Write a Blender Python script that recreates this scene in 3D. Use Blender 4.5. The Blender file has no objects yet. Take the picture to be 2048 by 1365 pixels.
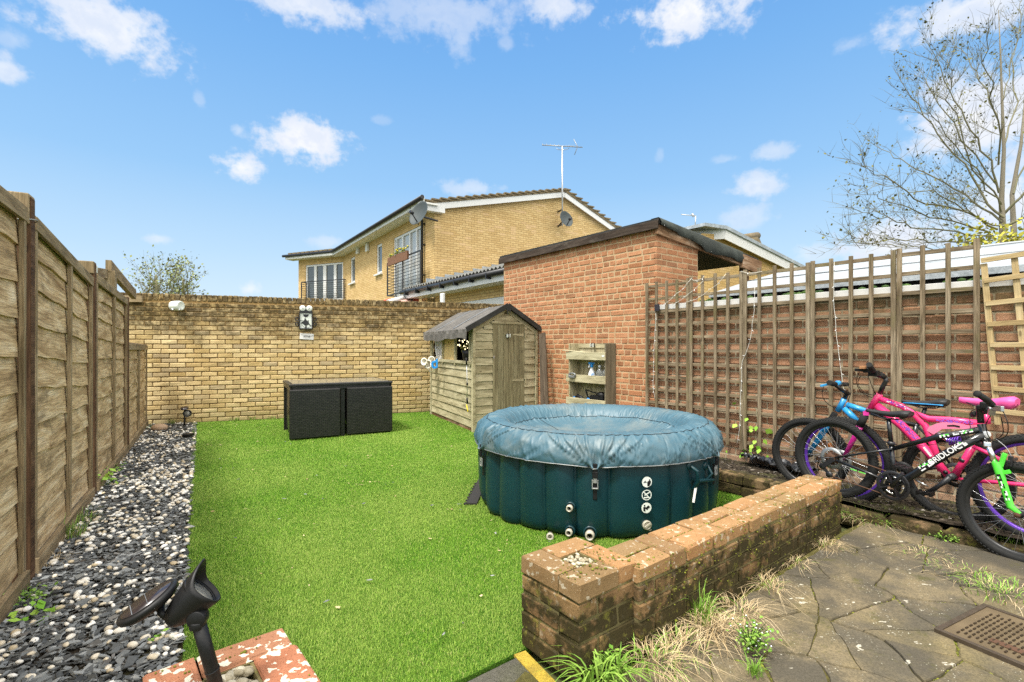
import bpy, math, random
import numpy as np
from mathutils import Vector, Matrix
R = math.radians
random.seed(7); rng = np.random.default_rng(7)
sc = bpy.context.scene
# ------------------------------------------------------------------ camera
FX, HZ, CH = 1000.0, 692.0, 1.25          # focal length in photo pixels, horizon row, eye height
cam_d = bpy.data.cameras.new('camera'); cam = bpy.data.objects.new('camera', cam_d)
sc.collection.objects.link(cam); sc.camera = cam
cam.location = (0, 0, CH); cam.rotation_euler = (R(90), 0, 0)
cam_d.sensor_width = 36; cam_d.lens = 36*FX/2048; cam_d.shift_y = (HZ-682.5)/2048
cam_d.clip_start = 0.05; cam_d.clip_end = 3000
# ------------------------------------------------------------------ light
SUN_EL, SUN_AZ = R(62), R(-62)            # azimuth from +Y towards +X
SUN_AZ = R(-140)
world = bpy.data.worlds.new('World'); sc.world = world; world.use_nodes = True
sun_d = bpy.data.lights.new('sun', 'SUN'); sun = bpy.data.objects.new('sun', sun_d); sc.collection.objects.link(sun)
sun_d.energy = 2.1; sun_d.angle = R(10); sun_d.color = (1, .965, .9)
sv = Vector((math.sin(SUN_AZ)*math.cos(SUN_EL), math.cos(SUN_AZ)*math.cos(SUN_EL), math.sin(SUN_EL)))
sun.rotation_euler = sv.to_track_quat('Z', 'Y').to_euler(); sun.location = (-6, -4, 12)
sc.view_settings.view_transform = 'Standard'; sc.view_settings.look = 'None'
sc.view_settings.exposure = 1.15; sc.view_settings.gamma = 1
sc.cycles.max_bounces = 6; sc.cycles.diffuse_bounces = 3; sc.cycles.glossy_bounces = 3; sc.cycles.transmission_bounces = 4
sc.cycles.use_adaptive_sampling = True; sc.cycles.use_denoising = False; sc.cycles.sample_clamp_indirect = 4.0
# ------------------------------------------------------------------ pixel helpers (photo pixels -> world points)
def P(u, v, Y): return Vector(((u-1024)/FX*Y, Y, CH+(HZ-v)/FX*Y))
def G(u, v, z=0.0):
    Y = FX*(CH-z)/(v-HZ); return Vector(((u-1024)/FX*Y, Y, z))
def ray_plane(u, v, p0, n):
    d = Vector(((u-1024)/FX, 1, (HZ-v)/FX)); c = Vector((0, 0, CH))
    return c + d*((Vector(p0)-c).dot(n)/d.dot(n))
class VPlane:
    """a vertical plane through (x, y) along horizontal direction d, with helpers"""
    def __init__(s, x, y, dx, dy):
        s.o = Vector((x, y, 0)); s.d = Vector((dx, dy, 0)).normalized()
        s.n = Vector((s.d.y, -s.d.x, 0))
        if s.n.y > 0: s.n = -s.n            # towards the camera
    def px(s, u, v, off=0.0): return ray_plane(u, v, s.o+s.n*off, s.n)
    def at(s, t, z, off=0.0): return s.o + s.d*t + s.n*off + Vector((0, 0, z))
    def t(s, p): return (Vector(p)-s.o).dot(s.d)
# ------------------------------------------------------------------ shader helper
class S:
    def __init__(s, name, world=None):
        if world: s.nt = world.node_tree
        else:
            s.m = bpy.data.materials.new(name); s.m.use_nodes = True; s.nt = s.m.node_tree
        s.nt.nodes.clear()
    def n(s, typ, props=None, **ins):
        nd = s.nt.nodes.new('ShaderNode'+typ)
        for k, v in (props or {}).items(): setattr(nd, k, v)
        for k, v in ins.items(): s.set(nd, k, v)
        return nd
    def set(s, nd, k, v):
        if k[0] == '_': sock = nd.inputs[int(k[1:])]
        else: sock = nd.inputs[k.replace('_', ' ')]
        if isinstance(v, bpy.types.NodeSocket): s.nt.links.new(v, sock)
        else:
            if hasattr(sock.default_value, '__len__') and isinstance(v, tuple) and len(sock.default_value) == 4 and len(v) == 3: v = v+(1,)
            sock.default_value = v
    def math(s, op, a, b=0.0, c=None, clamp=False):
        nd = s.n('Math', {'operation': op, 'use_clamp': clamp}, _0=a, _1=b)
        if c is not None: s.set(nd, '_2', c)
        return nd.outputs[0]
    def vmath(s, op, a, b=(0, 0, 0)):
        nd = s.n('VectorMath', {'operation': op}, _0=a, _1=b); return nd.outputs[0]
    def mix(s, f, a, b, mode='MIX'):
        nd = s.nt.nodes.new('ShaderNodeMix'); nd.data_type = 'RGBA'; nd.blend_type = mode
        s.set(nd, '_0', f)
        for i, v in ((6, a), (7, b)):
            if isinstance(v, bpy.types.NodeSocket): s.nt.links.new(v, nd.inputs[i])
            else: nd.inputs[i].default_value = tuple(v)+(1,) if len(v) == 3 else v
        return nd.outputs[2]
    def noise(s, vec, scale, detail=3, rough=.55, dist=0.0, out=0):
        return s.n('TexNoise', None, Vector=vec, Scale=scale, Detail=detail, Roughness=rough, Distortion=dist).outputs[out]
    def vor(s, vec, scale, feature='F1', rnd=1.0, out=0):
        return s.n('TexVoronoi', {'feature': feature}, Vector=vec, Scale=scale, Randomness=rnd).outputs[out]
    def step(s, f, lo, hi, a=0.0, b=1.0):
        nd = s.n('MapRange', {'interpolation_type': 'SMOOTHSTEP'}, _0=f, _1=lo, _2=hi, _3=a, _4=b); return nd.outputs[0]
    def ramp(s, f, stops):
        nd = s.n('ValToRGB', None, _0=f); e = nd.color_ramp.elements
        while len(e) < len(stops): e.new(0.5)
        for el, (p, c) in zip(e, stops): el.position = p; el.color = tuple(c)+(1,) if len(c) == 3 else c
        return nd.outputs[0]
    def obj(s): return s.n('TexCoord').outputs['Object']
    def uv(s): return s.n('TexCoord').outputs['UV']
    def rnd(s):
        a = s.n('Attribute', {'attribute_name': 'rnd'}); sp = s.n('SeparateColor', None, Color=a.outputs['Color'])
        return sp.outputs[0], sp.outputs[1], sp.outputs[2]
    def map(s, vec, loc=(0, 0, 0), sca=(1, 1, 1), rot=(0, 0, 0)):
        return s.n('Mapping', None, Vector=vec, Location=loc, Scale=sca, Rotation=rot).outputs[0]
    def bump(s, h, strength=.5, dist=.01, normal=None):
        nd = s.n('Bump', None, Height=h, Strength=strength, Distance=dist)
        if normal is not None: s.set(nd, 'Normal', normal)
        return nd.outputs[0]
    def out(s, col, rough=.8, normal=None, metal=0.0, spec=.3, **kw):
        b = s.n('BsdfPrincipled', None, Base_Color=col, Roughness=rough, Metallic=metal)
        b.inputs['Specular IOR Level'].default_value = spec
        if normal is not None: s.set(b, 'Normal', normal)
        for k, v in kw.items(): s.set(b, k, v)
        o = s.n('OutputMaterial', None, Surface=b.outputs[0]); return s.m
# ------------------------------------------------------------------ world: Nishita sky and clouds by direction
def az_el(u, v):
    d = Vector(((u-1024)/FX, 1, (HZ-v)/FX)).normalized(); return math.atan2(d.x, d.y), math.asin(d.z)
w = S('', world)
sky = w.n('TexSky', {'sky_type': 'NISHITA', 'sun_disc': False, 'sun_elevation': SUN_EL, 'sun_rotation': SUN_AZ, 'air_density': 1.0, 'dust_density': .6, 'ozone_density': 1.6})
gen = w.n('TexCoord').outputs['Generated']
sx = w.n('SeparateXYZ', None, Vector=gen)
el = w.math('ARCSINE', sx.outputs[2]); az = w.math('ARCTAN2', sx.outputs[0], sx.outputs[1])
wn = w.math('SUBTRACT', w.noise(w.map(gen, sca=(1, 1, 1.6)), 13, 7, .62), .5)
wn2 = w.math('SUBTRACT', w.noise(w.map(gen, loc=(3, 1, 2)), 40, 4, .6), .5)
warp = w.math('ADD', w.math('MULTIPLY', wn, 2.5), w.math('MULTIPLY', wn2, 1.7))
CL = [(225,62,150,80,.9),(600,8,130,45,.8),(610,280,92,55,1),(484,335,52,32,.95),(900,28,170,62,.45),(1120,12,70,50,.75),(1375,22,160,62,1),
 (1512,372,58,32,.7),(1543,305,44,18,.5),(1490,436,62,34,.42),(1960,235,185,110,1),(1950,15,260,66,.85),(1790,485,130,52,.95),(945,378,66,20,.5),
 (500,578,30,18,.6),(315,478,28,15,.45),(8,140,48,36,.7),(655,485,36,16,.4),(1625,508,52,24,.4),(28,80,42,24,.3),(2010,400,130,90,.9),(478,262,20,17,.4),(925,78,26,50,.4),
 (1012,88,20,20,.3),(1320,310,10,14,.2),(398,200,14,18,.25),(760,240,24,10,.2),(1450,320,40,10,.25),(1700,90,60,20,.25),(-200,220,140,70,.8),(2350,250,160,90,.9)]
cm = None
for (u, v, a, b, s_) in CL:
    A, E = az_el(u, v); A2, _ = az_el(u+a, v); _, E2 = az_el(u, v-b)
    dx = w.math('MULTIPLY', w.math('SUBTRACT', az, A), 1/abs(A2-A)); dy = w.math('MULTIPLY', w.math('SUBTRACT', el, E), 1/abs(E2-E))
    dd = w.math('SQRT', w.math('ADD', w.math('MULTIPLY', dx, dx), w.math('MULTIPLY', dy, dy)))
    f = w.step(w.math('ADD', dd, warp), 1.1, .2, 0, s_)
    cm = f if cm is None else w.math('MAXIMUM', cm, f)
K_ = .455                                                   # scene radiance of display white at exposure 1
tc = lambda r, g, b: (r*K_, g*K_, b*K_)
tint = w.ramp(w.step(el, 0.0, .75), [(0, tc(.68, .84, .99)), (.12, tc(.53, .76, .98)), (.35, tc(.33, .62, .97)), (.75, tc(.20, .49, .93)), (1, tc(.14, .40, .88))])
skyc = w.mix(.85, w.mix(1, sky.outputs[0], (.09, .09, .09), 'MULTIPLY'), tint)
cc = w.mix(w.step(w.math('ADD', wn, wn2), -.3, .3), tc(.80, .86, .98), tc(1.06, 1.05, 1.04))
skyc = w.mix(cm, skyc, cc)
# unseen white cloud added overhead, behind and at right as soft neutral fill
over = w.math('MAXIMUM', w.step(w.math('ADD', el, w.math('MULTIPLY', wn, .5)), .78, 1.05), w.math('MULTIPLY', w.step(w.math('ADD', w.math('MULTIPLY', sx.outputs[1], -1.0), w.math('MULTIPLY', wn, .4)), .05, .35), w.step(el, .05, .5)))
side = w.math('MULTIPLY', w.step(w.math('ADD', sx.outputs[0], w.math('MULTIPLY', wn, .25)), .80, .92), w.step(el, .03, .2)); over = w.math('MAXIMUM', over, side)  # extra out-of-view cloud at right, added to brighten the fence
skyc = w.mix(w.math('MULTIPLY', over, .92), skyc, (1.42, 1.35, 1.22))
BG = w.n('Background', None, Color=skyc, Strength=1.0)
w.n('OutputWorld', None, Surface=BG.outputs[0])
# ------------------------------------------------------------------ object helpers
ORG = {}
def link(o, parent, org):
    sc.collection.objects.link(o)
    if parent is not None: o.parent = parent; ORG[o.name] = ORG[parent.name]
    else: o.location = org; ORG[o.name] = Vector(org)
    return o
def tag(o, label=None, cat=None, group=None, kind=None):
    if label: o['label'] = label
    if cat: o['category'] = cat
    if group: o['group'] = group
    if kind: o['kind'] = kind
    return o
def thing(name, loc, label, cat, group=None):
    o = bpy.data.objects.new(name, None); o.empty_display_size = .1
    link(o, None, Vector(loc)); return tag(o, label, cat, group)
def np_mesh(name, V, F, mats, parent=None, rnd=None, smooth=False, mi=None, uv=None):
    V = np.asarray(V, dtype=np.float64)
    if parent is not None: org = ORG[parent.name]
    else:
        lo, hi = V.min(0), V.max(0); org = Vector(((lo[0]+hi[0])/2, (lo[1]+hi[1])/2, lo[2]))
    V = V - np.array(org)
    me = bpy.data.meshes.new(name); nF, k = F.shape
    me.vertices.add(len(V)); me.vertices.foreach_set('co', V.astype(np.float32).ravel())
    me.loops.add(nF*k); me.loops.foreach_set('vertex_index', F.astype(np.int32).ravel())
    me.polygons.add(nF); me.polygons.foreach_set('loop_start', np.arange(0, nF*k, k, dtype=np.int32))
    me.polygons.foreach_set('loop_total', np.full(nF, k, dtype=np.int32))
    if mi is not None: me.polygons.foreach_set('material_index', mi.astype(np.int32))
    me.polygons.foreach_set('use_smooth', np.full(nF, bool(smooth)))
    if rnd is not None:
        a = me.color_attributes.new('rnd', 'FLOAT_COLOR', 'POINT')
        a.data.foreach_set('color', np.concatenate([rnd, np.ones((len(V), 1))], 1).astype(np.float32).ravel())
    if uv is not None:
        l = me.uv_layers.new(name='UVMap'); l.data.foreach_set('uv', uv.astype(np.float32).ravel())
    me.update(calc_edges=True)
    for m in (mats if isinstance(mats, (list, tuple)) else [mats]): me.materials.append(m)
    o = bpy.data.objects.new(name, me); return link(o, parent, org)
def frame_from(z, x=None):
    z = Vector(z).normalized()
    if x is None: x = Vector((1, 0, 0)) if abs(z.x) < .9 else Vector((0, 1, 0))
    y = z.cross(Vector(x)).normalized(); x = y.cross(z); return x, y, z
class MB:
    def __init__(s): s.v = []; s.f = []; s.mi = []; s.sm = []; s.uv = []; s.r = []; s.m = 0; s.smooth = False
    def add(s, vs, fs, uvs=None, rnd=None):
        b = len(s.v); s.v += [tuple(p) for p in vs]
        if rnd is None: rnd = (random.random(), random.random(), random.random())
        s.r += [rnd]*len(vs)
        for i, f in enumerate(fs):
            s.f.append([b+k for k in f]); s.mi.append(s.m); s.sm.append(s.smooth)
            s.uv.append(uvs[i] if uvs else [(0, 0)]*len(f))
        return s
    def box(s, c, ax, ay, az, hx, hy, hz, rnd=None):
        """box centred c with unit axes and half sizes; u runs along ax"""
        c = Vector(c); V = []
        for i in (-1, 1):
            for j in (-1, 1):
                for k in (-1, 1): V.append(c+ax*(i*hx)+ay*(j*hy)+az*(k*hz))
        L = [(i*hx, j*hy, k*hz) for i in (-1, 1) for j in (-1, 1) for k in (-1, 1)]
        F = [(0, 1, 3, 2), (4, 6, 7, 5), (0, 4, 5, 1), (2, 3, 7, 6), (0, 2, 6, 4), (1, 5, 7, 3)]
        if ax.cross(ay).dot(az) < 0: F = [f[::-1] for f in F]
        A = [(2, 1), (2, 1), (0, 2), (0, 2), (0, 1), (0, 1)]
        U = [[(L[k][a], L[k][b]) for k in f] for f, (a, b) in zip(F, A)]
        return s.add(V, F, U, rnd)
    def beam(s, a, b, w, h, up=(0, 0, 1), rnd=None, ext=0.0):
        a, b = Vector(a), Vector(b); d = (b-a); L = d.length
        if L < 1e-6: return s
        d /= L; side = d.cross(Vector(up))
        side = side.normalized() if side.length > 1e-4 else frame_from(d)[0]
        u = side.cross(d).normalized()
        return s.box((a+b)/2, d, side, u, L/2+ext, w/2, h/2, rnd)
    def abox(s, lo, hi, rnd=None):
        lo, hi = Vector(lo), Vector(hi); h = (hi-lo)/2
        return s.box((lo+hi)/2, Vector((1, 0, 0)), Vector((0, 1, 0)), Vector((0, 0, 1)), h.x, h.y, h.z, rnd)
    def tube(s, pts, r, n=10, caps=True, rnd=None, closed=False):
        pts = [Vector(p) for p in pts]; rs = r if isinstance(r, (list, tuple)) else [r]*len(pts)
        m = len(pts); V = []; x = None; F = []
        for i, p in enumerate(pts):
            if closed: t = pts[(i+1) % m]-pts[i-1]
            else: t = pts[min(i+1, m-1)]-pts[max(i-1, 0)]
            x_, y_, z_ = frame_from(t, x); x = x_
            for k in range(n):
                a = 2*math.pi*k/n; V.append(p+(x_*math.cos(a)+y_*math.sin(a))*rs[i])
        U = []; seg = m if closed else m-1
        for i in range(seg):
            j = (i+1) % m
            for k in range(n):
                q = (k+1) % n; F.append((i*n+k, i*n+q, j*n+q, j*n+k)); U.append([(i*.1, k*.01), (i*.1, (k+1)*.01), (i*.1+.1, (k+1)*.01), (i*.1+.1, k*.01)])
        old = s.smooth; s.smooth = True
        if caps and not closed:
            F2 = [tuple(range(n))[::-1], tuple((m-1)*n+k for k in range(n))]
            s.add(V, F, U, rnd); s.smooth = False
            b = len(s.v)-len(V)
            for f in F2: s.f.append([b+k for k in f]); s.mi.append(s.m); s.sm.append(False); s.uv.append([(0, 0)]*n)
        else: s.add(V, F, U, rnd)
        s.smooth = old; return s
    def lathe(s, prof, o, axis=(0, 0, 1), n=24, rnd=None, x=None, sq=None):
        """profile [(radius, height)] turned about axis at o"""
        x_, y_, z_ = frame_from(axis, x); o = Vector(o); V = []; F = []
        for (r, h) in prof:
            for k in range(n):
                a = 2*math.pi*k/n; c_, s_ = math.cos(a), math.sin(a)
                V.append(o+z_*h+(x_*c_+y_*s_*(sq or 1))*r)
        for i in range(len(prof)-1):
            for k in range(n):
                q = (k+1) % n; F.append((i*n+k, i*n+q, (i+1)*n+q, (i+1)*n+k))
        if prof[0][0] < .003: F.append(tuple(range(n))[::-1])
        if prof[-1][0] < .003: F.append(tuple((len(prof)-1)*n+k for k in range(n)))
        old = s.smooth; s.smooth = True; s.add(V, F, None, rnd); s.smooth = old
        return s
    def prism(s, poly, o, ax, ay, az, th, rnd=None):
        """2-D polygon extruded by th along az"""
        o = Vector(o); n = len(poly)
        V = [o+ax*p[0]+ay*p[1] for p in poly]+[o+ax*p[0]+ay*p[1]+az*th for p in poly]
        ar = sum(poly[i][0]*poly[(i+1) % n][1]-poly[(i+1) % n][0]*poly[i][1] for i in range(n))
        flip = (ar > 0) != (ax.cross(ay).dot(az) > 0)
        F = [tuple(range(n))[::-1], tuple(range(n, 2*n))]+[(i, (i+1) % n, n+(i+1) % n, n+i) for i in range(n)]
        if flip: F = [f[::-1] for f in F]
        U = []
        for f in F: U.append([(poly[k % n][0], poly[k % n][1]) for k in f])
        return s.add(V, F, U, rnd)
    def quad(s, a, b, c, d, rnd=None):
        a, b, c, d = map(Vector, (a, b, c, d)); w_ = (b-a).length; h_ = (d-a).length
        return s.add([a, b, c, d], [(0, 1, 2, 3)], [[(0, 0), (w_, 0), (w_, h_), (0, h_)]], rnd)
    def grid(s, pts, nu, nv, uvs=None, rnd=None, wrap=False):
        F = []; U = []
        for i in range(nu-1):
            for j in range(nv if wrap else nv-1):
                q = (j+1) % nv
                f = (i*nv+j, i*nv+q, (i+1)*nv+q, (i+1)*nv+j); F.append(f)
                if uvs: U.append([uvs[k] for k in f])
        return s.add(pts, F, U or None, rnd)
    def brick(s, c, ax, ay, az, hx, hy, hz, ch=.005, rnd=None, jit=.0015):
        """a brick with worn, chamfered edges; ay is the face normal"""
        c = Vector(c); V = []; idx = {}
        for i in (-1, 1):
            for j in (-1, 1):
                for k in (-1, 1):
                    for a in range(3):
                        e = [hx-ch, hy-ch, hz-ch]; e[a] += ch
                        idx[(i, j, k, a)] = len(V)
                        V.append(c+ax*(i*e[0]+random.uniform(-jit, jit))+ay*(j*e[1]+random.uniform(-jit, jit))+az*(k*e[2]+random.uniform(-jit, jit)))
        F = []
        for a in range(3):
            b, d = [q for q in range(3) if q != a]
            for sg in (-1, 1):
                cyc = []
                for (m, l) in ((-1, -1), (1, -1), (1, 1), (-1, 1)):
                    t = [0, 0, 0]; t[a] = sg; t[b] = m; t[d] = l; cyc.append(idx[(t[0], t[1], t[2], a)])
                F.append(tuple(cyc))
        for a in range(3):          # edges parallel to a
            b, d = [q for q in range(3) if q != a]
            for m in (-1, 1):
                for l in (-1, 1):
                    t0 = [0, 0, 0]; t0[a] = -1; t0[b] = m; t0[d] = l; t1 = list(t0); t1[a] = 1
                    F.append((idx[tuple(t0)+(b,)], idx[tuple(t1)+(b,)], idx[tuple(t1)+(d,)], idx[tuple(t0)+(d,)]))
        for i in (-1, 1):
            for j in (-1, 1):
                for k in (-1, 1): F.append(tuple(idx[(i, j, k, a)] for a in range(3)))
        # orient outwards
        FF = []
        for f in F:
            p = [V[k] for k in f]; nn = (p[1]-p[0]).cross(p[2]-p[0]); m_ = sum(p, Vector())/len(p)-c
            FF.append(f if nn.dot(m_) > 0 else f[::-1])
        return s.add(V, FF, None, rnd)
    def build(s, name, mats, parent=None, bevel=0, origin=None):
        if parent is not None: org = ORG[parent.name]
        elif origin is not None: org = Vector(origin)
        else:
            xs = [p[0] for p in s.v]; ys = [p[1] for p in s.v]; zs = [p[2] for p in s.v]
            org = Vector(((min(xs)+max(xs))/2, (min(ys)+max(ys))/2, min(zs)))
        me = bpy.data.meshes.new(name)
        me.from_pydata([(p[0]-org.x, p[1]-org.y, p[2]-org.z) for p in s.v], [], s.f)
        me.polygons.foreach_set('material_index', s.mi); me.polygons.foreach_set('use_smooth', s.sm)
        a = me.color_attributes.new('rnd', 'FLOAT_COLOR', 'POINT')
        a.data.foreach_set('color', [q for r_ in s.r for q in (r_[0], r_[1], r_[2], 1.0)])
        l = me.uv_layers.new(name='UVMap'); l.data.foreach_set('uv', [q for f in s.uv for t in f for q in t])
        me.update()
        for m in (mats if isinstance(mats, (list, tuple)) else [mats]): me.materials.append(m)
        o = bpy.data.objects.new(name, me); link(o, parent, org)
        if bevel:
            b = o.modifiers.new('bevel', 'BEVEL'); b.width = bevel; b.segments = 2; b.limit_method = 'ANGLE'; b.angle_limit = R(40)
        return o
def text(s_, name, size, mat, parent, o, ax, ay, ext=.0008, align='CENTER', shear=0):
    c = bpy.data.curves.new(name, 'FONT'); c.body = s_; c.size = size; c.extrude = ext; c.align_x = align; c.align_y = 'CENTER'; c.shear = shear; c.offset = size*.012
    c.materials.append(mat); tmp = bpy.data.objects.new('tmp', c); me = bpy.data.meshes.new_from_object(tmp); bpy.data.objects.remove(tmp); ob = bpy.data.objects.new(name, me); sc.collection.objects.link(ob)
    if not me.materials: me.materials.append(mat)
    az_ = ax.cross(ay).normalized(); M = Matrix((ax.normalized(), ay.normalized(), az_)).transposed().to_4x4()
    ob.parent = parent; ORG[ob.name] = ORG[parent.name]; M.translation = Vector(o)-ORG[parent.name]; ob.matrix_local = M
    return ob
UP = Vector((0, 0, 1))
def inpoly(X, Y, poly):
    ins = np.zeros(len(X), bool); n = len(poly)
    for i in range(n):
        x0, y0 = poly[i]; x1, y1 = poly[(i+1) % n]
        c = ((y0 > Y) != (y1 > Y)) & (X < (x1-x0)*(Y-y0)/((y1-y0) or 1e-9)+x0); ins ^= c
    return ins
def scatter(name, bv, bf, pos, rot, scl, mats, rnd, smooth=False, parent=None, mi=None):
    """many small copies of one shape in ONE stuff mesh; rot (n,3,3), scl (n,3)"""
    n = len(pos); k = len(bv)
    V = np.einsum('nij,nkj->nki', rot, bv[None, :, :]*scl[:, None, :])+pos[:, None, :]
    F = (bf[None]+(np.arange(n)*k)[:, None, None]).reshape(-1, bf.shape[1])
    return np_mesh(name, V.reshape(-1, 3), F, mats, parent, np.repeat(rnd, k, axis=0), smooth)
def rotz(a, tilt=None, ta=None):
    n = len(a); c, s_ = np.cos(a), np.sin(a); Rz = np.zeros((n, 3, 3)); Rz[:, 0, 0] = c; Rz[:, 0, 1] = -s_; Rz[:, 1, 0] = s_; Rz[:, 1, 1] = c; Rz[:, 2, 2] = 1
    if tilt is None: return Rz
    c, s_ = np.cos(tilt), np.sin(tilt); Rx = np.zeros((n, 3, 3)); Rx[:, 0, 0] = 1; Rx[:, 1, 1] = c; Rx[:, 1, 2] = -s_; Rx[:, 2, 1] = s_; Rx[:, 2, 2] = c
    return Rz @ Rx
# ================================================================== materials
M = {}
def plain(name, col, rough=.6, metal=0.0, spec=.4, var=.12, sc_=30, bump=.0):
    s = S(name); o = s.obj(); n = s.noise(o, sc_, 4)
    c = s.mix(n, tuple(x*(1-var) for x in col), tuple(min(1, x*(1+var)) for x in col))
    nr = s.bump(s.noise(o, sc_*6, 2), bump, .002) if bump else None
    M[name] = s.out(c, s.step(n, .2, .8, max(0, rough-.08), min(1, rough+.08)), nr, metal, spec); return M[name]
def wood(name, dark, mid, light, streak=.5, rough=.85, grain=1.0, stain=None, bump=.5, stain_amt=.5):
    s = S(name); uv = s.uv(); r, g, b = s.rnd()
    off = s.n('CombineXYZ', None, X=s.math('MULTIPLY', r, 37), Y=s.math('MULTIPLY', g, 23), Z=0.0).outputs[0]
    v = s.vmath('ADD', uv, off)
    fine = s.noise(s.map(v, sca=(5*grain, 150*grain, 1)), 1, 5, .65, .6)
    broad = s.noise(s.map(v, sca=(1.6, 11, 1)), 1, 5, .6, 1.2)
    c = s.ramp(broad, [(.28, dark), (.5, mid), (.74, light)])
    c = s.mix(s.step(fine, .35, .62, streak, 0), c, tuple(x*.45 for x in dark))
    c = s.mix(s.step(r, 0, 1, 0, .35), c, s.mix(1, c, (.8, .72, .62), 'MULTIPLY'))
    if stain:
        st = s.noise(s.map(v, sca=(2.2, 5, 1), loc=(5, 3, 0)), 1, 6, .68)
        c = s.mix(s.step(st, .52, .66, 0, stain_amt), c, stain); st2 = s.noise(s.map(v, sca=(1.3, 22, 1), loc=(1, 9, 0)), 1, 5, .7, .8); c = s.mix(s.step(st2, .57, .67, 0, stain_amt*.6), c, stain)
    kn = s.vor(s.map(v, sca=(3.1, 9, 1)), 1); c = s.mix(s.step(kn, .05, .10, .7, 0), c, tuple(x*.4 for x in dark))
    M[name] = s.out(c, rough, s.bump(s.math('ADD', fine, s.math('MULTIPLY', broad, .6)), bump, .004), 0, .2); return M[name]
wood('fence_wood', (.27, .165, .075), (.68, .50, .28), (.90, .76, .52), .6, stain=(.17, .125, .07), stain_amt=.72, bump=.3)
wood('fence_brown', (.05, .026, .014), (.12, .065, .034), (.21, .125, .072), .5)
wood('fence_frame', (.15, .11, .06), (.33, .25, .145), (.52, .42, .27), .5, stain=(.14, .12, .07))
wood('trellis_wood', (.11, .08, .045), (.27, .21, .135), (.45, .37, .255), .65, stain=(.15, .135, .05), stain_amt=.5)
wood('pale_wood', (.30, .21, .095), (.48, .36, .18), (.62, .50, .29), .35)
wood('sage_wood', (.24, .21, .12), (.49, .44, .28), (.66, .61, .42), .4, stain=(.19, .165, .085), stain_amt=.35)
wood('door_wood', (.14, .12, .07), (.31, .28, .165), (.46, .42, .265), .5, stain=(.10, .085, .045), stain_amt=.45)
wood('plank_wood', (.075, .055, .04), (.15, .115, .085), (.24, .19, .145), .5)
wood('rotten_wood', (.08, .04, .02), (.30, .17, .09), (.55, .42, .30), .5, stain=(.03, .02, .015), stain_amt=.6)
wood('fascia_wood', (.025, .018, .013), (.06, .043, .032), (.12, .09, .07), .5, stain=(.2, .17, .14), stain_amt=.3)
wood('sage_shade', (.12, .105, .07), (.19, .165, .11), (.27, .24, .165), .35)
def brickmat(name, a, b, c_, spk=0, pits=0, alg=None, z0=None, z1=None, low=None, lichen=None, moss=0, bump=.6, hue=None):
    s = S(name); o = s.obj(); r, g, b_ = s.rnd()
    n1 = s.noise(o, 9, 5, .6); n2 = s.noise(o, 90, 4, .7)
    c = s.mix(r, a, b); c = s.mix(s.step(g, .72, 1.0, 0, .75), c, c_)
    c = s.mix(s.step(n1, .3, .75, 0, .45), c, s.mix(1, c, (.62, .55, .45), 'MULTIPLY'))
    c = s.mix(s.step(n2, .35, .7, .25, 0), c, tuple(x*.4 for x in a))
    hs = s.math('ADD', n2, 0)
    if pits:
        v = s.vor(o, 190); c = s.mix(s.step(v, .10, .24, pits, 0), c, tuple(x*.16 for x in a)); hs = s.math('ADD', hs, s.step(v, .1, .25))
    if spk:
        v = s.vor(s.map(o, loc=(4, 2, 7)), 140); gate = s.noise(o, 45, 2)
        c = s.mix(s.math('MULTIPLY', s.step(v, .14, .24, 1, 0), s.step(gate, .5, .62, 0, spk)), c, (.80, .68, .52))
    if alg is not None:       # weathering: dark growth near the top course, by height plus noise
        z = s.n('SeparateXYZ', None, Vector=o).outputs[2]
        nz = s.noise(s.map(o, sca=(1, 1, 1.6)), 2.6, 6, .7)
        h = s.math('ADD', z, s.math('MULTIPLY', s.math('SUBTRACT', nz, .5), 1.5))
        k = s.math('MULTIPLY', s.step(h, z0, z1, 0, .9), s.step(s.noise(o, 14, 4, .7), .3, .58, .35, 1))
        c = s.mix(k, c, alg)
        if low: c = s.mix(s.step(s.math('ADD', z, s.math('MULTIPLY', nz, .35)), .15, .5, .55, 0), c, low)
    if lichen:
        l = s.noise(s.map(o, loc=(2, 9, 1)), 33, 3, .5); c = s.mix(s.step(l, .60 if lichen < .9 else .555, .645 if lichen < .9 else .58, 0, lichen), c, (.62, .58, .46))
    if moss:
        z = s.n('SeparateXYZ', None, Vector=o).outputs[2]
        m_ = s.noise(s.map(o, loc=(7, 1, 3)), 6, 6, .72); zz_ = s.step(z, .0, .34, .17, .0); m_ = s.math('ADD', m_, zz_); c = s.mix(s.step(m_, .46, .60, 0, moss), c, (.030, .026, .010))
        m2 = s.noise(s.map(o, loc=(1, 5, 3)), 26, 4, .7); c = s.mix(s.step(m2, .56, .68, 0, .75), c, (.16, .15, .03))
    M[name] = s.out(c, .92, s.bump(hs, bump, .004), 0, .15); return M[name]
brickmat('yellow_brick', (.57, .41, .18), (.76, .60, .33), (.42, .34, .22), alg=(.045, .030, .013), z0=1.22, z1=1.80, low=(.30, .25, .12))
brickmat('yellow_mortar', (.25, .17, .085), (.29, .20, .10), (.33, .24, .13), alg=(.42, .27, .11), z0=1.3, z1=1.7)
brickmat('red_brick', (.44, .195, .095), (.56, .275, .145), (.29, .14, .075), spk=.65, pits=.85, bump=.9)
brickmat('red_mortar', (.52, .37, .22), (.58, .42, .25), (.46, .33, .19), bump=.4)
brickmat('garden_brick', (.34, .17, .095), (.47, .27, .16), (.31, .205, .13), spk=.8, pits=.7, bump=.9, alg=(.11, .08, .035), z0=1.3, z1=1.75, low=(.34, .25, .17))
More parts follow.
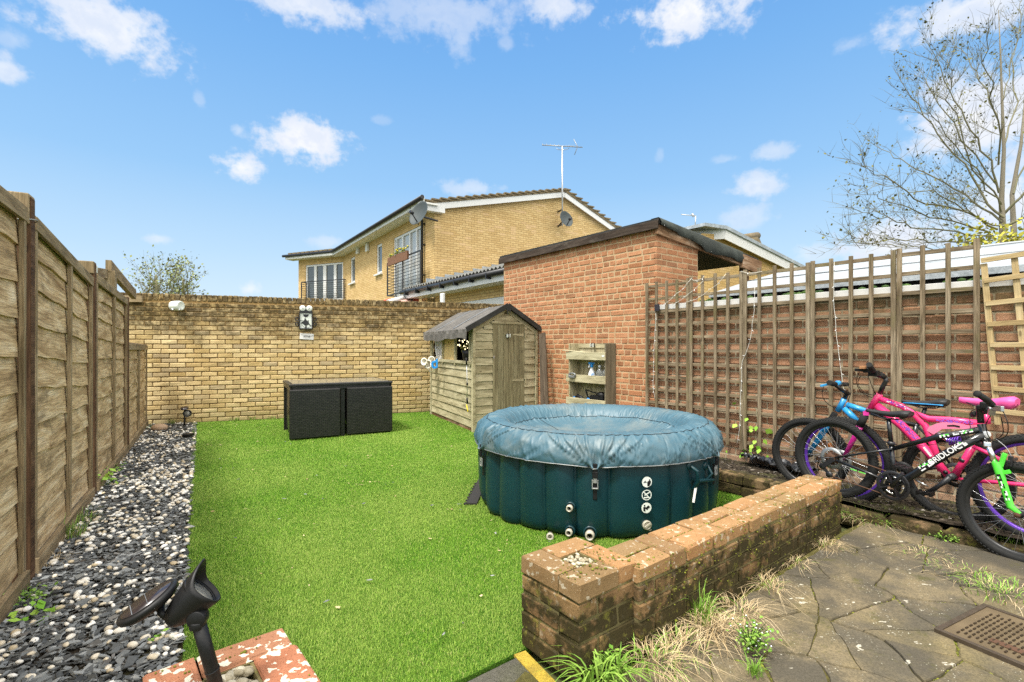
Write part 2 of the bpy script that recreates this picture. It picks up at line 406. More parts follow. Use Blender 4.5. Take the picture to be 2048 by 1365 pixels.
brickmat('garden_mortar', (.46, .39, .27), (.50, .42, .29), (.36, .31, .21), alg=(.16, .13, .07), z0=1.2, z1=1.7)
brickmat('old_brick', (.21, .125, .06), (.29, .19, .08), (.16, .10, .055), spk=.3, pits=.5, moss=.93, lichen=.2)
brickmat('cap_brick', (.42, .225, .10), (.28, .19, .09), (.19, .13, .065), spk=.4, pits=.9, lichen=.45)
brickmat('lichen_brick', (.38, .155, .085), (.45, .21, .12), (.33, .17, .10), pits=.8, lichen=1.0)
brickmat('old_mortar', (.22, .19, .09), (.26, .22, .10), (.2, .17, .08), moss=.45)
brickmat('stone_edge', (.22, .135, .075), (.25, .19, .10), (.17, .12, .06), moss=.9, pits=.4)
def housebrick(name, a, b, m):
    s = S(name); uv = s.uv()
    br = s.n('TexBrick', {'offset': .5}, Vector=uv, Color1=a, Color2=b, Mortar=m, Scale=1.0, Mortar_Size=.009, Mortar_Smooth=.3, Bias=0.0, Brick_Width=.225, Row_Height=.075)
    n = s.noise(uv, 1.6, 5, .65); n2 = s.noise(uv, 60, 3)
    wn_ = s.n('TexWhiteNoise', {'noise_dimensions': '2D'}, Vector=s.vmath('FLOOR', s.map(uv, sca=(4.44, 13.33, 1)))).outputs[0]
    c = s.mix(s.step(wn_, .86, 1, 0, .5), br.outputs[0], (.80, .55, .32)); c = s.mix(s.step(n, .35, .75, 0, .3), c, s.mix(1, c, (.62, .58, .5), 'MULTIPLY'))
    c = s.mix(s.step(n2, .3, .7, .2, 0), c, tuple(x*.5 for x in a))
    M[name] = s.out(c, .9, s.bump(br.outputs[1], -.5, .01), 0, .15)
housebrick('house_brick', (.62, .42, .18), (.76, .55, .26), (.36, .24, .11))
housebrick('far_brick', (.62, .40, .15), (.72, .50, .22), (.45, .30, .12))
def slabmat():
    s = S('paving'); o = s.obj(); r, g, b = s.rnd()
    n1 = s.noise(o, 3.2, 6, .65); n2 = s.noise(o, 120, 4, .7); n3 = s.noise(s.map(o, loc=(4, 4, 4)), 1.4, 5, .6)
    c = s.mix(r, (.078, .068, .050), (.100, .086, .060)); c = s.mix(s.step(n1, .40, .66), c, s.mix(1, c, (2.3, 2.1, 1.7), 'MULTIPLY'))
    x = s.n('SeparateXYZ', None, Vector=o); yel = s.math('ADD', s.math('MULTIPLY', s.math('SUBTRACT', g, .5), .12), s.math('ADD', n3, .28))
    c = s.mix(s.step(yel, .80, 1.15, 0, .6), c, (.34, .26, .085))
    m_ = s.noise(s.map(o, loc=(1, 8, 4)), 7, 6, .75); c = s.mix(s.step(m_, .54, .68, 0, .7), c, (.085, .08, .022))
    fl_ = s.noise(s.map(o, loc=(3, 2, 1), sca=(1, 1.7, 1)), 13, 3, .5)
    c = s.mix(s.step(fl_, .70, .725, 0, .85), c, (.58, .54, .43))
    v2 = s.vor(s.map(o, loc=(9, 2, 1)), 75); c = s.mix(s.math('MULTIPLY', s.step(v2, .12, .2, .8, 0), s.step(s.noise(o, 9), .5, .62)), c, (.6, .58, .46))
    ck_ = s.vor(s.n('VectorMath', {'operation': 'ADD'}, _0=o, _1=s.n('VectorMath', {'operation': 'SCALE'}, _0=s.noise(o, 5, 4, .6, out=1), Scale=.16).outputs[0]).outputs[0], 3.3, 'DISTANCE_TO_EDGE'); c = s.mix(s.math('MULTIPLY', s.step(ck_, .004, .016, 1, 0), s.step(s.noise(s.map(o, loc=(2, 2, 2)), 2.3, 2), .50, .60, 0, .55)), c, (.04, .037, .018))
    c = s.mix(s.step(n2, .35, .62, .5, 0), c, (.04, .035, .022))
    M['paving'] = s.out(c, .9, s.bump(s.math('ADD', n2, s.math('MULTIPLY', n1, 3)), .7, .004), 0, .25)
slabmat()
def soilmat(name, a, b, c2, sc_=18):
    s = S(name); o = s.obj(); n = s.noise(o, sc_, 8, .75); n2 = s.noise(o, 2.2, 4)
    c = s.ramp(n, [(.3, a), (.55, b), (.75, c2)]); c = s.mix(s.step(n2, .45, .7, 0, .5), c, (.10, .11, .03))
    M[name] = s.out(c, .95, s.bump(n, 1, .02), 0, .2)
soilmat('soil', (.018, .014, .009), (.055, .042, .028), (.12, .10, .07))
soilmat('joint_soil', (.05, .042, .018), (.12, .105, .03), (.20, .17, .05), 26)
soilmat('ground_far', (.05, .06, .02), (.09, .10, .035), (.14, .13, .06), 2)
soilmat('concrete', (.085, .08, .068), (.15, .14, .12), (.24, .225, .19), 60)
soilmat('yellow_paint', (.20, .15, .04), (.50, .36, .05), (.60, .45, .10), 14)
def lawnmat():
    s = S('lawn_base'); o = s.obj(); n = s.noise(o, 160, 3, .7); n2 = s.noise(o, 1.3, 4, .6)
    c = s.ramp(n, [(.3, (.02, .065, .005)), (.5, (.07, .19, .012)), (.72, (.16, .33, .035))])
    c = s.mix(s.step(n2, .35, .7, 0, .35), c, (.20, .30, .045)); M['lawn_base'] = s.out(c, .9, s.bump(n, 1, .02), 0, .15)
    s = S('grass_blade'); r, g, b = s.rnd(); o = s.obj(); n2 = s.noise(o, 1.1, 4, .6)
    c = s.ramp(r, [(0, (.040, .12, .008)), (.35, (.115, .265, .014)), (.75, (.235, .415, .034)), (.93, (.38, .50, .10)), (1, (.50, .45, .20))])
    c = s.mix(s.step(s.noise(s.map(o, loc=(3, 1, 0)), .75, 5, .6), .40, .60, 0, .45), c, (.36, .45, .10)); M['grass_blade'] = s.out(c, .6, None, 0, .22)
    s = S('weed_leaf'); r, g, b = s.rnd(); c = s.mix(r, (.10, .22, .02), (.27, .42, .07)); M['weed_leaf'] = s.out(c, .55, None, 0, .3)
    s = S('bed_chips'); r, g, b = s.rnd(); c = s.ramp(r, [(0, (.012, .010, .008)), (.7, (.055, .042, .03)), (.95, (.16, .13, .10)), (1, (.45, .42, .36))]); M['bed_chips'] = s.out(c, .8, None, 0, .2)
    s = S('dry_grass'); r, g, b = s.rnd(); c = s.mix(r, (.38, .27, .13), (.70, .56, .35)); M['dry_grass'] = s.out(c, .8, None, 0, .2)
    s = S('moss_green'); r, g, b = s.rnd(); c = s.mix(r, (.10, .11, .02), (.24, .25, .04)); M['moss_green'] = s.out(c, .95, s.bump(s.noise(s.obj(), 300, 2), 1, .004), 0, .1)
lawnmat()
def stones():
    s = S('slate'); r, g, b = s.rnd(); o = s.obj(); n = s.noise(o, 60, 4)
    c = s.ramp(r, [(0, (.022, .022, .021)), (.3, (.075, .077, .074)), (.65, (.18, .188, .186)), (1, (.36, .365, .35))]); c = s.mix(s.step(g, .86, 1, 0, .5), c, (.12, .085, .055))
    c = s.mix(s.step(n, .4, .7, 0, .25), c, (.17, .18, .17)); M['slate'] = s.out(c, .6, s.bump(n, .5, .003), 0, .3)
    s = S('pebble'); r, g, b = s.rnd(); n = s.noise(s.obj(), 45, 4)
    c = s.ramp(r, [(0, (.50, .40, .25)), (.25, (.70, .61, .46)), (.6, (.86, .81, .71)), (1, (.92, .90, .84))]); c = s.mix(s.step(n, .5, .75, 0, .4), c, (.45, .36, .20)); M['pebble'] = s.out(c, .6, None, 0, .35)
    s = S('planter_pebble'); r, g, b = s.rnd(); n = s.noise(s.obj(), 60, 4)
    c = s.mix(r, (.24, .20, .12), (.58, .53, .40)); c = s.mix(s.step(n, .45, .7, 0, .5), c, (.15, .12, .06)); M['planter_pebble'] = s.out(c, .6, None, 0, .4)
stones()
def rattan():
    s = S('rattan'); uv = s.uv()
    br = s.n('TexBrick', {'offset': .5}, Vector=uv, Color1=(.026, .025, .023), Color2=(.013, .013, .012), Mortar=(.002, .002, .002), Scale=1.0, Mortar_Size=.0045, Mortar_Smooth=.6, Bias=0.0, Brick_Width=.050, Row_Height=.021)
    n = s.noise(s.map(uv, sca=(1, 3, 1)), 24, 3)
    c = s.mix(s.step(n, .5, .75, 0, .5), br.outputs[0], (.04, .039, .033)); M['rattan'] = s.out(c, .38, s.bump(br.outputs[1], -1, .012), 0, .5)
rattan()
def feltmat(name, a, b, rough=.9, sc_=200):
    s = S(name); o = s.obj(); n = s.noise(o, sc_, 3, .8); n2 = s.noise(o, 4, 5, .7)
    c = s.mix(s.step(n, .35, .65), a, b); c = s.mix(s.step(n2, .4, .7, 0, .5), c, tuple(x*1.5 for x in b)); M[name] = s.out(c, rough, s.bump(s.math('ADD', n, s.math('MULTIPLY', n2, 4)), .5, .006), 0, .25)
feltmat('roof_felt', (.045, .042, .038), (.15, .14, .125)); feltmat('black_felt', (.012, .012, .011), (.045, .045, .042)); feltmat('green_felt', (.010, .011, .010), (.055, .062, .052))
feltmat('white_roof', (.25, .275, .285), (.33, .355, .37), .75, 30); feltmat('roof_tile', (.10, .075, .045), (.21, .165, .095)); feltmat('corrugated', (.07, .07, .065), (.17, .17, .155))
feltmat('lead', (.22, .25, .27), (.36, .40, .43), .55, 20)
def tub():
    s = S('tub_pvc'); o = s.obj(); n = s.noise(o, 5, 4); n2 = s.noise(o, 300, 2); n3 = s.noise(s.map(o, sca=(1, 1, .25)), 12, 5, .75)
    c = s.mix(n, (.0022, .021, .027), (.0045, .040, .048)); c = s.mix(s.step(n3, .62, .74, 0, .12), c, (.08, .15, .17)); M['tub_pvc'] = s.out(c, .36, s.bump(n2, .12, .001), 0, .5)
    s = S('tub_cover'); o = s.obj(); n = s.noise(o, 3.4, 5, .65); n2 = s.noise(s.map(o, sca=(1, 1, 1)), 350, 2)
    c = s.mix(n, (.036, .092, .125), (.066, .145, .185)); d = s.noise(s.map(o, loc=(3, 3, 0)), 1.9, 7, .75)
    c = s.mix(s.step(d, .46, .66, 0, .7), c, (.15, .18, .175)); d2 = s.noise(s.map(o, loc=(1, 6, 0)), 5, 6, .8); c = s.mix(s.step(d2, .60, .72, 0, .4), c, (.05, .09, .11))
    M['tub_cover'] = s.out(c, .46, s.bump(n2, .15, .001), 0, .5)
tub()
plain('upvc', (.70, .70, .68), .35, spec=.5, var=.03); plain('white_strip', (.58, .57, .54), .7, var=.08); plain('soffit', (.70, .70, .66), .6, var=.05)
plain('black_metal', (.02, .02, .022), .4, spec=.5); plain('black_plastic', (.0065, .0065, .007), .5, spec=.35, bump=.1); plain('grey_metal', (.28, .29, .29), .45, .6); plain('galvanised', (.5, .5, .49), .4, .7)
plain('chrome', (.72, .72, .70), .2, 1.0, var=.04); plain('steel', (.55, .56, .57), .3, .9, var=.05); plain('rubber', (.011, .011, .010), .8, bump=.2); plain('dish_grey', (.06, .072, .072), .6)
plain('pipe_beige', (.42, .39, .31), .4, spec=.5); plain('lamp_white', (.68, .72, .66), .4); plain('bike_black', (.012, .013, .014), .22, spec=.6, var=.05)
plain('bike_pink', (.80, .035, .17), .25, spec=.6, var=.04); plain('bike_pink_pale', (.82, .22, .36), .4, var=.04); plain('bike_magenta', (.55, .02, .25), .25, spec=.6, var=.05)
plain('bike_green', (.09, .66, .05), .3, spec=.6, var=.04); plain('bike_blue', (.03, .30, .62), .3, spec=.6, var=.05); plain('seat_pink', (.75, .09, .30), .5); plain('seat_black', (.02, .02, .02), .55)
plain('rim_purple', (.11, .035, .36), .35, .3); plain('rim_black', (.025, .025, .025), .35, .2); plain('white_decal', (.82, .82, .80), .5, var=.03); plain('green_decal', (.12, .7, .08), .5); plain('violet_decal', (.30, .10, .55), .5)
plain('orange_reflector', (.75, .22, .02), .25, spec=.8); plain('clear_reflector', (.75, .76, .74), .2, spec=.8); plain('rust', (.10, .05, .028), .8, .2); plain('copper', (.45, .22, .10), .5, .4)
plain('pale_board', (.62, .46, .20), .8, var=.06, sc_=12); plain('basket_white', (.75, .76, .76), .5); plain('blue_plastic', (.02, .28, .72), .35); plain('cream_cup', (.78, .74, .63), .5); plain('yellow_plastic', (.75, .55, .03), .5)
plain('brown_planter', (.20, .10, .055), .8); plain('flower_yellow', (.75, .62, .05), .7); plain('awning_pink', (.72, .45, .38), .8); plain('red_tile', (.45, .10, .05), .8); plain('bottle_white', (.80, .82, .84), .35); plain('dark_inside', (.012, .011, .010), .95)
plain('stone_tan', (.45, .31, .20), .7, sc_=14); plain('tan_canvas', (.10, .09, .075), .9); plain('tarp_black', (.022, .024, .028), .32, spec=.6); plain('curtain', (.55, .55, .50), .9); plain('bark', (.21, .185, .135), .9, sc_=8, bump=.5); plain('bark_olive', (.17, .16, .095), .9, sc_=8); plain('cable_white', (.70, .68, .60), .5)
plain('manhole_steel', (.155, .115, .065), .55, .35, var=.45, sc_=7, bump=.3); plain('manhole_rim', (.085, .065, .045), .5, .4, var=.3); plain('manhole_dash', (.05, .035, .02), .5, .4); plain('foam_mat', (.03, .028, .026), .85); plain('tag_white', (.7, .7, .66), .6); plain('solar_cell', (.022, .016, .018), .25, spec=.7, sc_=120, var=.6)
s = S('glass'); o_ = s.obj(); M['glass'] = s.out((.09, .105, .11), .06, s.bump(s.noise(o_, 1.5, 2), .12, .02), 0, .9)
s = S('glass_pale'); M['glass_pale'] = s.out((.42, .44, .44), .1, None, 0, .7)
s = S('lens'); M['lens'] = s.out((.30, .30, .27), .12, s.bump(s.noise(s.obj(), 60, 2), .4, .01), 0, .8)
s = S('clear_plastic'); M['clear_plastic'] = s.out((.80, .82, .80), .12, None, 0, .6, Transmission_Weight=.85, IOR=1.3)
s = S('table_glass'); M['table_glass'] = s.out((.20, .19, .155), .12, s.bump(s.noise(s.obj(), 14, 3), .1, .002), 0, .8)
def emis(name, col, st):
    s = S(name); M[name] = s.out(col, .5, None, 0, .3, Emission_Color=col, Emission_Strength=st)
emis('fairy_glow', (.95, .82, .50), 1.2)
def leafmat(name, a, b):
    s = S(name); r, g, b_ = s.rnd(); M[name] = s.out(s.mix(r, a, b), .65, None, 0, .2)
leafmat('leaf_olive', (.07, .075, .02), (.20, .19, .05)); leafmat('leaf_green', (.14, .19, .06), (.36, .38, .16)); leafmat('leaf_yellow', (.30, .30, .03), (.50, .46, .08)); leafmat('leaf_vine', (.16, .36, .03), (.36, .55, .08)); leafmat('leaf_dark', (.02, .05, .01), (.06, .11, .02))
# ================================================================== planes of the place
BW = VPlane(-5.77, 7.91, 1, .372)                     # yellow garden wall at the back
RWX = lambda Y: 6.485-.759*Y
RW = VPlane(RWX(8.73), 8.73, .759, -1)                # red brick building and garden wall
TR = VPlane(6.43-.759*8, 8.0, .759, -1)               # trellis plane
FEX = lambda Y: -.965-.61*Y                            # left fence line
FE = VPlane(FEX(2.6), 2.6, -.61, 1); FE.n = Vector((1, .61, 0)).normalized()
LEX = lambda Y: -1.374-.63*(Y-2.06)                    # lawn / gravel edge
RTX = lambda Y: 1.795-.733*(Y-4.367)+(.05 if Y < 3.3 else 0)                   # low retaining edge of the bed
PD = Vector((.788, .616, 0)); PN = Vector((.616, -.788, 0))   # along the low wall / towards the patio
def rect_wall(mb, pl, t0, t1, z0, z1, holes=(), off=0.0, rev=.10):
    ts = sorted({t0, t1} | {h[0] for h in holes} | {h[1] for h in holes}); zs = sorted({z0, z1} | {h[2] for h in holes} | {h[3] for h in holes})
    for a, b in zip(ts, ts[1:]):
        for c, d in zip(zs, zs[1:]):
            if any(h[0] <= a+1e-6 and b <= h[1]+1e-6 and h[2] <= c+1e-6 and d <= h[3]+1e-6 for h in holes): continue
            mb.add([pl.at(a, c, off), pl.at(b, c, off), pl.at(b, d, off), pl.at(a, d, off)], [(0, 1, 2, 3)], [[(a, c), (b, c), (b, d), (a, d)]])
    for h in holes:
        for (p, q) in (((h[0], h[2]), (h[0], h[3])), ((h[1], h[3]), (h[1], h[2])), ((h[0], h[3]), (h[1], h[3])), ((h[1], h[2]), (h[0], h[2]))):
            mb.add([pl.at(p[0], p[1], off), pl.at(q[0], q[1], off), pl.at(q[0], q[1], off-rev), pl.at(p[0], p[1], off-rev)], [(0, 1, 2, 3)], [[(0, p[1]), (0, q[1]), (rev, q[1]), (rev, p[1])]])
def bricks(mb, pl, t0, t1, z0, z1, off=0.0, mode='stretch', seed=1, skip=None):
    st = random.getstate(); random.seed(seed); mb.m = 1; rows = int(round((z1-z0)/.075))
    for r in range(rows):
        z = z0+.075*r+.0375; t = t0-(random.uniform(0, .1) if mode == 'mixed' else (.1125 if r % 2 else 0))
        while t < t1:
            L = .225
            if mode == 'mixed': L = .1125 if (r % 2 and random.random() < .86) or random.random() < .12 else .225
            a, b = max(t, t0), min(t+L, t1); t += L
            if b-a < .03 or (skip and skip((a+b)/2, z)): continue
            g = .011 if mode == 'stretch' else .012+random.uniform(-.002, .003)
            hz_ = (.0318 if mode == 'stretch' else .0312)+random.uniform(-.0016, .0010); mb.brick(pl.at((a+b)/2, z+random.uniform(-.0015, .0015), off-.016+random.uniform(-.002, .002)), pl.d, pl.n, UP, (b-a-g)/2, .022, hz_, .007, jit=.0030)
    mb.m = 0; random.setstate(st)
# ------------------------------------------------------------------ ground sheets
mb = MB(); N_ = 24
pts = [(x, y, -.05) for y in np.linspace(-40, 900, N_) for x in np.linspace(-500, 500, N_)]
mb.grid(pts, N_, N_); o = mb.build('ground', M['ground_far']); tag(o, kind='structure')
# soil under gravel
def sheet(name, poly, z, mat, th=.03, zf=None):
    mb = MB(); n = len(poly); zz = [zf(p) if zf else z for p in poly]
    V = [(p[0], p[1], q) for p, q in zip(poly, zz)]+[(p[0], p[1], q-th) for p, q in zip(poly, zz)]
    ar = sum(poly[i][0]*poly[(i+1) % n][1]-poly[(i+1) % n][0]*poly[i][1] for i in range(n))
    F = [tuple(range(n)), tuple(range(n, 2*n))[::-1]]+[(i, n+i, n+(i+1) % n, (i+1) % n) for i in range(n)]
    if ar < 0: F = [f[::-1] for f in F]
    mb.add(V, F, [[(V[k][0], V[k][1]) for k in f] for f in F]); o = mb.build(name, mat); tag(o, kind='structure'); return o
gravel_poly = [(FEX(.9)-.12, .9), (-.3, .9), (-.5, 1.4), (LEX(1.6)+.02, 1.62), (LEX(8.0), 8.12), (-5.9, 7.86), (FEX(7.9)-.12, 7.75)]
sheet('gravel_bed', gravel_poly, -.008, M['soil'])
lawn_poly = [(LEX(1.62)+.02, 1.62), (-.69, 1.49), (.035, 2.045), (.2, 2.2), (2.15, 3.72), (RTX(4.3), 4.3), (RTX(5.6), 5.6), (.75, 6.9), (.5, 7.6), (-.15, 8.7), (0, 10.03), (LEX(8.12), 8.12)]
sheet('lawn', lawn_poly, .0, M['lawn_base'], .03)
bed_poly = [(RTX(2.3), 2.3), (RWX(2.3)+.1, 2.3), (RWX(7.4)+.05, 7.4), (.75, 6.9), (RTX(5.6), 5.6)]
def bed_z(p):
    d_in = (p[0]-RTX(p[1]))*.8; return .135-.115*min(1, max(0, d_in/1.0))
bed = MB(); V = []
for Y in np.linspace(2.3, 7.2, 60):
    for k in range(14):
        x = RTX(Y)+(RWX(Y)+.06-RTX(Y))*k/13; V.append((x, Y, bed_z((x, Y))+random.uniform(-.012, .012)))
bed.smooth = True; bed.grid(V, 60, 14); o = bed.build('soil_bed', M['soil']); tag(o, kind='structure')
# patio: ground under the crazy paving
patio_poly = [(.05, 1.92), (.25, 1.78), (.53, 2.0), (2.2, 3.31), (2.5, 3.5), (RTX(3.3)-.02, 3.3), (RTX(2.0), 2.0), (3.2, 1.2), (.6, .9), (-.15, .9), (-.35, 1.3)]
def pz(x, y): return .004+.012*max(0, (x*PD.x+y*PD.y)-1.6)
NX, NY = 60, 50; V = []
sheet('patio', patio_poly, 0, M['joint_soil'], .05, zf=lambda p: pz(*p)-.004)
# slabs: cells of hand placed centres, clipped to the patio, with real gaps
cpx = [(950,390),(680,375),(1010,590),(620,520),(680,800),(930,880),(1500,545),(1245,700),(1660,700),(800,1030),(1140,910),(1480,930),(1900,980),(270,840),(300,1010),(1100,240),(820,240),(1340,340),(1600,400),(1830,500),(1310,190),(1440,850),(1750,1060),(1950,620),(1950,400),(1000,1060),(130,980),(400,600),(1620,250)]
seeds = []
for (a, b) in cpx:
    u, v = 1350+a/2.934, 1000+b/2.934; g = G(u, v, .02); seeds.append((g.x, g.y))
for k in range(60):
    x, y = random.uniform(-.3, 3.3), random.uniform(.85, 3.4)
    if all((x-a)**2+(y-b)**2 > .16 for a, b in seeds) and (HZ+1250/y) > 1385: seeds.append((x, y))
def clip(poly, px_, py_, nx, ny):
    out = []
    for i in range(len(poly)):
        a, b = poly[i], poly[(i+1) % len(poly)]; da = (a[0]-px_)*nx+(a[1]-py_)*ny; db = (b[0]-px_)*nx+(b[1]-py_)*ny
        if da <= 0: out.append(a)
        if (da < 0) != (db < 0): t = da/(da-db); out.append((a[0]+(b[0]-a[0])*t, a[1]+(b[1]-a[1])*t))
    return out
joints = []; slab = MB()
conv = [(.05, 1.90), (.25, 1.76), (2.55, 3.52), (RTX(3.3)-.03, 3.3), (RTX(2.0)-.03, 2.0), (3.2, 1.2), (.6, .9), (-.1, .9), (-.3, 1.3)]
for i, s0 in enumerate(seeds):
    poly = [(-1, .6), (4, .6), (4, 4.2), (-1, 4.2)]
    for j, s1 in enumerate(seeds):
        if i == j: continue
        mx, my = (s0[0]+s1[0])/2, (s0[1]+s1[1])/2; nx, ny = s1[0]-s0[0], s1[1]-s0[1]; L = math.hypot(nx, ny); nx /= L; ny /= L
        g = random.uniform(.0015, .0055); poly = clip(poly, mx-nx*g, my-ny*g, nx, ny)
        if len(poly) < 3: break
    if len(poly) < 3: continue
    # clip to the patio outline (nearly convex)
    cx = sum(p[0] for p in conv)/len(conv); cy = sum(p[1] for p in conv)/len(conv)
    for k in range(len(conv)):
        a, b = conv[k], conv[(k+1) % len(conv)]; nx, ny = b[1]-a[1], -(b[0]-a[0]); L = math.hypot(nx, ny); nx /= L; ny /= L
        if (cx-a[0])*nx+(cy-a[1])*ny > 0: nx, ny = -nx, -ny
        if (conv[(k+2) % len(conv)][0]-a[0])*nx+(conv[(k+2) % len(conv)][1]-a[1])*ny > .01: continue
        poly = clip(poly, a[0], a[1], nx, ny)
        if len(poly) < 3: break
    if len(poly) < 3: continue
    # wobble the edges
    fine = []
    for k in range(len(poly)):
        a, b = poly[k], poly[(k+1) % len(poly)]; L = math.hypot(b[0]-a[0], b[1]-a[1]); m = max(1, int(L/.045))
        for q in range(m):
            t = q/m; x, y = a[0]+(b[0]-a[0])*t, a[1]+(b[1]-a[1])*t
            w_ = .004 if q else 0; h = math.sin(x*13+y*5)*math.cos(y*17-x*4); h2 = math.sin(x*31+2)*math.cos(y*37)
            fine.append((x+random.uniform(-w_, w_)*.7+.016*h+.004*h2, y+random.uniform(-w_, w_)*.7+.016*h-.004*h2)); joints.append((x, y))
    c0 = (sum(p[0] for p in fine)/len(fine), sum(p[1] for p in fine)/len(fine)); n = len(fine); tz = random.uniform(-.002, .003)
    ins = [(c0[0]+(p[0]-c0[0])*.985, c0[1]+(p[1]-c0[1])*.985) for p in fine]
    V = [(p[0], p[1], pz(*p)-.02) for p in fine]+[(p[0], p[1], pz(*p)+.004+tz) for p in fine]+[(p[0], p[1], pz(*p)+.010+tz) for p in ins]
    F = [tuple(range(2*n, 3*n))]+[(a_*n+k, a_*n+(k+1) % n, (a_+1)*n+(k+1) % n, (a_+1)*n+k) for a_ in (0, 1) for k in range(n)]
    slab.add(V, F, None, (random.random(), random.random(), 0))
o = slab.build('paving', M['paving']); tag(o, kind='structure')
# path, yellow strip
sheet('path', [(-.69, 1.455), (.03, 2.02), (.10, 1.93), (.28, 1.6), (.1, .8), (-.5, .8), (-.66, 1.2)], -.004, M['concrete'], .04)
pa, pb = Vector((.055, 2.05, 0)), Vector((.30, 1.62, 0)); dd_ = (pb-pa).normalized(); nn_ = Vector((dd_.y, -dd_.x, 0))
q0, q1, q2, q3 = pa+nn_*.0, pb, pb+nn_*.055, pa+nn_*.055
sheet('yellow_line', [(q.x, q.y) for q in (q0, q1, q2, q3)], .001, M['yellow_paint'], .01)
# ------------------------------------------------------------------ back wall
t1 = BW.t((0.3, 10.17, 0)); t0 = BW.t((-7.6, 7.23, 0)); HB = 2.085
mb = MB(); L = t1-t0
mb.box(BW.at((t0+t1)/2, HB/2-.03, -.115), BW.d, BW.n, UP, L/2, .105, HB/2-.03)
bricks(mb, BW, t0, t1, 0, 1.975, 0.0, seed=4)
mb.m = 1; t = t0
random.seed(12)
while t < t1:
    mb.brick(BW.at(t+.0375, 2.03+random.uniform(-.003, .003), -.106), BW.d, BW.n, UP, .0325, .112, .052+random.uniform(-.002, .002), .007, jit=.004); t += .075
o = mb.build('garden_wall', [M['yellow_mortar'], M['yellow_brick']])
tag(o, 'long yellow brick garden wall with dark weathered coping behind the lawn', 'wall')
# ------------------------------------------------------------------ red brick outbuilding
cornY = 6.19; B0 = Vector((RWX(cornY), cornY, 0)); A0 = Vector((RWX(8.73), 8.73, 0)); Q = Vector((.796, .605, 0)); LB = (B0-A0).length
bld = thing('outbuilding', A0+(B0-A0)/2, 'flat roofed red brick outbuilding with an open carport end beside the shed', 'building')
mb = MB(); mb.box(RW.at(LB/2, 1.35, -.099), RW.d, RW.n, UP, LB/2, .10, 1.35); bricks(mb, RW, 0, LB-.012, 0, 2.7, 0.0, 'mixed', 9)
mb.build('wall', [M['red_mortar'], M['red_brick']], bld)
SF = VPlane(B0.x, B0.y, Q.x, Q.y); mb = MB()
mb.box(SF.at(.455, 1.35, -.099), SF.d, SF.n, UP, .44, .10, 1.35); bricks(mb, SF, -.012, .90, 0, 2.7, 0.0, 'stretch', 10)
mb.build('wall', [M['red_mortar'], M['red_brick']], bld)
def rz(s_): return 2.80-.10*s_
mb = MB(); ov = .05                                                # roof slab, falling away from the long wall
P0, P1 = A0-RW.d*.06+RW.n*ov, B0+RW.d*.07+RW.n*ov
for (a, b, z, m) in ((0, 0, 0, 0),):
    q = [P0, P1, P1+Q*2.45, P0+Q*2.45]; zz = [rz(0), rz(0), rz(2.45), rz(2.45)]
    V = [(p.x, p.y, z_-.05) for p, z_ in zip(q, zz)]+[(p.x, p.y, z_+.012) for p, z_ in zip(q, zz)]
    mb.add(V, [(3, 2, 1, 0), (4, 5, 6, 7), (0, 1, 5, 4), (1, 2, 6, 5), (2, 3, 7, 6), (3, 0, 4, 7)])
mb.build('roof', M['black_felt'], bld)
mb = MB(); 
for k in range(2): mb.beam(P0+RW.n*.012+Vector((0, 0, 2.725)), P1+RW.n*.012+Vector((0, 0, 2.735)), .022, .10) if k == 0 else None
mb.build('fascia', M['fascia_wood'], bld, .003)
mb = MB(); nseg = 26; V = []                                        # draped felt verge over the end
for i in range(nseg+1):
    s_ = 1.98*i/nseg; w_ = .016*math.sin(s_*9)+.010*math.sin(s_*23+1); dp = .075+.03*math.sin(s_*2.6)+.10*min(1, max(0, (s_-.7)/.25))
    base = P1+Q*s_
    for (o_, z_) in ((-.12, .02), (0, .022), (.02+w_*.3, 0), (.035+w_, -dp*.5), (.03+w_*1.4, -dp), (.02+w_*1.4, -dp)):
        V.append(base+RW.d*o_+Vector((0, 0, rz(s_)+z_)))
mb.smooth = True; mb.grid(V, nseg+1, 6); mb.build('verge_felt', M['green_felt'], bld)
mb = MB(); mb.beam(P1+Q*1.95+Vector((0, 0, rz(1.95)-.12)), P1+Q*2.5+Vector((0, 0, rz(2.5)-.12)), .05, .2)
mb.beam(P1+Q*.0-RW.d*.03+Vector((0, 0, rz(0)-.12)), P1-RW.d*.03+Q*1.95+Vector((0, 0, rz(1.95)-.12)), .04, .12); mb.build('beam', M['rotten_wood'], bld, .004)
mb = MB(); c = P1+Q*2.12-RW.d*.05; mb.abox((c.x-.05, c.y-.05, 0), (c.x+.05, c.y+.05, rz(2.1)-.06)); mb.build('post', M['fence_brown'], bld)
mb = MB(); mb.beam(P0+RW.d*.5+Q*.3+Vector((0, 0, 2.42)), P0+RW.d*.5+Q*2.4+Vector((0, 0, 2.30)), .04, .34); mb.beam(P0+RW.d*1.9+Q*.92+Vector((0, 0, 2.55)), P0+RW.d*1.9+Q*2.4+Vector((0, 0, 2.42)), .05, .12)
mb.build('shade_board', M['dark_inside'], bld)  # black board added to stand in for the roof's inner shade, plus a crossbeam
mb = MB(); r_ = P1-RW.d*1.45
mb.beam(P0+Q*.16+RW.d*.1+Vector((0, 0, 1.3)), P0+Q*.9+RW.d*.1+Vector((0, 0, 1.3)), .1, 2.6); mb.build('rear_wall', M['dark_inside'], bld)
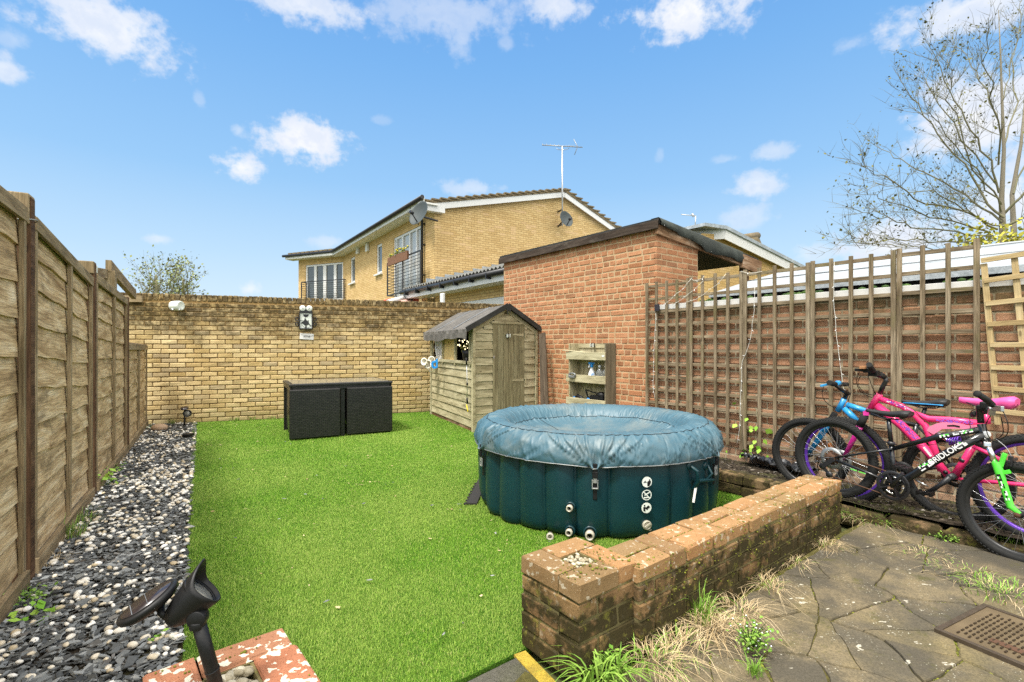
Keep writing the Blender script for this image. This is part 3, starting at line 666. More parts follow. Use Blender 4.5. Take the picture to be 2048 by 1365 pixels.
# ------------------------------------------------------------------ garden wall with white edge, garage roof behind
g0 = LB+.01; g1 = RW.t((RWX(2.4), 2.4, 0)); HG = 1.70
gw = thing('garden_wall', RW.at((g0+g1)/2, 0), 'red brick boundary wall behind the trellis with white edge strip', 'wall')
mb = MB(); mb.box(RW.at((g0+g1)/2, HG/2, -.101), RW.d, RW.n, UP, (g1-g0)/2, .10, HG/2); bricks(mb, RW, g0, g1, 0.0, 1.65, 0.0, 'stretch', 21)
mb.build('wall', [M['garden_mortar'], M['garden_brick']], gw)
mb = MB(); mb.box(RW.at((g0+g1)/2, HG+.022, -.10), RW.d, RW.n, UP, (g1-g0)/2, .125, .03); mb.build('edge_strip', M['white_strip'], gw, .004)
ga = thing('garage', RW.at(g0+2, 0, -2), 'low garage with a pale felt roof beyond the trellis wall', 'building')
mb = MB(); e0, e1 = RW.at(g0+.45, 0, -.42), RW.at(g1+1, 0, -.42); f0, f1 = RW.at(g0+.45, 0, -2.6), RW.at(g1+1, 0, -2.6); nr = 40; V = []
for i in range(nr):
    for j in range(8):
        p = e0.lerp(e1, i/(nr-1)).lerp(f0.lerp(f1, i/(nr-1)), j/7); V.append((p.x, p.y, 1.885+.52*j/7+random.uniform(-.004, .004)))
mb.smooth = True; mb.grid(V, nr, 8, [(i*.1, j*.3) for i in range(nr) for j in range(8)]); b0 = len(mb.v)
mb.smooth = False; mb.beam(e0+Vector((0, 0, 1.862)), e1+Vector((0, 0, 1.862)), .03, .055); mb.build('roof', M['white_roof'], ga)
mb = MB()
for k, z_ in ((3, 2.115), (6, 2.335)):
    a = e0.lerp(f0, k/7); b = e1.lerp(f1, k/7); mb.tube([a+Vector((0, 0, z_)), (a+b)/2+Vector((0, 0, z_+.008)), b+Vector((0, 0, z_))], .007, 6)
mb.build('roof_seam', M['grey_metal'], ga)
mb = MB(); mb.beam(e0+Vector((0, 0, .92))-RW.n*.06, e1+Vector((0, 0, .92))-RW.n*.06, .06, 1.84); mb.beam(f0+Vector((0, 0, 1.15)), f1+Vector((0, 0, 1.15)), .1, 2.3); mb.build('wall', M['dark_inside'], ga)
mb = MB()
for k in range(70):
    p = RW.at(random.uniform(g0+.5, g1), 1.752, random.uniform(-.32, -.14)); mb.lathe([(.001, 0), (.05*random.uniform(.4, 1), .006), (.03, .035), (.002, .045)], p, n=6)
o = mb.build('moss', M['leaf_dark']); tag(o, kind='stuff')
# ------------------------------------------------------------------ yellow brick house
GH = VPlane(-2.48, 16, .83, .558); LF = VPlane(-2.48, 16, -.558, .83); WF = VPlane(-8.32, 24.7, -.912, .41)
LF.n = Vector((-.83, -.558, 0))*1.0
hs = thing('house', (-2.48, 16, 0), 'two storey yellow brick house with white gable trim and juliet balconies', 'house')
def tz(pl, u, v, off=0): p = pl.px(u, v, off); return pl.t(p), p.z
tR, zR = tz(GH, 1123, 383); tE, zE = 0, 5.72; tF = 10.2; zRg = zR-.13
zr_at = lambda t: zE+(zRg-zE)*t/tR if t <= tR else zRg-(t-tR)*(zRg-tz(GH, 1225, 462)[1])/(tz(GH, 1225, 462)[0]-tR)
mb = MB(); rect_wall(mb, GH, 0, tF, 0, zE-.02)
pg = [(0, zE-.02), (tF, zE-.02), (tF, max(zE-.02, zr_at(tF)-.0)), (tR, zRg)]
poly = [(0, zE-.02), (tR*2 if False else min(tF, 9.6), zE-.02), (tR, zRg-.02)]
mb.add([GH.at(t, z) for t, z in poly], [(0, 1, 2)], [[(t, z) for t, z in poly]])
mb.build('wall', M['house_brick'], hs)
# front wall with openings
def hole(pl, u0, u1, vt, vb, uref):
    a, _ = tz(pl, u0, 600); b, _ = tz(pl, u1, 600); _, z1_ = tz(pl, uref, vt); _, z0_ = tz(pl, uref, vb); return (min(a, b), max(a, b), z0_, z1_)
H1 = hole(LF, 787, 843, 477, 596, 787); H2 = hole(LF, 753, 764, 491, 550, 753.5); H3 = hole(LF, 701, 710, 517, 568, 701.5); H4 = hole(WF, 611, 686, 531, 604, 611)
tI = LF.t((-8.32, 24.7, 0)); mb = MB(); rect_wall(mb, LF, 0, tI, 0, zE, [H1, H2, H3]); mb.build('wall', M['house_brick'], hs)
tW = 3.02; mb = MB(); rect_wall(mb, WF, 0, tW, 0, zE, [H4])
wv = Vector((-.41, .912, 0)); a_, b_ = WF.at(tW, 0), WF.at(tW, 0)+Vector((.41, .912, 0))*6
mb.quad(a_, b_, b_+Vector((0, 0, zE)), a_+Vector((0, 0, zE))); mb.build('wall', M['house_brick'], hs)
def window(pl, h, parent, mull, off=-.06, fr=.075, rail=None, curtain=False, name='window', pm='glass'):
    t0_, t1_, z0_, z1_ = h; mb = MB(); D = .05
    def bar(ta, tb, za, zb, o_=off, d_=D): mb.box(pl.at((ta+tb)/2, (za+zb)/2, o_), pl.d, pl.n, UP, abs(tb-ta)/2, d_/2, abs(zb-za)/2)
    bar(t0_, t1_, z1_-fr, z1_); bar(t0_, t1_, z0_, z0_+fr)
    bar(t0_, t0_+fr, z0_+fr, z1_-fr); bar(t1_-fr, t1_, z0_+fr, z1_-fr)
    for (ta, w_) in mull:
        tc = t0_+(t1_-t0_)*ta; bar(tc-w_/2, tc+w_/2, z0_+fr, z1_-fr, off+.012)
    if rail: bar(t0_+fr, t1_-fr, z0_+rail, z0_+rail+.05, off+.005)
    f = mb.build(name, M['upvc'], parent, .004)
    g = MB(); g.box(pl.at((t0_+t1_)/2, (z0_+z1_)/2, off-.02), pl.d, pl.n, UP, (t1_-t0_)/2-.02, .004, (z1_-z0_)/2-.02); g.build('pane', M[pm], f)
    if curtain:
        c = MB(); V = []
        for i in range(41):
            t = t0_+.05+(t1_-t0_-.1)*i/40; 
            for z in (z0_+.1, z1_-.1): V.append(pl.at(t, z, off-.035+.008*math.sin(i*1.9)))
        c.grid(V, 41, 2); c.build('curtain', M['curtain'], f)
    return f
window(LF, H1, hs, [(.19, .09), (.42, .10), (.68, .13), (.9, .06)], name='french_door', fr=.09, pm='glass_pale')
window(LF, H2, hs, [], fr=.10); window(LF, H3, hs, [], fr=.10)
window(WF, H4, hs, [(.215, .17), (.49, .20), (.74, .16)], name='french_door', fr=.09)
for h, pl in ((H2, LF), (H3, LF)):
    mb = MB(); mb.box(pl.at((h[0]+h[1])/2, h[2]-.03, .03), pl.d, pl.n, UP, (h[1]-h[0])/2+.08, .07, .03)
    mb.build('window_sill', M['upvc'], hs)
# roof slabs, tiles at the verge, bargeboards, gutter
mb = MB(); E = -.5; slope = (zRg-zE)/tR; ze = zE+slope*E+.06
mb.prism([(E, ze), (tR, zRg+.06), (tR, zRg+.18), (E, ze+.11)], GH.at(0, 0, .22), GH.d, UP, -GH.n, 11.2)
s2 = (zr_at(tR+1)-zRg); mb.prism([(tR+.001, zRg+.06), (tF+1, zRg+.06+s2*(tF+1-tR)), (tF+1, zRg+.18+s2*(tF+1-tR)), (tR+.001, zRg+.18)], GH.at(0, 0, .22), GH.d, UP, -GH.n, 11.2)
for i in range(19):                                                    # stepped tile ends
    t = E+(tR-E)*i/19; z = zE+slope*t+.165
    mb.box(GH.at(t+.17, z+.03, .20), GH.d, GH.n, UP, .17, .06, .022)
for i in range(16):
    t = tR+.1+i*.3; z = zRg+.165+s2*(t-tR); mb.box(GH.at(t, z+.03, .20), GH.d, GH.n, UP, .15, .06, .022)
# wing roof
wa, wb = WF.at(-.35, 0, .45), WF.at(tW+.45, 0, .45); wc, wd = WF.at(tW+.45, 0, -5), WF.at(-.35, 0, -5)
q = [wa, wb, wc, wd]; zz = [5.80, 5.80, 7.0, 7.0]
V = [(p.x, p.y, z_) for p, z_ in zip(q, zz)]+[(p.x, p.y, z_+.12) for p, z_ in zip(q, zz)]
mb.add(V, [(3, 2, 1, 0), (4, 5, 6, 7), (0, 1, 5, 4), (1, 2, 6, 5), (2, 3, 7, 6), (3, 0, 4, 7)])
for i in range(12): mb.box(WF.at(-.2+.3*i, 5.95, .38), WF.d, WF.n, UP, .11, .12, .035)
mb.build('roof', M['roof_tile'], hs)
mb = MB(); bz = -.03
def rk(t): return zr_at(t)+bz
mb.beam(GH.at(E+.05, zE+slope*E-.03, .17), GH.at(tR, rk(tR), .17), .04, .2); mb.beam(GH.at(tR, rk(tR), .17), GH.at(tF+.6, zRg+bz+s2*(tF+.6-tR), .17), .04, .2)
mb.box(GH.at(E/2+.1, zE-.11, .10), GH.d, GH.n, UP, .42, .11, .12); mb.build('bargeboard', M['upvc'], hs)
mb = MB(); mb.beam(LF.at(-.3, zE-.03, .25), LF.at(tI+.2, zE-.03, .25), .5, .05); mb.beam(LF.at(-.3, zE+.06, .49), LF.at(tI+.2, zE+.06, .49), .03, .2)
mb.beam(WF.at(-.2, zE-.025, .24), WF.at(tW+.4, zE-.025, .24), .48, .05); mb.beam(WF.at(-.2, zE+.06, .47), WF.at(tW+.4, zE+.06, .47), .03, .18); mb.build('soffit', M['soffit'], hs)
mb = MB(); mb.tube([LF.at(-.35, zE+.12, .57), LF.at(tI+.0, zE+.12, .57), WF.at(tW+.5, zE+.12, .55)], .065, 10)
mb.build('gutter', M['black_metal'], hs)
mb = MB(); p0 = LF.px(844, 440, .10); td = LF.t(p0); mb.tube([LF.at(td-.0, zE+.05, .5), LF.at(td, zE-.3, .10), LF.at(td, 3.0, .10)], .045, 10)
for z in (3.6, 4.6, 5.3): mb.box(LF.at(td, z, .06), LF.d, LF.n, UP, .06, .06, .02)
mb.build('downpipe', M['black_metal'], hs)
for (u, v) in ((718, 501), (737, 496)):
    mb = MB(); t_, z_ = tz(LF, u, v); mb.box(LF.at(t_, z_, .06), LF.d, LF.n, UP, .13, .05, .17); mb.build('vent_box', M['soffit'], hs, .01)
def balcony(pl, u0, u1, vt, vb, off, uref, nm=3):
    ta, zt = tz(pl, uref, vt, off); tb, zb = ta, tz(pl, uref, vb, off)[1]; t0_, t1_ = sorted((tz(pl, u0, 560, off)[0], tz(pl, u1, 560, off)[0])); mb = MB()
    for z in (zt, zb): mb.beam(pl.at(t0_, z, off), pl.at(t1_, z, off), .05, .04)
    for t in (t0_, t1_):
        if pl is LF and t == t0_: continue
        mb.beam(pl.at(t, zt, off), pl.at(t, zt, 0), .04, .04); mb.beam(pl.at(t, zb, off), pl.at(t, zb, 0), .04, .04)
        mb.beam(pl.at(t, zb, .03), pl.at(t, zt, .03), .03, .03, up=(1, 0, 0))
    for i in range(nm+1): t = t0_+(t1_-t0_)*i/nm; mb.beam(pl.at(t, zb, off), pl.at(t, zt, off), .045, .045, up=(1, 0, 0))
    for i in range(1, 11): z = zb+(zt-zb)*i/11; mb.beam(pl.at(t0_, z, off), pl.at(t1_, z, off), .016, .016); (None if pl is LF else mb.beam(pl.at(t0_, z, off), pl.at(t0_, z, 0), .016, .016)); mb.beam(pl.at(t1_, z, off), pl.at(t1_, z, 0), .016, .016)
    mb.build('balcony', M['black_metal'], hs); return t0_, t1_, zt
bt0, bt1, bzt = balcony(LF, 775, 841, 527, 592, .35, 775, 2)
balcony(WF, 603, 688, 565, 612, .35, 603, 1)
# flower trough hung on the balcony
ft = thing('flower_box', LF.at((bt0+bt1)/2, bzt-.2, .42), 'brown slatted flower box with yellow flowers hung on the near balcony rail', 'flower box')
mb = MB(); ta, _ = tz(LF, 778, 530, .42); tb, _ = tz(LF, 816, 520, .42)
for i in range(40):
    t = ta+(tb-ta)*i/39; mb.box(LF.at(t, bzt-.02, .46), LF.d, LF.n, UP, abs(tb-ta)/90, .012, .15)
mb.box(LF.at((ta+tb)/2, bzt-.02, .42), LF.d, LF.n, UP, abs(tb-ta)/2, .03, .14); mb.build('trough', M['brown_planter'], ft)
fl = MB(); fg = MB()
for i in range(46):
    p = LF.at(random.uniform(min(ta, tb), max(ta, tb)), bzt+random.uniform(.12, .3), .44+random.uniform(-.06, .06)); (fl if i % 3 == 0 else fg).lathe([(.001, -.03), (.05, 0), (.001, .03)], p, n=6)
fl.build('flowers', M['flower_yellow'], ft); fg.build('foliage', M['leaf_green'], ft)
# ------------------------------------------------------------------ single storey extension of the house (bungalow wing)
ex = thing('extension', (-1.5, 12.8, 0), 'single storey brick extension with a corrugated roof and black gutter', 'building')
X0, X1 = Vector((-3.36, 15.4, 0)), Vector((.25, 10.39, 0)); EX = VPlane(X0.x, X0.y, (X1-X0).x, (X1-X0).y); LX = (X1-X0).length; zg = 2.9
EX.n = Vector((-.811, -.585, 0)); pr = -EX.n
mb = MB(); nu = 170; V = []
for i in range(nu):
    s_ = LX*i/(nu-1); w_ = .03*math.cos(2*math.pi*s_/.16)
    for k in range(2):
        p = EX.o+EX.d*s_+pr*(k*3.9)
        g = (p-Vector((-2.48, 16, 0))).dot(GH.n)                  # stop at the gable wall
        kk = k*3.9
        if k and g < 0:
            den = pr.dot(GH.n); a = EX.o+EX.d*s_; kk = max(0, -(a-Vector((-2.48, 16, 0))).dot(GH.n)/den) if den < 0 else kk
            p = a+pr*min(kk, 3.9)
        V.append((p.x, p.y, zg+.1+.3*min(kk, 3.9)+w_))
mb.smooth = True; mb.grid(V, nu, 2); mb.build('roof', M['corrugated'], ex)
mb = MB()
for i in range(9):                                                 # stepped lead flashing on the gable
    u = 862+i*18.5; p = GH.px(u, 566-i*4.1, .03); t_ = GH.t(p); mb.prism([(-.16, -.16), (.18, -.10), (.18, .13), (-.16, .13)], GH.at(t_, p.z, .012), GH.d, UP, GH.n, .012)
mb.build('flashing', M['lead'], ex)
mb = MB(); mb.tube([EX.at(0, zg-.02, .06), EX.at(LX, zg-.02, .06)], .062, 10)
for i in range(8): s_ = .4+i*.75; mb.box(EX.at(s_, zg-.06, .05), EX.d, EX.n, UP, .015, .08, .07)
mb.build('gutter', M['black_metal'], ex)
mb = MB(); mb.box(EX.at(LX/2, zg-.11, -.02), EX.d, EX.n, UP, LX/2, .012, .10); mb.box(EX.at(LX/2, zg-.20, -.26), EX.d, EX.n, UP, LX/2, .23, .012); mb.build('soffit', M['upvc'], ex)
DH = (2.05, LX-.06, .2, 2.42); mb = MB(); rect_wall(mb, EX, 1.3, LX, 0, zg-.2, [DH], off=-.45); mb.box(EX.at(.55, (zg-.2)/2, -.6), EX.d, EX.n, UP, .18, .14, (zg-.2)/2)
mb.build('wall', M['house_brick'], ex)
window(EX, DH, ex, [(.26, .1), (.5, .16), (.76, .1)], off=-.5, name='patio_door', fr=.20)
mb = MB(); mb.beam(EX.at(.4, 1.3, -2.6), EX.at(LX, 1.3, -2.6), .1, 2.5); mb.build('inner_wall', M['dark_inside'], ex)
mb = MB(); p = P(885, 597, 12.4); mb.box(p, EX.d, EX.n, UP, .07, .04, .125); ab = mb.build('alarm_box', M['upvc'], None, .02); tag(ab, 'white alarm box under the extension eaves', 'alarm box')
am = MB(); am.box(p-Vector((0, 0, .135)), EX.d, EX.n, UP, .071, .042, .012); am.build('base_stripe', M['blue_plastic'], ab)
# awning
aw = thing('awning', P(805, 601, 15.2), 'faded pink awning low under the balcony', 'awning'); mb = MB()
a, b = P(778, 606, 14.2), P(826, 592, 15.9); dn = Vector((-.35, -.6, -.5)); mb.quad(a+dn, b+dn*.6+Vector((.6, -.3, -.1)), b, a); mb.build('canopy', M['awning_pink'], aw)
mb = MB(); mb.tube([P(776, 604.5, 14.2), P(824, 592, 15.9)], .07, 8); mb.build('cassette', M['upvc'], aw)
mb = MB(); mb.beam(P(764, 607, 14.3), P(780, 601, 14.8), .1, .12); mb.build('end_cap', M['red_tile'], aw); mb = MB(); mb.beam(P(829, 601, 15.5), P(835, 600, 15.3), .1, .5); mb.build('end_cap', M['red_tile'], aw)
# ------------------------------------------------------------------ far yellow building on the right and its neighbours
fb = thing('far_building', (7, 15, 0), 'yellow brick building with a deep white sloping fascia beyond the carport', 'building')
FB = VPlane(5.4, 13, .796, .605); pk = FB.px(1439, 460); p2 = FB.px(1600, 540); t2 = FB.t(p2); sl = (p2.z-pk.z)/(t2)
mb = MB(); mb.add([FB.at(-3.9, 0), FB.at(9, 0), FB.at(9, pk.z+sl*9-.3), FB.at(0, pk.z-.12), FB.at(-.8, pk.z-.2), FB.at(-3.9, 2.6)], [(0, 1, 2, 3, 4, 5)], [[(-3.9, 0), (9, 0), (9, pk.z+sl*9), (0, pk.z), (-.8, pk.z), (-3.9, 2.6)]]); mb.build('wall', M['far_brick'], fb)
mb = MB(); mb.beam(FB.at(0, pk.z-.14, .14), FB.at(9, pk.z-.14+sl*9, .14), .03, .26); mb.beam(FB.at(.0, pk.z-.14, .14), FB.at(-.9, pk.z-.22, -.4), .03, .24); mb.build('fascia', M['upvc'], fb)
mb = MB(); mb.prism([(-1.0, -.06), (0, 0), (9, sl*9), (9, sl*9+.10), (0, .09), (-1.0, .02)], FB.at(0, pk.z-.02, .2), FB.d, UP, -FB.n, 6); mb.build('roof', M['lead'], fb)
rt = thing('tiled_roof', P(1500, 500, 22), 'brown ridge tiles and roof end peeking over the white fascia', 'roof'); mb = MB()
a = P(1478, 492, 21); mb.tube([P(1480, 478, 20), P(1514, 472, 22)], .16, 10); mb.add([P(1470, 505, 20), P(1530, 520, 20), P(1525, 498, 20), P(1514, 474, 20), P(1482, 480, 20)], [(0, 1, 2, 3, 4)]); mb.add([P(1530, 520, 20), P(1536, 520, 23), P(1518, 474, 23), P(1514, 474, 20)], [(0, 1, 2, 3)]); mb.build('ridge', M['roof_tile'], rt)
rt2 = thing('ridge_tile', P(1415, 458, 15), 'rounded mossy ridge tile at the left peak of the far roof', 'roof tile'); mb = MB(); mb.tube([P(1402, 464, 15), P(1427, 456, 14.2)], .12, 10); mb.build('tile', M['roof_tile'], rt2)
# ================================================================== left fence
def waney_panel(Y0, Y1, zb, zt0, zt1, label, group, low=False):
    a, b = Vector((FEX(Y0), Y0, 0)), Vector((FEX(Y1), Y1, 0)); L = (b-a).length; pl = VPlane(a.x, a.y, b.x-a.x, b.y-a.y); pl.n = FE.n.copy()
    t = thing('lap_fence', (a+b)/2, label, 'fence panel', group)
    nb = 7 if low else 10; ht = lambda s_: zt0+(zt1-zt0)*s_/L; mb = MB(); n = 34
    for k in range(nb):
        ph = [random.uniform(0, 6) for _ in range(4)]; V = []; U = []
        f0, f1 = k/nb, (k+1)/nb; r = (random.random(), random.random(), random.random()); am = random.uniform(.004, .010)
        for i in range(n):
            s_ = L*i/(n-1); wob = am*(math.sin(s_*3.1+ph[0])+.6*math.sin(s_*7.3+ph[1])+.3*math.sin(s_*17+ph[2]))
            z0_ = zb+(ht(s_)-zb)*f0+wob-.01; z1_ = zb+(ht(s_)-zb)*f1+.03; cup = .004*math.sin(s_*5+ph[3])
            for j in range(5):
                q = j/4; z = z0_+(z1_-z0_)*q; off = .017*(1-q)-.010+cup*math.sin(q*3)*.4; V.append(pl.at(s_, z, off)); U.append((s_, z-z0_))
            V.append(pl.at(s_, z0_, -.008)); U.append((s_, -.01))
        # reorder: bottom return, then up
        V2 = []; U2 = []
        for i in range(n):
            c = V[i*6:(i+1)*6]; u = U[i*6:(i+1)*6]; V2 += [c[5]]+c[:5]; U2 += [u[5]]+u[:5]
        mb.grid(V2, n, 6, U2, r)
    mb.build('boards', M['fence_wood'], t)
    for i, s_ in enumerate((.02, L*.52, L-.02)):
        m = MB(); m.beam(pl.at(s_, zb-.02, .018), pl.at(s_+(.03 if i == 1 else 0), ht(s_)-.02, .020), .038, .022, up=pl.n); m.build('batten', M['fence_frame'] if i else M['fence_frame'], t, .002)
    m = MB(); m.beam(pl.at(-.0, ht(0)-.03, .026), pl.at(L, ht(L)-.03, .026), .02, .075); m.beam(pl.at(0, ht(0)+.012, 0), pl.at(L, ht(L)+.012, 0), .05, .012); m.build('top_rail', M['fence_frame'], t, .003)
    m = MB(); m.beam(pl.at(0, .045, .03), pl.at(L, .045, .03), .03, .1); m.build('gravel_board', M['fence_frame'], t, .003)
    return t
GP = 'waney lap panels of the left fence'
waney_panel(.75, 2.56, .1, 1.99, 1.955, 'nearest fence panel, cut by the left edge, with greenish lower boards', GP)
waney_panel(2.70, 4.06, .1, 1.945, 1.80, 'second fence panel, just beyond the tall brown post', GP)
waney_panel(4.22, 5.82, .1, 1.85, 1.79, 'third fence panel, below the raised timber rail', GP)
waney_panel(5.92, 7.78, .08, 1.27, 1.25, 'low fence panel in the corner against the yellow wall', GP, low=True)
def fpost(Y, w, z, label, mat='fence_brown', cap=None, off=0.0, grp='posts of the left fence'):
    p = Vector((FEX(Y), Y, 0))+FE.n*off; m = MB(); m.box(p+Vector((0, 0, z/2)), FE.d, FE.n, UP, w/2, w/2, z/2)
    t = thing('fence_post', p, label, 'fence post', grp); m.build('post', M[mat], t, .004)
    if cap:
        m = MB(); m.box(p-FE.n*.035+Vector((0, 0, z-cap/2+.015)), FE.d, FE.n, UP, w/2+.018, w/2+.03, cap/2); m.build('post_head', M['fence_frame'], t, .006)
    return t
pt = fpost(2.63, .075, 2.03, 'tall brown fence post with a loop of wire round its pale head', cap=.16)
m = MB(); c = Vector((FEX(2.63), 2.63, 1.90)); m.tube([c+FE.d*(.06*math.cos(a))+FE.n*(.075*math.sin(a)-.02)+Vector((0, 0, .015*math.sin(a))) for a in np.linspace(0, 6.28, 20, endpoint=False)], .0035, 6, closed=True); m.build('wire', M['grey_metal'], pt)
fpost(4.14, .07, 1.93, 'second fence post, with a small solar light near its head', cap=.10)
fpost(5.87, .075, 1.82, 'third fence post, at the start of the low panel')
fpost(5.62, .15, 2.08, 'short thick post standing just behind the third fence panel', 'fence_frame', off=-.12)
# leftover timbers
m = MB(); m.beam(P(180, 545, 4.35), P(214, 548, 5.6), .035, .10); o = m.build('timber_rail', M['fence_frame'], None, .003); tag(o, 'short timber rail bridging the second post and the thick post', 'timber rail')
m = MB(); m.beam(P(217, 532, 5.5), P(268, 590, 7.3), .055, .13); o = m.build('timber_rail', M['fence_frame'], None, .003); tag(o, 'long timber rail sloping down from the thick post to the yellow wall', 'timber rail')
m = MB(); m.beam(BW.px(240, 598, .05), BW.px(285, 598.5, .05), .06, .10); o = m.build('timber_block', M['fence_frame'], None, .003); tag(o, 'short timber block fixed to the top left of the yellow wall', 'timber block')
def solar_light(p, n, label, s_=.05):
    t = thing('solar_light', p, label, 'wall light', 'small solar wall lights'); x, y, z = UP.cross(n).normalized(), UP, n
    m = MB(); m.box(p+n*.02, x, n, UP, s_*.55, .02, s_*.8); m.build('body', M['black_plastic'], t, .006)
    m = MB(); m.box(p+n*.045+x*s_*.75, x, n, UP, s_*.1, .012, s_*.7); m.box(p+n*.045-x*s_*.7, x, n, UP, s_*.08, .012, s_*.7); m.build('trim', M['lamp_white'], t, .004)
    m = MB(); m.box(p+n*.05, x, n, UP, s_*.4, .01, s_*.5); m.build('lens', M['lens'], t)
    return t
solar_light(P(184, 540, 4.2), Vector((.6, -.8, 0)).normalized(), 'small solar light on the head of the second fence post', .045)
# ================================================================== things on the yellow wall
c = BW.px(354, 612, .10); t = thing('security_light', c, 'round white security lamp with twin sensors on the left of the yellow wall', 'wall lamp')
ax = (BW.d*.85+BW.n*.5).normalized(); m = MB(); m.lathe([(.001, -.10), (.05, -.10), (.072, -.085), (.078, -.04), (.078, .05), (.072, .075), (.060, .078), (.05, .07), (.001, .07)], c, ax, 24); m.build('body', M['lamp_white'], t)
m = MB()
for k in (-.045, .045): m.lathe([(.001, -.02), (.018, -.02), (.02, 0), (.018, .022), (.001, .03)], c+BW.d*k-UP*.06+BW.n*.045, (BW.n-UP*.6), 12)
m.build('sensor', M['steel'], t); m = MB(); m.box(c-BW.n*.06, BW.d, BW.n, UP, .05, .045, .04); m.build('bracket', M['lamp_white'], t)
# motif lantern
lc = BW.px(612, 642, .03); t = thing('wall_lantern', lc, 'black framed wall lantern with a dark rider silhouette and two round dials', 'lantern'); W_ = .108; Hh = .148
def onb(u, v, off=.06): return BW.px(u, v, off)
m = MB()
for (a, b, c_, d_) in ((-1, -.86, -1, 1), (.86, 1, -1, 1), (-1, 1, .9, 1), (-1, 1, -1, -.88)):
    m.box(lc+BW.d*W_*(a+b)/2+UP*Hh*(c_+d_)/2+BW.n*.01, BW.d, BW.n, UP, W_*(b-a)/2, .035, Hh*(d_-c_)/2)
m.box(lc+UP*.20+BW.n*.0, BW.d, BW.n, UP, .10, .02, .055)
for sx_ in (-1, 1):
    for dz in (.03, -.06): m.tube([lc+BW.d*sx_*(W_+.035+.025*math.cos(a))+UP*(dz+.03*math.sin(a)) for a in np.linspace(0, 6.28, 14, endpoint=False)], .008, 6, closed=True)
m.tube([lc-BW.d*.18+UP*.0+BW.n*.05, lc-BW.d*.02+UP*.0+BW.n*.05], .004, 6)
m.build('frame', M['black_metal'], t)
m = MB(); m.box(lc+BW.n*.012, BW.d, BW.n, UP, W_*.86, .012, Hh*.88); m.build('panel', M['lamp_white'], t)
m = MB(); o_ = lc+BW.n*.0255
sil = [(-.085, -.045), (-.06, -.02), (-.03, 0), (-.022, .018), (-.026, .034), (-.010, .05), (-.004, .033), (.0, .02), (.012, .012), (.02, -.012), (.03, .012), (.042, .012), (.045, -.03), (.062, -.062), (.082, -.085), (.066, -.088), (.04, -.058), (.03, -.075), (.0, -.078), (-.03, -.072), (-.045, -.055)]
m.prism(sil, o_, BW.d, UP, BW.n, .003); m.box(o_-UP*.10, BW.d, BW.n, UP, .012, .003, .03); m.tube([o_-BW.d*.08-UP*.06, o_-BW.d*.02-UP*.12, o_+BW.d*.04-UP*.12, o_+BW.d*.09-UP*.08], .003, 5); m.prism([(.045*math.cos(a), .11-.05*math.sin(a)) for a in np.linspace(0, 3.14, 14)], o_, BW.d, UP, BW.n, .003)
m.build('silhouette', M['black_metal'], t)
for sx_ in (-1, 1):
    c = lc+BW.d*sx_*.054+UP*.215+BW.n*.03; m = MB(); m.lathe([(.001, -.02), (.05, -.02), (.05, .0), (.044, .006), (.001, .006)], c, BW.n, 24); dl = m.build('dial', M['lamp_white'], t)
    m = MB(); m.tube([c+BW.n*.008-BW.d*.012*sx_-UP*.02, c+BW.n*.008+BW.d*.004+UP*.016], .003, 5); m.lathe([(.001, 0), (.006, 0), (.001, .004)], c+BW.n*.006, BW.n, 8); m.build('dial_hand', M['black_metal'], dl)
pc = BW.px(613.5, 673.5, .01); t = thing('plaque', pc, 'small white hanging plaque below the lantern', 'plaque'); ta_ = R(-3.5); px_ = (BW.d*math.cos(ta_)+UP*math.sin(ta_)); py_ = (UP*math.cos(ta_)-BW.d*math.sin(ta_))
m = MB(); m.box(pc+BW.n*.006, px_, BW.n, py_, .112, .005, .052); m.build('board', M['upvc'], t, .002)
m = MB(); m.tube([pc+px_*.07+py_*.05, pc+py_*.12+BW.n*.02, pc-px_*.07+py_*.05], .0015, 5); m.prism([(-.095, .03), (-.075, .035), (-.085, .015), (-.07, -.01)], pc+BW.n*.011, px_, py_, BW.n, .001); m.prism([(.07, .015), (.095, .03), (.10, .02), (.075, .005)], pc+BW.n*.011, px_, py_, BW.n, .001); m.build('bow', M['grey_metal'], t)
text('ZONE', 'lettering', .042, M['black_metal'], t, pc+BW.n*.012, BW.d*math.cos(ta_)*1+UP*math.sin(ta_), py_, shear=.3)
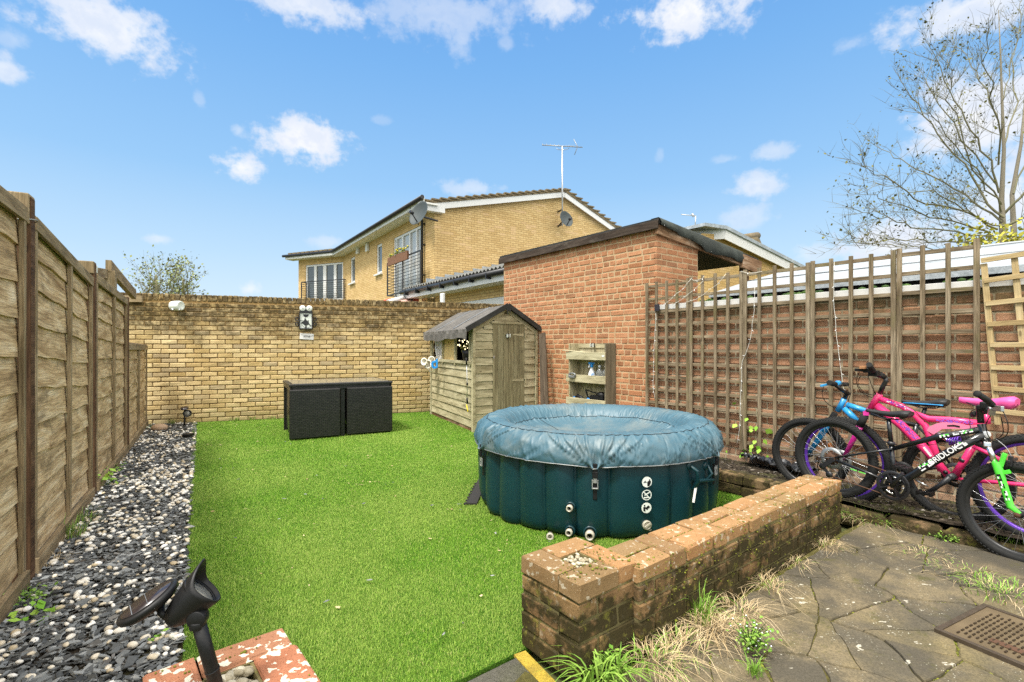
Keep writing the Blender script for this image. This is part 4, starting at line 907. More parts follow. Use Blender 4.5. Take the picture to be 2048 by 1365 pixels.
# ================================================================== trellis
TD = TR.d; tt = lambda u: TR.t(TR.px(u, 700))
xs = [1297, 1319, 1338, 1358, 1378, 1406, 1432, 1457, 1486, 1519, 1550, 1582, 1618, 1664, 1704, 1745, 1790, 1846, 1896, 1954, 2011.5, 2075, 2150]
bounds = [(1297, 1379), (1382, 1484), (1490, 1617), (1627, 1788), (1799, 1960), (2100, 2200)]
nm_ = ['left end trellis panel with the small square solar box', 'second trellis panel from the left, under the tangled white fairy lights', 'third trellis panel from the left, with green climbers at its foot', 'fourth trellis panel from the left, behind the blue handlebar', 'fifth trellis panel, behind the pink bicycle and its saddle', 'trellis panel at the right edge of the picture']
bt = [tt(u) for u in (1293.5, 1380.5, 1488, 1622, 1794, 1962)]
for k in range(5):
    a, b = bt[k]+.003, bt[k+1]-.003
    zt = 2.015+.006*k; zb = .185; w_ = .031; t = thing('trellis_panel', TR.at((a+b)/2, 0), nm_[k], 'trellis', 'square trellis panels on the boundary wall')
    m = MB(); nv = 4 if k < 4 else 3; L = b-a
    for i in range(12):
        z = zt-.03-(zt-zb-.08)*i/11; m.beam(TR.at(a, z, -.004), TR.at(b, z+random.uniform(-.006, .006), -.004), .022, .032)
    m.build('rails', M['trellis_wood'], t, .0015)
    m = MB()
    for i in range(nv+1):
        tc = a+w_/2+(L-w_)*i/nv+(random.uniform(-.006, .006) if 0 < i < nv else 0); top = zt+.012+random.uniform(0, .015); m.beam(TR.at(tc, zb-.03 if i in (0, nv) else zb+.0, .016), TR.at(tc+random.uniform(-.004, .004), top, .016), w_*(1.15 if i in (0, nv) else 1), .02, up=TR.n)
    m.build('uprights', M['trellis_wood'], t, .0015)
# pale lattice leaning in front, right edge
t = thing('lattice_panel', TR.at(tt(2020), 0, .06), 'pale new lattice hanging askew over the right end of the trellis', 'trellis')
L0 = lambda u, v, off=.06: TR.px(u, v, off)
for (u0, v0, u1, v1) in ((1962, 522, 2070, 505), (1968, 562, 2072, 548), (1971, 608, 2074, 597), (1975, 649, 2076, 643), (1980, 690, 2078, 690), (1982, 735, 2080, 738), (1987, 777, 2082, 784), (1990, 822, 2084, 832)):
    m = MB(); m.beam(L0(u0, v0), L0(u1, v1), .018, .036); m.build('rail', M['pale_wood'], t, .0015)
for (u0, v0, u1, v1) in ((1968, 528, 1996, 850), (2029, 517, 2060, 850)): m = MB(); m.beam(L0(u0, v0, .045), L0(u1, v1, .045), .036, .018, up=TR.n); m.build('upright', M['pale_wood'], t, .0015)
# solar box and fairy lights
c = TR.px(1314, 616, .045); t = thing('solar_panel_box', c, 'small square black solar panel clipped to the left end of the trellis', 'solar panel'); m = MB(); m.box(c, TD, TR.n, UP, .033, .008, .042); m.build('panel', M['solar_cell'], t, .003); m = MB(); m.box(c-TR.n*.018, TD, TR.n, UP, .02, .012, .02); m.build('clip', M['black_plastic'], t)
def fairy(paths, label):
    t = thing('fairy_lights', TR.px(*paths[0][0], .04), label, 'string lights', 'fairy light strings on the trellis'); m = MB(); b = MB()
    for pth in paths:
        pts = []
        for i in range(len(pth)-1):
            a, c_ = TR.px(*pth[i], .035), TR.px(*pth[i+1], .035); nseg = max(2, int((c_-a).length/.06))
            for q in range(nseg): pts.append(a.lerp(c_, q/nseg)+Vector((random.uniform(-.004, .004), 0, random.uniform(-.004, .004)-.02*math.sin(math.pi*q/nseg))))
        pts.append(TR.px(*pth[-1], .035)); m.tube(pts, .0022, 5)
        for q in range(1, len(pts)-1, 2):
            d = Vector((random.uniform(-1, 1), -.3, random.uniform(-1, .2))).normalized(); b.tube([pts[q], pts[q]+d*.022], .0032, 5)
    m.build('cable', M['cable_white'], t); b.build('bulb', M['clear_reflector'], t)
fairy([[(1321, 612), (1350, 590), (1384, 556)], [(1345, 610), (1407, 562)], [(1370, 606), (1420, 580), (1452, 548)], [(1384, 560), (1402, 558), (1408, 552)]], 'white fairy lights strung from the solar box across the trellis top')
fairy([[(1312, 625), (1308, 700), (1306, 770), (1310, 800)], [(1309, 770), (1304, 775)]], 'white fairy lights hanging straight down below the solar box')
fairy([[(1482, 543), (1524, 543)], [(1510, 570), (1508, 620), (1500, 680), (1484, 722), (1482, 780), (1480, 850), (1474, 890)]], 'white fairy lights trailing down beside the third panel')
fairy([[(1668, 524), (1668, 600), (1672, 660), (1680, 730), (1690, 790)]], 'white fairy lights hanging above the blue bicycle')
# ================================================================== rattan cube set
f0, f1 = Vector((-2.926, 6.59, 0)), Vector((-1.746, 7.25, 0)); fd = (f1-f0).normalized(); fb_ = Vector((-fd.y, fd.x, 0)); Wd = (f1-f0).length; Dp = .95
t = thing('rattan_dining_set', (f0+f1)/2, 'black rattan cube table with two chairs pushed under its glass top', 'garden table')
def fp(a, b, z): return f0+fd*a+fb_*b+Vector((0, 0, z))
m = MB()
for (a, b) in ((.03, .03), (Wd-.03, .03), (.03, Dp-.03), (Wd-.03, Dp-.03), (Wd/2+.0, .03)): m.box(fp(a, b+.02, .34), fd, fb_, UP, .028, .028, .34)
m.box(fp(Wd/2, .02, .685), fd, fb_, UP, Wd/2, .02, .03); m.box(fp(Wd/2, Dp, .685), fd, fb_, UP, Wd/2, .02, .03)
m.box(fp(.02, Dp/2, .685), fd, fb_, UP, .02, Dp/2, .03); m.box(fp(Wd-.02, Dp/2, .685), fd, fb_, UP, .02, Dp/2, .03)
m.box(fp(Wd/2, Dp-.02, .36), fd, fb_, UP, Wd/2-.06, .01, .3); m.box(fp(Wd/2, .12, .36), fd, fb_, UP, .05, .01, .3); m.box(fp(.045, Dp/2, .36), fd, fb_, UP, .01, Dp/2-.05, .3); m.build('frame', M['rattan'], t, .004)
m = MB(); m.box(fp(Wd/2, Dp/2, .722), fd, fb_, UP, Wd/2+.012, Dp/2+.015, .016); m.build('top_edge', M['rattan'], t, .006)
m = MB(); m.box(fp(Wd/2, Dp/2, .741), fd, fb_, UP, Wd/2-.04, Dp/2-.04, .003); m.build('glass_top', M['table_glass'], t, .001)
for a0, a1, lab in ((-.012, Wd/2-.045, 'left rattan chair pushed under the glass topped table'), (Wd/2+.045, Wd+.005, 'right rattan chair pushed under the glass topped table')):
    ch = thing('rattan_chair', fp((a0+a1)/2, .1, 0), lab, 'garden chair', 'rattan chairs pushed under the table'); m = MB(); w2 = (a1-a0)/2; y_ = -.03 if a0 < .3 else -.012
    m.box(fp((a0+a1)/2, y_, .345), fd, fb_, UP, w2, .025, .325); m.build('backrest', M['rattan'], ch, .012)
    m = MB(); m.box(fp((a0+a1)/2, .25, .33), fd, fb_, UP, w2-.03, .23, .05); m.build('seat', M['rattan'], ch, .01)
    m = MB()
    for sx_ in (a0+.05, a1-.05): m.box(fp(sx_, .3, .26), fd, fb_, UP, .02, .2, .22)
    m.build('side_frame', M['rattan'], ch, .008)
# ================================================================== shed
S0 = Vector((-.56, 7.23, 0)); SD = PD.normalized(); SL = Vector((-.43, .90, 0)).normalized(); SW = 1.19; SLn = 2.1; EV = 1.50; PK = 1.83
t = shed = thing('garden_shed', S0+SD*.6+SL*1.05, 'small sage green wooden shed with felt roof and boarded windows', 'shed')
SFp = VPlane(S0.x, S0.y, SD.x, SD.y); SSp = VPlane(S0.x, S0.y, SL.x, SL.y); SSp.n = Vector((-SL.y, SL.x, 0)); SSp.n = SSp.n if SSp.n.x < 0 else -SSp.n
def lap(mb, pl, t0_, t1_, z0_, z1_, ztop=None, w_=.118, off=0.0):
    z = z0_
    while z < z1_-.01:
        ze_ = min(z+w_, z1_); r = (random.random(), random.random(), random.random()); dz = random.uniform(-.004, .004)
        a, b = t0_, t1_
        if ztop:                                        # clip to the gable slope
            a, b = ztop(z, t0_, t1_)
            if b-a < .05: break
        V = [pl.at(a, z+dz, off-.012), pl.at(b, z+dz*.3, off-.012), pl.at(b, z+dz*.3, off+.012), pl.at(a, z+dz, off+.012), pl.at(b, ze_+.012, off-.006), pl.at(a, ze_+.012, off-.006)]
        mb.add(V, [(0, 1, 2, 3), (3, 2, 4, 5)], [[(a, 0), (b, 0), (b, .02), (a, .02)], [(a, 0), (b, 0), (b, w_), (a, w_)]], r); z += w_
mid = SW/2; gs = (PK-EV)/mid
dA, dB, dT = .34, .95, 1.585
m = MB(); lap(m, SFp, .03, dA-.0, .02, EV); lap(m, SFp, dB, SW-.03, .02, EV)
gclip = lambda z, a, b: (max(a, (z+.10-EV)/gs), min(b, SW-(z+.10-EV)/gs))
lap(m, SFp, .03, dA, EV, dT, gclip); lap(m, SFp, dB, SW-.03, EV, dT, gclip); lap(m, SFp, .03, SW-.03, dT+.02, PK-.02, gclip, .12)
m.build('front_wall', M['sage_wood'], t)
m = MB(); wh = (.07, SLn-.1); zw = 1.0
lap(m, SSp, .03, SLn-.03, .06, zw-.03); m.build('side_wall', M['sage_wood'], t)
m = MB(); m.beam(SSp.at(0, .03, -.01), SSp.at(SLn, .03, -.01), .02, .07); m.beam(SFp.at(0, .0, -.01), SFp.at(SW, .0, -.01), .02, .06); m.build('base_board', M['rotten_wood'], t)
for (pl, s_) in ((SFp, .0), (SFp, SW), (SSp, SLn)):
    m = MB(); m.box(pl.at(s_, EV/2, .004), pl.d, pl.n, UP, .022, .022, EV/2); m.build('corner_trim', M['sage_wood'], t, .002)
for s_ in (.36, .60, 1.27, 1.50, 2.06): pass
m = MB(); wpos = [.10, .76, 1.40, 2.04]
for s_ in wpos: m.box(SSp.at(s_, (zw+EV)/2-.02, .008), SSp.d, SSp.n, UP, .022, .018, (EV-zw)/2+.03)
m.beam(SSp.at(.05, zw, .012), SSp.at(SLn-.03, zw, .012), .035, .045); m.build('window_frame', M['sage_wood'], t, .002)
m = MB(); m.box(SSp.at(1.08, 1.235, -.012), SSp.d, SSp.n, UP, .30, .004, .25); m.build('window_board', M['pale_board'], t)
# interior so that the open windows read dark
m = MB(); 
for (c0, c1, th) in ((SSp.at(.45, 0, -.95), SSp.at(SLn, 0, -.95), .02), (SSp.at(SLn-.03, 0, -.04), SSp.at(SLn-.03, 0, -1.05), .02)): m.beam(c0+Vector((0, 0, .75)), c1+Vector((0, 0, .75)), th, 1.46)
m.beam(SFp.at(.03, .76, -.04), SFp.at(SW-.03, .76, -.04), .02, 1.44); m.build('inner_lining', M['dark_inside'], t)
m = MB(); nb = 6
for i in range(nb):
    a, b = dA+(dB-dA)*i/nb, dA+(dB-dA)*(i+1)/nb; m.box(SFp.at((a+b)/2, dT/2+.01, -.0+random.uniform(-.001, .001)), UP, SFp.n, SFp.d, dT/2-.01, .009, (b-a)/2-.0025)
door = m.build('door', M['door_wood'], t, .003)
for z in (1.42, .72):
    m = MB(); m.prism([(dB-.02, z-.022), (dB-.02, z+.022), (dB-.24, z+.008), (dB-.24, z-.008)], SFp.at(0, 0, .010), SFp.d, UP, SFp.n, .005); m.box(SFp.at(dB+.02, z, .014), SFp.d, SFp.n, UP, .012, .006, .06)
    m.build('hinge', M['sage_wood'], door)
m = MB(); m.box(SFp.at(dA+.02, 1.08, .014), SFp.d, SFp.n, UP, .012, .006, .02); m.build('latch', M['galvanised'], door)
m = MB(); V = []; ov = .09                                            # felt roof with drooping eaves
prof = [(-.16, EV-.155), (-.155, EV-.06), (-.15, EV-.01), (-.10, EV+.005), (mid-.03, PK+.03), (mid, PK+.045), (mid+.03, PK+.03), (SW+.08, EV+.005), (SW+.12, EV-.01), (SW+.125, EV-.05)]
ns = 46
for i in range(ns+1):
    s_ = -.08+(SLn+.16)*i/ns; 
    for k, (x_, z_) in enumerate(prof):
        wv_ = .010*math.sin(s_*21+k)+.006*math.sin(s_*47) if k in (0, 1) else .004*math.sin(s_*9+k)
        dz = (.018*math.sin(s_*3.4)+.012*math.sin(s_*9)) if k == 0 else 0
        V.append(S0+SL*s_+SD*(x_+wv_)+Vector((0, 0, z_+dz+(.002*math.sin(s_*30+k*2)))))
m.smooth = False; m.grid(V, ns+1, len(prof)); o = m.build('roof', M['roof_felt'], t); md = o.modifiers.new('solid', 'SOLIDIFY'); md.thickness = .012; md.offset = -1
m = MB()
for i, s_ in enumerate((.62, 1.5)):
    for q in ((-.10, EV+.012), ): m.beam(S0+SL*s_+SD*-.10+Vector((0, 0, EV+.016)), S0+SL*s_+SD*(mid)+Vector((0, 0, PK+.048)), .03, .006)
m.build('roof_lap', M['grey_metal'], t)
m = MB(); fo = .085
for sg in (0, 1):
    a = S0-SL*fo+SD*(-.15 if sg == 0 else SW+.12)+Vector((0, 0, EV-.02)); b = S0-SL*fo+SD*mid+Vector((0, 0, PK+.03)); m.beam(a, b, .018, .07)
m.prism([(-.05, .0), (.05, 0), (.03, -.10), (0, -.06), (-.03, -.12)], S0-SL*(fo+.012)+SD*mid+Vector((0, 0, PK+.02)), SD, UP, -SL, .01); m.build('felt_edge', M['black_felt'], t)
m = MB()
m.beam(SFp.at(.02, EV-.02, .0), SFp.at(mid, PK-.03, 0), .03, .06); m.beam(SFp.at(SW-.02, EV-.02, .0), SFp.at(mid, PK-.03, 0), .03, .06); m.box(SFp.at((dA+dB)/2, dT+.012, .012), SFp.d, SFp.n, UP, (dB-dA)/2+.03, .012, .016); m.build('gable_trim', M['sage_wood'], t)
for i, (u, v) in enumerate(((879, 779), (880, 791), (880, 802), (925, 700))):
    pass
solar_light(SFp.at(.60, 1.40, .012), SFp.n, 'small solar light on the shed door', .038)
# contents and things on the shed
bk = thing('laundry_basket', SSp.at(1.75, 1.0, -.10), 'white slatted plastic basket standing in the rear shed window', 'basket'); m = MB()
for i in range(9): m.box(SSp.at(1.48+i*.055, 1.22, -.05), SSp.d, SSp.n, UP, .010, .006, .17)
for z in (1.04, 1.40): m.box(SSp.at(1.70, z, -.05), SSp.d, SSp.n, UP, .26, .012, .025)
m.tube([SSp.at(1.92, 1.05, -.05), SSp.at(1.99, 1.2, -.05), SSp.at(1.98, 1.38, -.05), SSp.at(1.86, 1.44, -.05)], .02, 8); m.build('basket', M['basket_white'], bk)
c = SSp.at(.42, 1.02, -.12); pt_ = thing('plant_pot', c, 'black glossy pot of small lit fairy bulbs inside the front shed window', 'plant pot'); m = MB(); m.lathe([(.001, -.1), (.10, -.1), (.13, .1), (.14, .16), (.12, .16), (.001, .12)], c, n=20); m.build('pot', M['black_plastic'], pt_)
m = MB()
for i in range(34): m.lathe([(.001, -.012), (.011, 0), (.001, .012)], c+Vector((random.uniform(-.2, .2), random.uniform(-.12, .05), random.uniform(.17, .33))), n=8)
m.build('bulb', M['fairy_glow'], pt_); m = MB()
for i in range(40): m.lathe([(.001, -.02), (.018, 0), (.001, .02)], c+Vector((random.uniform(-.16, .16), random.uniform(-.1, .08), random.uniform(.14, .28))), n=5)
m.build('foliage', M['leaf_olive'], pt_)
c = P(856, 727, 8.7); pc_ = thing('cable_reel', c, 'cream plastic cups of a hose holder fixed under the rear shed window', 'hose holder'); m = MB()
for (u, v, r_) in ((848, 724, .062), (856, 729, .072), (863, 722, .075)):
    q = P(u, v, 8.55 if u < 860 else 8.75); m.lathe([(r_*.6, -.1), (r_*.75, -.1), (r_, 0), (r_+.008, .005), (r_-.012, .0), (r_*.6, -.08)], q, Vector((-.5, -.85, .12)), 20)
m.build('cup', M['cream_cup'], pc_); m = MB(); m.tube([P(870, 716, 8.6), P(882, 712, 8.3), P(868, 742, 8.6), P(860, 744, 8.7), P(855, 735, 8.7)], .008, 6); m.build('cord', M['cream_cup'], pc_)
c = P(870, 730, 8.35); q = thing('blue_bracket', c, 'bright blue plastic clamp hung below the shed window', 'clamp'); m = MB()
for (a, b) in (((874, 718), (874, 736)), ((864, 726), (874, 722)), ((864, 726), (866, 736)), ((866, 736), (874, 735))): m.beam(P(*a, 8.3), P(*b, 8.3), .03, .035)
m.build('clamp', M['blue_plastic'], q, .004)
# broom-like rod on the shed side near the corner
q = thing('broom', SSp.at(.16, 0, .03), 'thin pole with a yellow tip hung upright on the shed corner', 'pole'); m = MB(); m.tube([P(933, 716, 7.28), P(934.5, 770, 7.28), P(934, 800, 7.28)], .006, 6); m.build('pole', M['steel'], q)
m = MB(); m.tube([P(932.5, 716, 7.27), P(933, 730, 7.27)], .012, 6); m.tube([P(934.5, 766, 7.27), P(934.5, 771, 7.27)], .014, 6); m.tube([P(934, 797, 7.27), P(935, 808, 7.27)], .013, 6); m.build('grip', M['black_plastic'], q); m = MB(); m.tube([P(933, 810, 7.27), P(936, 824, 7.2)], .008, 6); m.build('tip', M['yellow_plastic'], q)
# planks leaning between shed and building
for i, (u0, v0, u1, v1, Y0_, Y1_, lab) in enumerate(((1082, 668, 1086, 860, 7.75, 7.62, 'left leaning plank between the shed and the brick wall'), (1087, 666, 1095, 860, 7.62, 7.42, 'right leaning plank beside the shed, nearest the shelf unit'))):
    m = MB(); m.beam(P(u0, v0, Y0_), P(u1, 858, Y1_), .075, .022, up=RW.n); o = m.build('plank', M['plank_wood'], None, .002); tag(o, lab, 'plank', 'planks leaning beside the shed')
# ================================================================== shelf unit on the red wall
CB = VPlane(RWX(7.2), 7.2, .759, -1); c0 = CB.t(CB.px(1137, 700, .215)); c1 = CB.t(CB.px(1211, 700, .215)); D_ = .205
t = thing('shelf_unit', CB.at((c0+c1)/2, 0, .1), 'sage painted open shelf unit against the red brick wall', 'shelf'); zt = 1.285
for s_ in (c0+.01, c1-.01):
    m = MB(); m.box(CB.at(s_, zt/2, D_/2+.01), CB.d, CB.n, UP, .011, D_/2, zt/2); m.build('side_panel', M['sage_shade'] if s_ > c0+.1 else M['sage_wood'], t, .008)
m = MB()
for i in range(8):
    a = c0+.02+(c1-c0-.04)*i/8; b = c0+.02+(c1-c0-.04)*(i+1)/8; m.box(CB.at((a+b)/2, zt/2-.01, .014), UP, CB.n, CB.d, zt/2-.02, .006, (b-a)/2-.002)
m.box(CB.at((c0+c1)/2, zt-.035, .026), CB.d, CB.n, UP, (c1-c0)/2-.02, .008, .03); m.build('back_panel', M['sage_wood'], t, .001)
sh = []
for z in (1.06, .75, .43, .12): 
    m = MB(); m.box(CB.at((c0+c1)/2, z, D_/2+.01), CB.d, CB.n, UP, (c1-c0)/2-.02, D_/2-.01, .009); m.build('shelf', M['sage_wood'], t)
for (z, lip) in ((1.11, .105), (.795, .105), (.475, .10), (.16, .1)):
    m = MB(); m.box(CB.at((c0+c1)/2-.01, z+.0, D_+.022), CB.d, CB.n, UP, (c1-c0)/2+.02, .010, lip/2); m.build('shelf_lip', M['sage_wood'], t, .003)
m = MB(); m.beam(CB.px(1128, 701, .22), CB.px(1182, 706, .17), .08, .012); o = m.build('loose_board', M['sage_wood'], None, .002); tag(o, 'loose sage board lying across the top shelf and sticking out left', 'board')
solar_light(CB.px(1188, 691, .05), CB.n, 'small solar light at the top of the shelf unit', .035)
m = MB(); m.box(CB.px(1206, 712.5, .238), CB.d, CB.n, UP, .022, .001, .012); o = m.build('label_card', M['upvc']); tag(o, 'tiny white label on the top shelf lip', 'label')
def bottle(u, v, Y, s_, lab, spray=False):
    q = thing('spray_bottle' if spray else 'bottle', P(u, v, Y), lab, 'bottle', None if spray else 'clear plastic bottles on the middle shelf'); m = MB(); o_ = P(u, v, Y)
    if spray:
        m.lathe([(.001, 0), (.048, 0), (.05, .02), (.047, .10), (.040, .125), (.022, .165), (.015, .185), (.015, .20), (.001, .20)], o_, n=20, sq=.6); b = m.build('bottle', M['bottle_white'], q)
        m = MB(); m.lathe([(.02, .195), (.021, .235), (.014, .24), (.001, .24)], o_, n=14); m.beam(o_+Vector((-.045, -.01, .248)), o_+Vector((.035, 0, .248)), .024, .026); m.build('sprayer', M['blue_plastic'], q, .003)
        m = MB(); m.beam(o_+Vector((-.030, -.01, .235)), o_+Vector((-.045, -.012, .19)), .012, .01); m.build('trigger', M['bottle_white'], q)
        m = MB()
        for k in range(4): m.prism([(-.025, -.006), (.02, .006), (.028, .014), (-.01, .008)], o_+Vector((-.003+.002*k, -.0335, .05+.017*k)), Vector((1, 0, 0)), UP, Vector((0, -1, 0)), .001)
        m.build('label_mark', M['blue_plastic'], q)
    else:
        m.lathe([(.001, 0), (.046, 0), (.048, .01)]+[(.048-.004*(k % 2), .015+.012*k) for k in range(9)]+[(.047, .125), (.038, .15), (.018, .175), (.013, .185), (.013, .20)], o_, n=20); m.build('bottle', M['clear_plastic'], q)
        m = MB(); m.lathe([(.001, .196), (.0165, .196), (.0165, .222), (.001, .223)], o_, n=14); m.build('cap', M['bottle_white'], q)
zc = .762
def shp(s_, off=.13): return CB.at(c0+(c1-c0)*s_, zc, off)
for s_, lab, sp in ((.56, 'white spray bottle with a bright blue trigger head', True), (.66, 'clear bottle half hidden just behind the spray bottle', False), (.77, 'clear bottle second from the right on the shelf', False), (.92, 'clear bottle at the right end of the shelf', False)):
    p = shp(s_, .08 if s_ == .66 else .15); u = 1024+p.x/p.y*FX; v = HZ-(p.z-CH)/p.y*FX; bottle(u, v, p.y, 1, lab, sp)
q = thing('hand_brush', shp(.08, .2), 'grey hand tool resting on the left of the middle shelf lip', 'hand tool'); m = MB(); c = CB.px(1144, 750, .25); m.tube([c+CB.d*.065*math.cos(a)+UP*.022*math.sin(a) for a in np.linspace(0, 6.28, 18, endpoint=False)], .011, 8, closed=True); m.box(c-UP*.03, CB.d, CB.n, UP, .055, .02, .010); m.build('handle', M['grey_metal'], q)
q = thing('plastic_box', CB.at(c0+(c1-c0)*.72, .442, .12), 'dark grey plastic tool box on the lower shelf', 'box'); m = MB(); o_ = CB.at(c0+(c1-c0)*.72, .442, .12); 
for k, (w_, h_) in enumerate(((.115, .0), (.118, .035), (.122, .07))): m.box(o_+UP*(.02+h_), CB.d, CB.n, UP, w_, .07, .016)
m.box(o_+UP*.115+CB.d*.0, CB.d, CB.n, UP, .12, .068, .018); m.lathe([(.001, 0), (.075, 0), (.07, .03), (.055, .05), (.001, .055)], o_+UP*.13+CB.d*.05, n=20); m.build('box', M['black_plastic'], q, .008); m = MB(); m.beam(o_-CB.d*.13+UP*.02+CB.n*.05, o_-CB.d*.21+UP*.2+CB.n*.05, .012, .02); m.beam(o_-CB.d*.21+UP*.2+CB.n*.05, o_+CB.d*.05+UP*.16+CB.n*.06, .012, .016); m.build('handle', M['black_plastic'], q)
q = thing('glove', CB.at(c0+.1, .43, .15), 'black glove with bright blue patches on the lower shelf', 'glove'); m = MB(); o_ = CB.at(c0+(c1-c0)*.22, .50, .15)
m.tube([o_-CB.d*.09+UP*.0, o_-CB.d*.03+UP*.035, o_+CB.d*.04+UP*.02, o_+CB.d*.10-UP*.01], [.02, .035, .03, .015], 10); m.tube([o_+CB.d*.10, o_+CB.d*.17+UP*.02, o_+CB.d*.24], [.015, .022, .012], 8); m.build('glove', M['black_plastic'], q); m = MB(); m.box(o_+CB.d*.2+UP*.02+CB.n*.02, CB.d, CB.n, UP, .03, .012, .012); m.box(o_-CB.d*.08+UP*.02+CB.n*.02, CB.d, CB.n, UP, .02, .012, .01); m.build('patch', M['blue_plastic'], q, .004)
# ================================================================== aerials and dishes
def dish(c, n, r, label, mastd, lnb=1):
    t = thing('satellite_dish', c, label, 'satellite dish', 'satellite dishes on the yellow house'); n = Vector(n).normalized(); m = MB(); x_, y_, z_ = frame_from(n, (0, 0, 1))
    pr_ = [(.001, -.0)]+[(r*k/8, r*.28*(k/8)**2) for k in range(1, 9)]+[(r*1.03, r*.28), (r, r*.25), (r*.5, r*.04), (.001, -.02)]; m.lathe(pr_, c, n, 32); m.build('reflector', M['dish_grey'], t)
    m = MB(); f = c+n*r*1.0-Vector((0, 0, r*.35)); m.tube([c-Vector((0, 0, r*.9))+n*r*.22, f], .02, 6); m.tube([f-n*.06, f+n*.06], .05, 10); m.build('arm', M['black_metal'], t)
    m = MB(); m.tube([c-n*.03, c-n*.14, c-n*.14+Vector(mastd)*.6], .03, 8); m.build('bracket', M['black_metal'], t)
p = LF.px(842, 430, .8); dish(p, (-.60, -.72, .33), .38, 'satellite dish by the roof gutter at the corner of the house', LF.n*-.5+Vector((.2, .1, -.1)))
p = GH.px(1130, 440, .45); dish(p, (.55, -.75, .25), .30, 'satellite dish on the gable under the aerial mast', -GH.n*.3-UP*.15)
p = GH.px(1124.5, 470, .35); top = p+UP*((470-293)/FX*p.y)
t = thing('tv_aerial', p, 'tall white pole with a television aerial on the gable', 'aerial'); m = MB(); bt_ = GH.px(1124.5, 452, .35); m.tube([bt_, top], .03, 8); m.build('mast', M['galvanised'], t)
m = MB(); m.tube([P(1084, 290.5, p.y), P(1165, 295, p.y)], .018, 6)
for i, u in enumerate((1085, 1093, 1101, 1109, 1117, 1132, 1137, 1140, 1143, 1146)):
    v = 290.5+(u-1084)*.056; c = P(u, v, p.y); m.tube([c+Vector((0, -.0, .055)), c-Vector((0, .1, .05))], .010, 5)
m.tube([P(1147.5, 279, p.y), P(1155, 294, p.y), P(1149, 310, p.y)], .014, 5); m.tube([P(1112, 297, p.y), P(1117, 300, p.y), P(1132, 300, p.y), P(1138, 297, p.y)], .01, 5); m.build('antenna', M['grey_metal'], t)
m = MB(); b_ = GH.px(1124.5, 420, .35)
for v in (420, 449): q = GH.px(1124.5, v, .35); m.beam(q, GH.px(1116, v+4, 0), .06, .05)
m.build('bracket', M['black_metal'], t)
t = thing('tv_aerial', P(1391, 450, 20), 'small distant aerial above the carport roof', 'aerial'); m = MB(); m.tube([P(1390, 456, 20), P(1391.5, 432, 20)], .022, 6); m.tube([P(1362, 429.5, 20), P(1391, 432, 20)], .018, 6); m.tube([P(1384, 428, 20), P(1388, 434, 20)], .05, 6); m.build('antenna', M['galvanised'], t)
# ================================================================== inflatable hot tub
TC = Vector((.677, 4.135, 0)); TRd = .95
def TUB(u, v, r=None):
    r = r or TRd; dx = (u-1024)/FX; a = dx*dx+1; b = -2*(dx*TC.x+TC.y); c = TC.x**2+TC.y**2-r*r; Y = (-b-math.sqrt(max(0, b*b-4*a*c)))/(2*a); p = P(u, v, Y)
    n = Vector((p.x-TC.x, p.y-TC.y, 0)).normalized(); return p, n
tub = thing('hot_tub', TC, 'round teal inflatable hot tub with a sagging blue grey cover', 'hot tub')
PT = TUB(1293, 990)[1]; PT = math.atan2(PT.y, PT.x); NR = 27; nth = NR*24; m = MB(); zs = [(.0, -.075), (.006, -.03), (.03, -.006), (.07, .006), (.15, .010), (.28, .012), (.40, .010), (.5, .004), (.56, -.004), (.62, -.03), (.65, -.07)]; V = []
for (z, dr) in zs:
    for k in range(nth):
        th = 2*math.pi*k/nth; a = abs(math.sin(NR*th/2)); fl_ = 1-math.exp(-(((th-PT+math.pi) % (2*math.pi)-math.pi)/.17)**4); rib = (.044*(a**.6)-.036)*fl_+.004*(1-fl_)
        w_ = (.012*math.sin(5*th+1)+.010*math.sin(9*th)+.006*math.sin(23*th))*max(0, 1-z/.12) + .004*math.sin(7*th+z*9)
        r = TRd-.012+dr+rib+w_; V.append((TC.x+r*math.cos(th), TC.y+r*math.sin(th), max(.0, z+(.006*math.sin(9*th+1) if 0 < z < .1 else 0))))
m.smooth = True; m.grid(V, len(zs), nth, wrap=True); m.build('body', M['tub_pvc'], tub)
ths = []
for u in (1190,): p, n = TUB(u, 950); ths.append(math.atan2(n.y, n.x))
strap_th = [ths[0]+math.pi/3*k for k in range(6)]
prof = [(.026, .485), (.030, .50), (.031, .525), (.026, .555), (.016, .585), (.002, .613), (-.018, .636), (-.042, .654), (-.07, .667), (-.105, .675), (-.145, .677), (-.18, .670), (-.215, .655), (-.245, .630), (-.27, .600), (-.29, .575), (-.32, .558), (-.40, .532), (-.52, .505), (-.66, .488), (-.80, .480), (-.93, .478)]
prof = [tuple((prof[int(q)][c]*(1-(q-int(q)))+prof[min(int(q)+1, len(prof)-1)][c]*(q-int(q))) for c in (0, 1)) for q in np.arange(0, len(prof)-.5, .5)]
nth = 1800; rs_ = random.Random(3); WV = [(rs_.randint(14, 30), rs_.uniform(-9, 9), rs_.uniform(0, 6)) for _ in range(4)]+[(rs_.randint(40, 75), rs_.uniform(-14, 14), rs_.uniform(0, 6)) for _ in range(4)]
RD = [(rs_.uniform(0, 2*math.pi), rs_.uniform(.004, .012), rs_.choice((-1, 1, 1))*rs_.uniform(.003, .011), rs_.uniform(-1.6, 1.6), rs_.uniform(.48, .64), rs_.uniform(.03, .08)) for _ in range(240)]
th = np.linspace(0, 2*np.pi, nth, endpoint=False); V = []
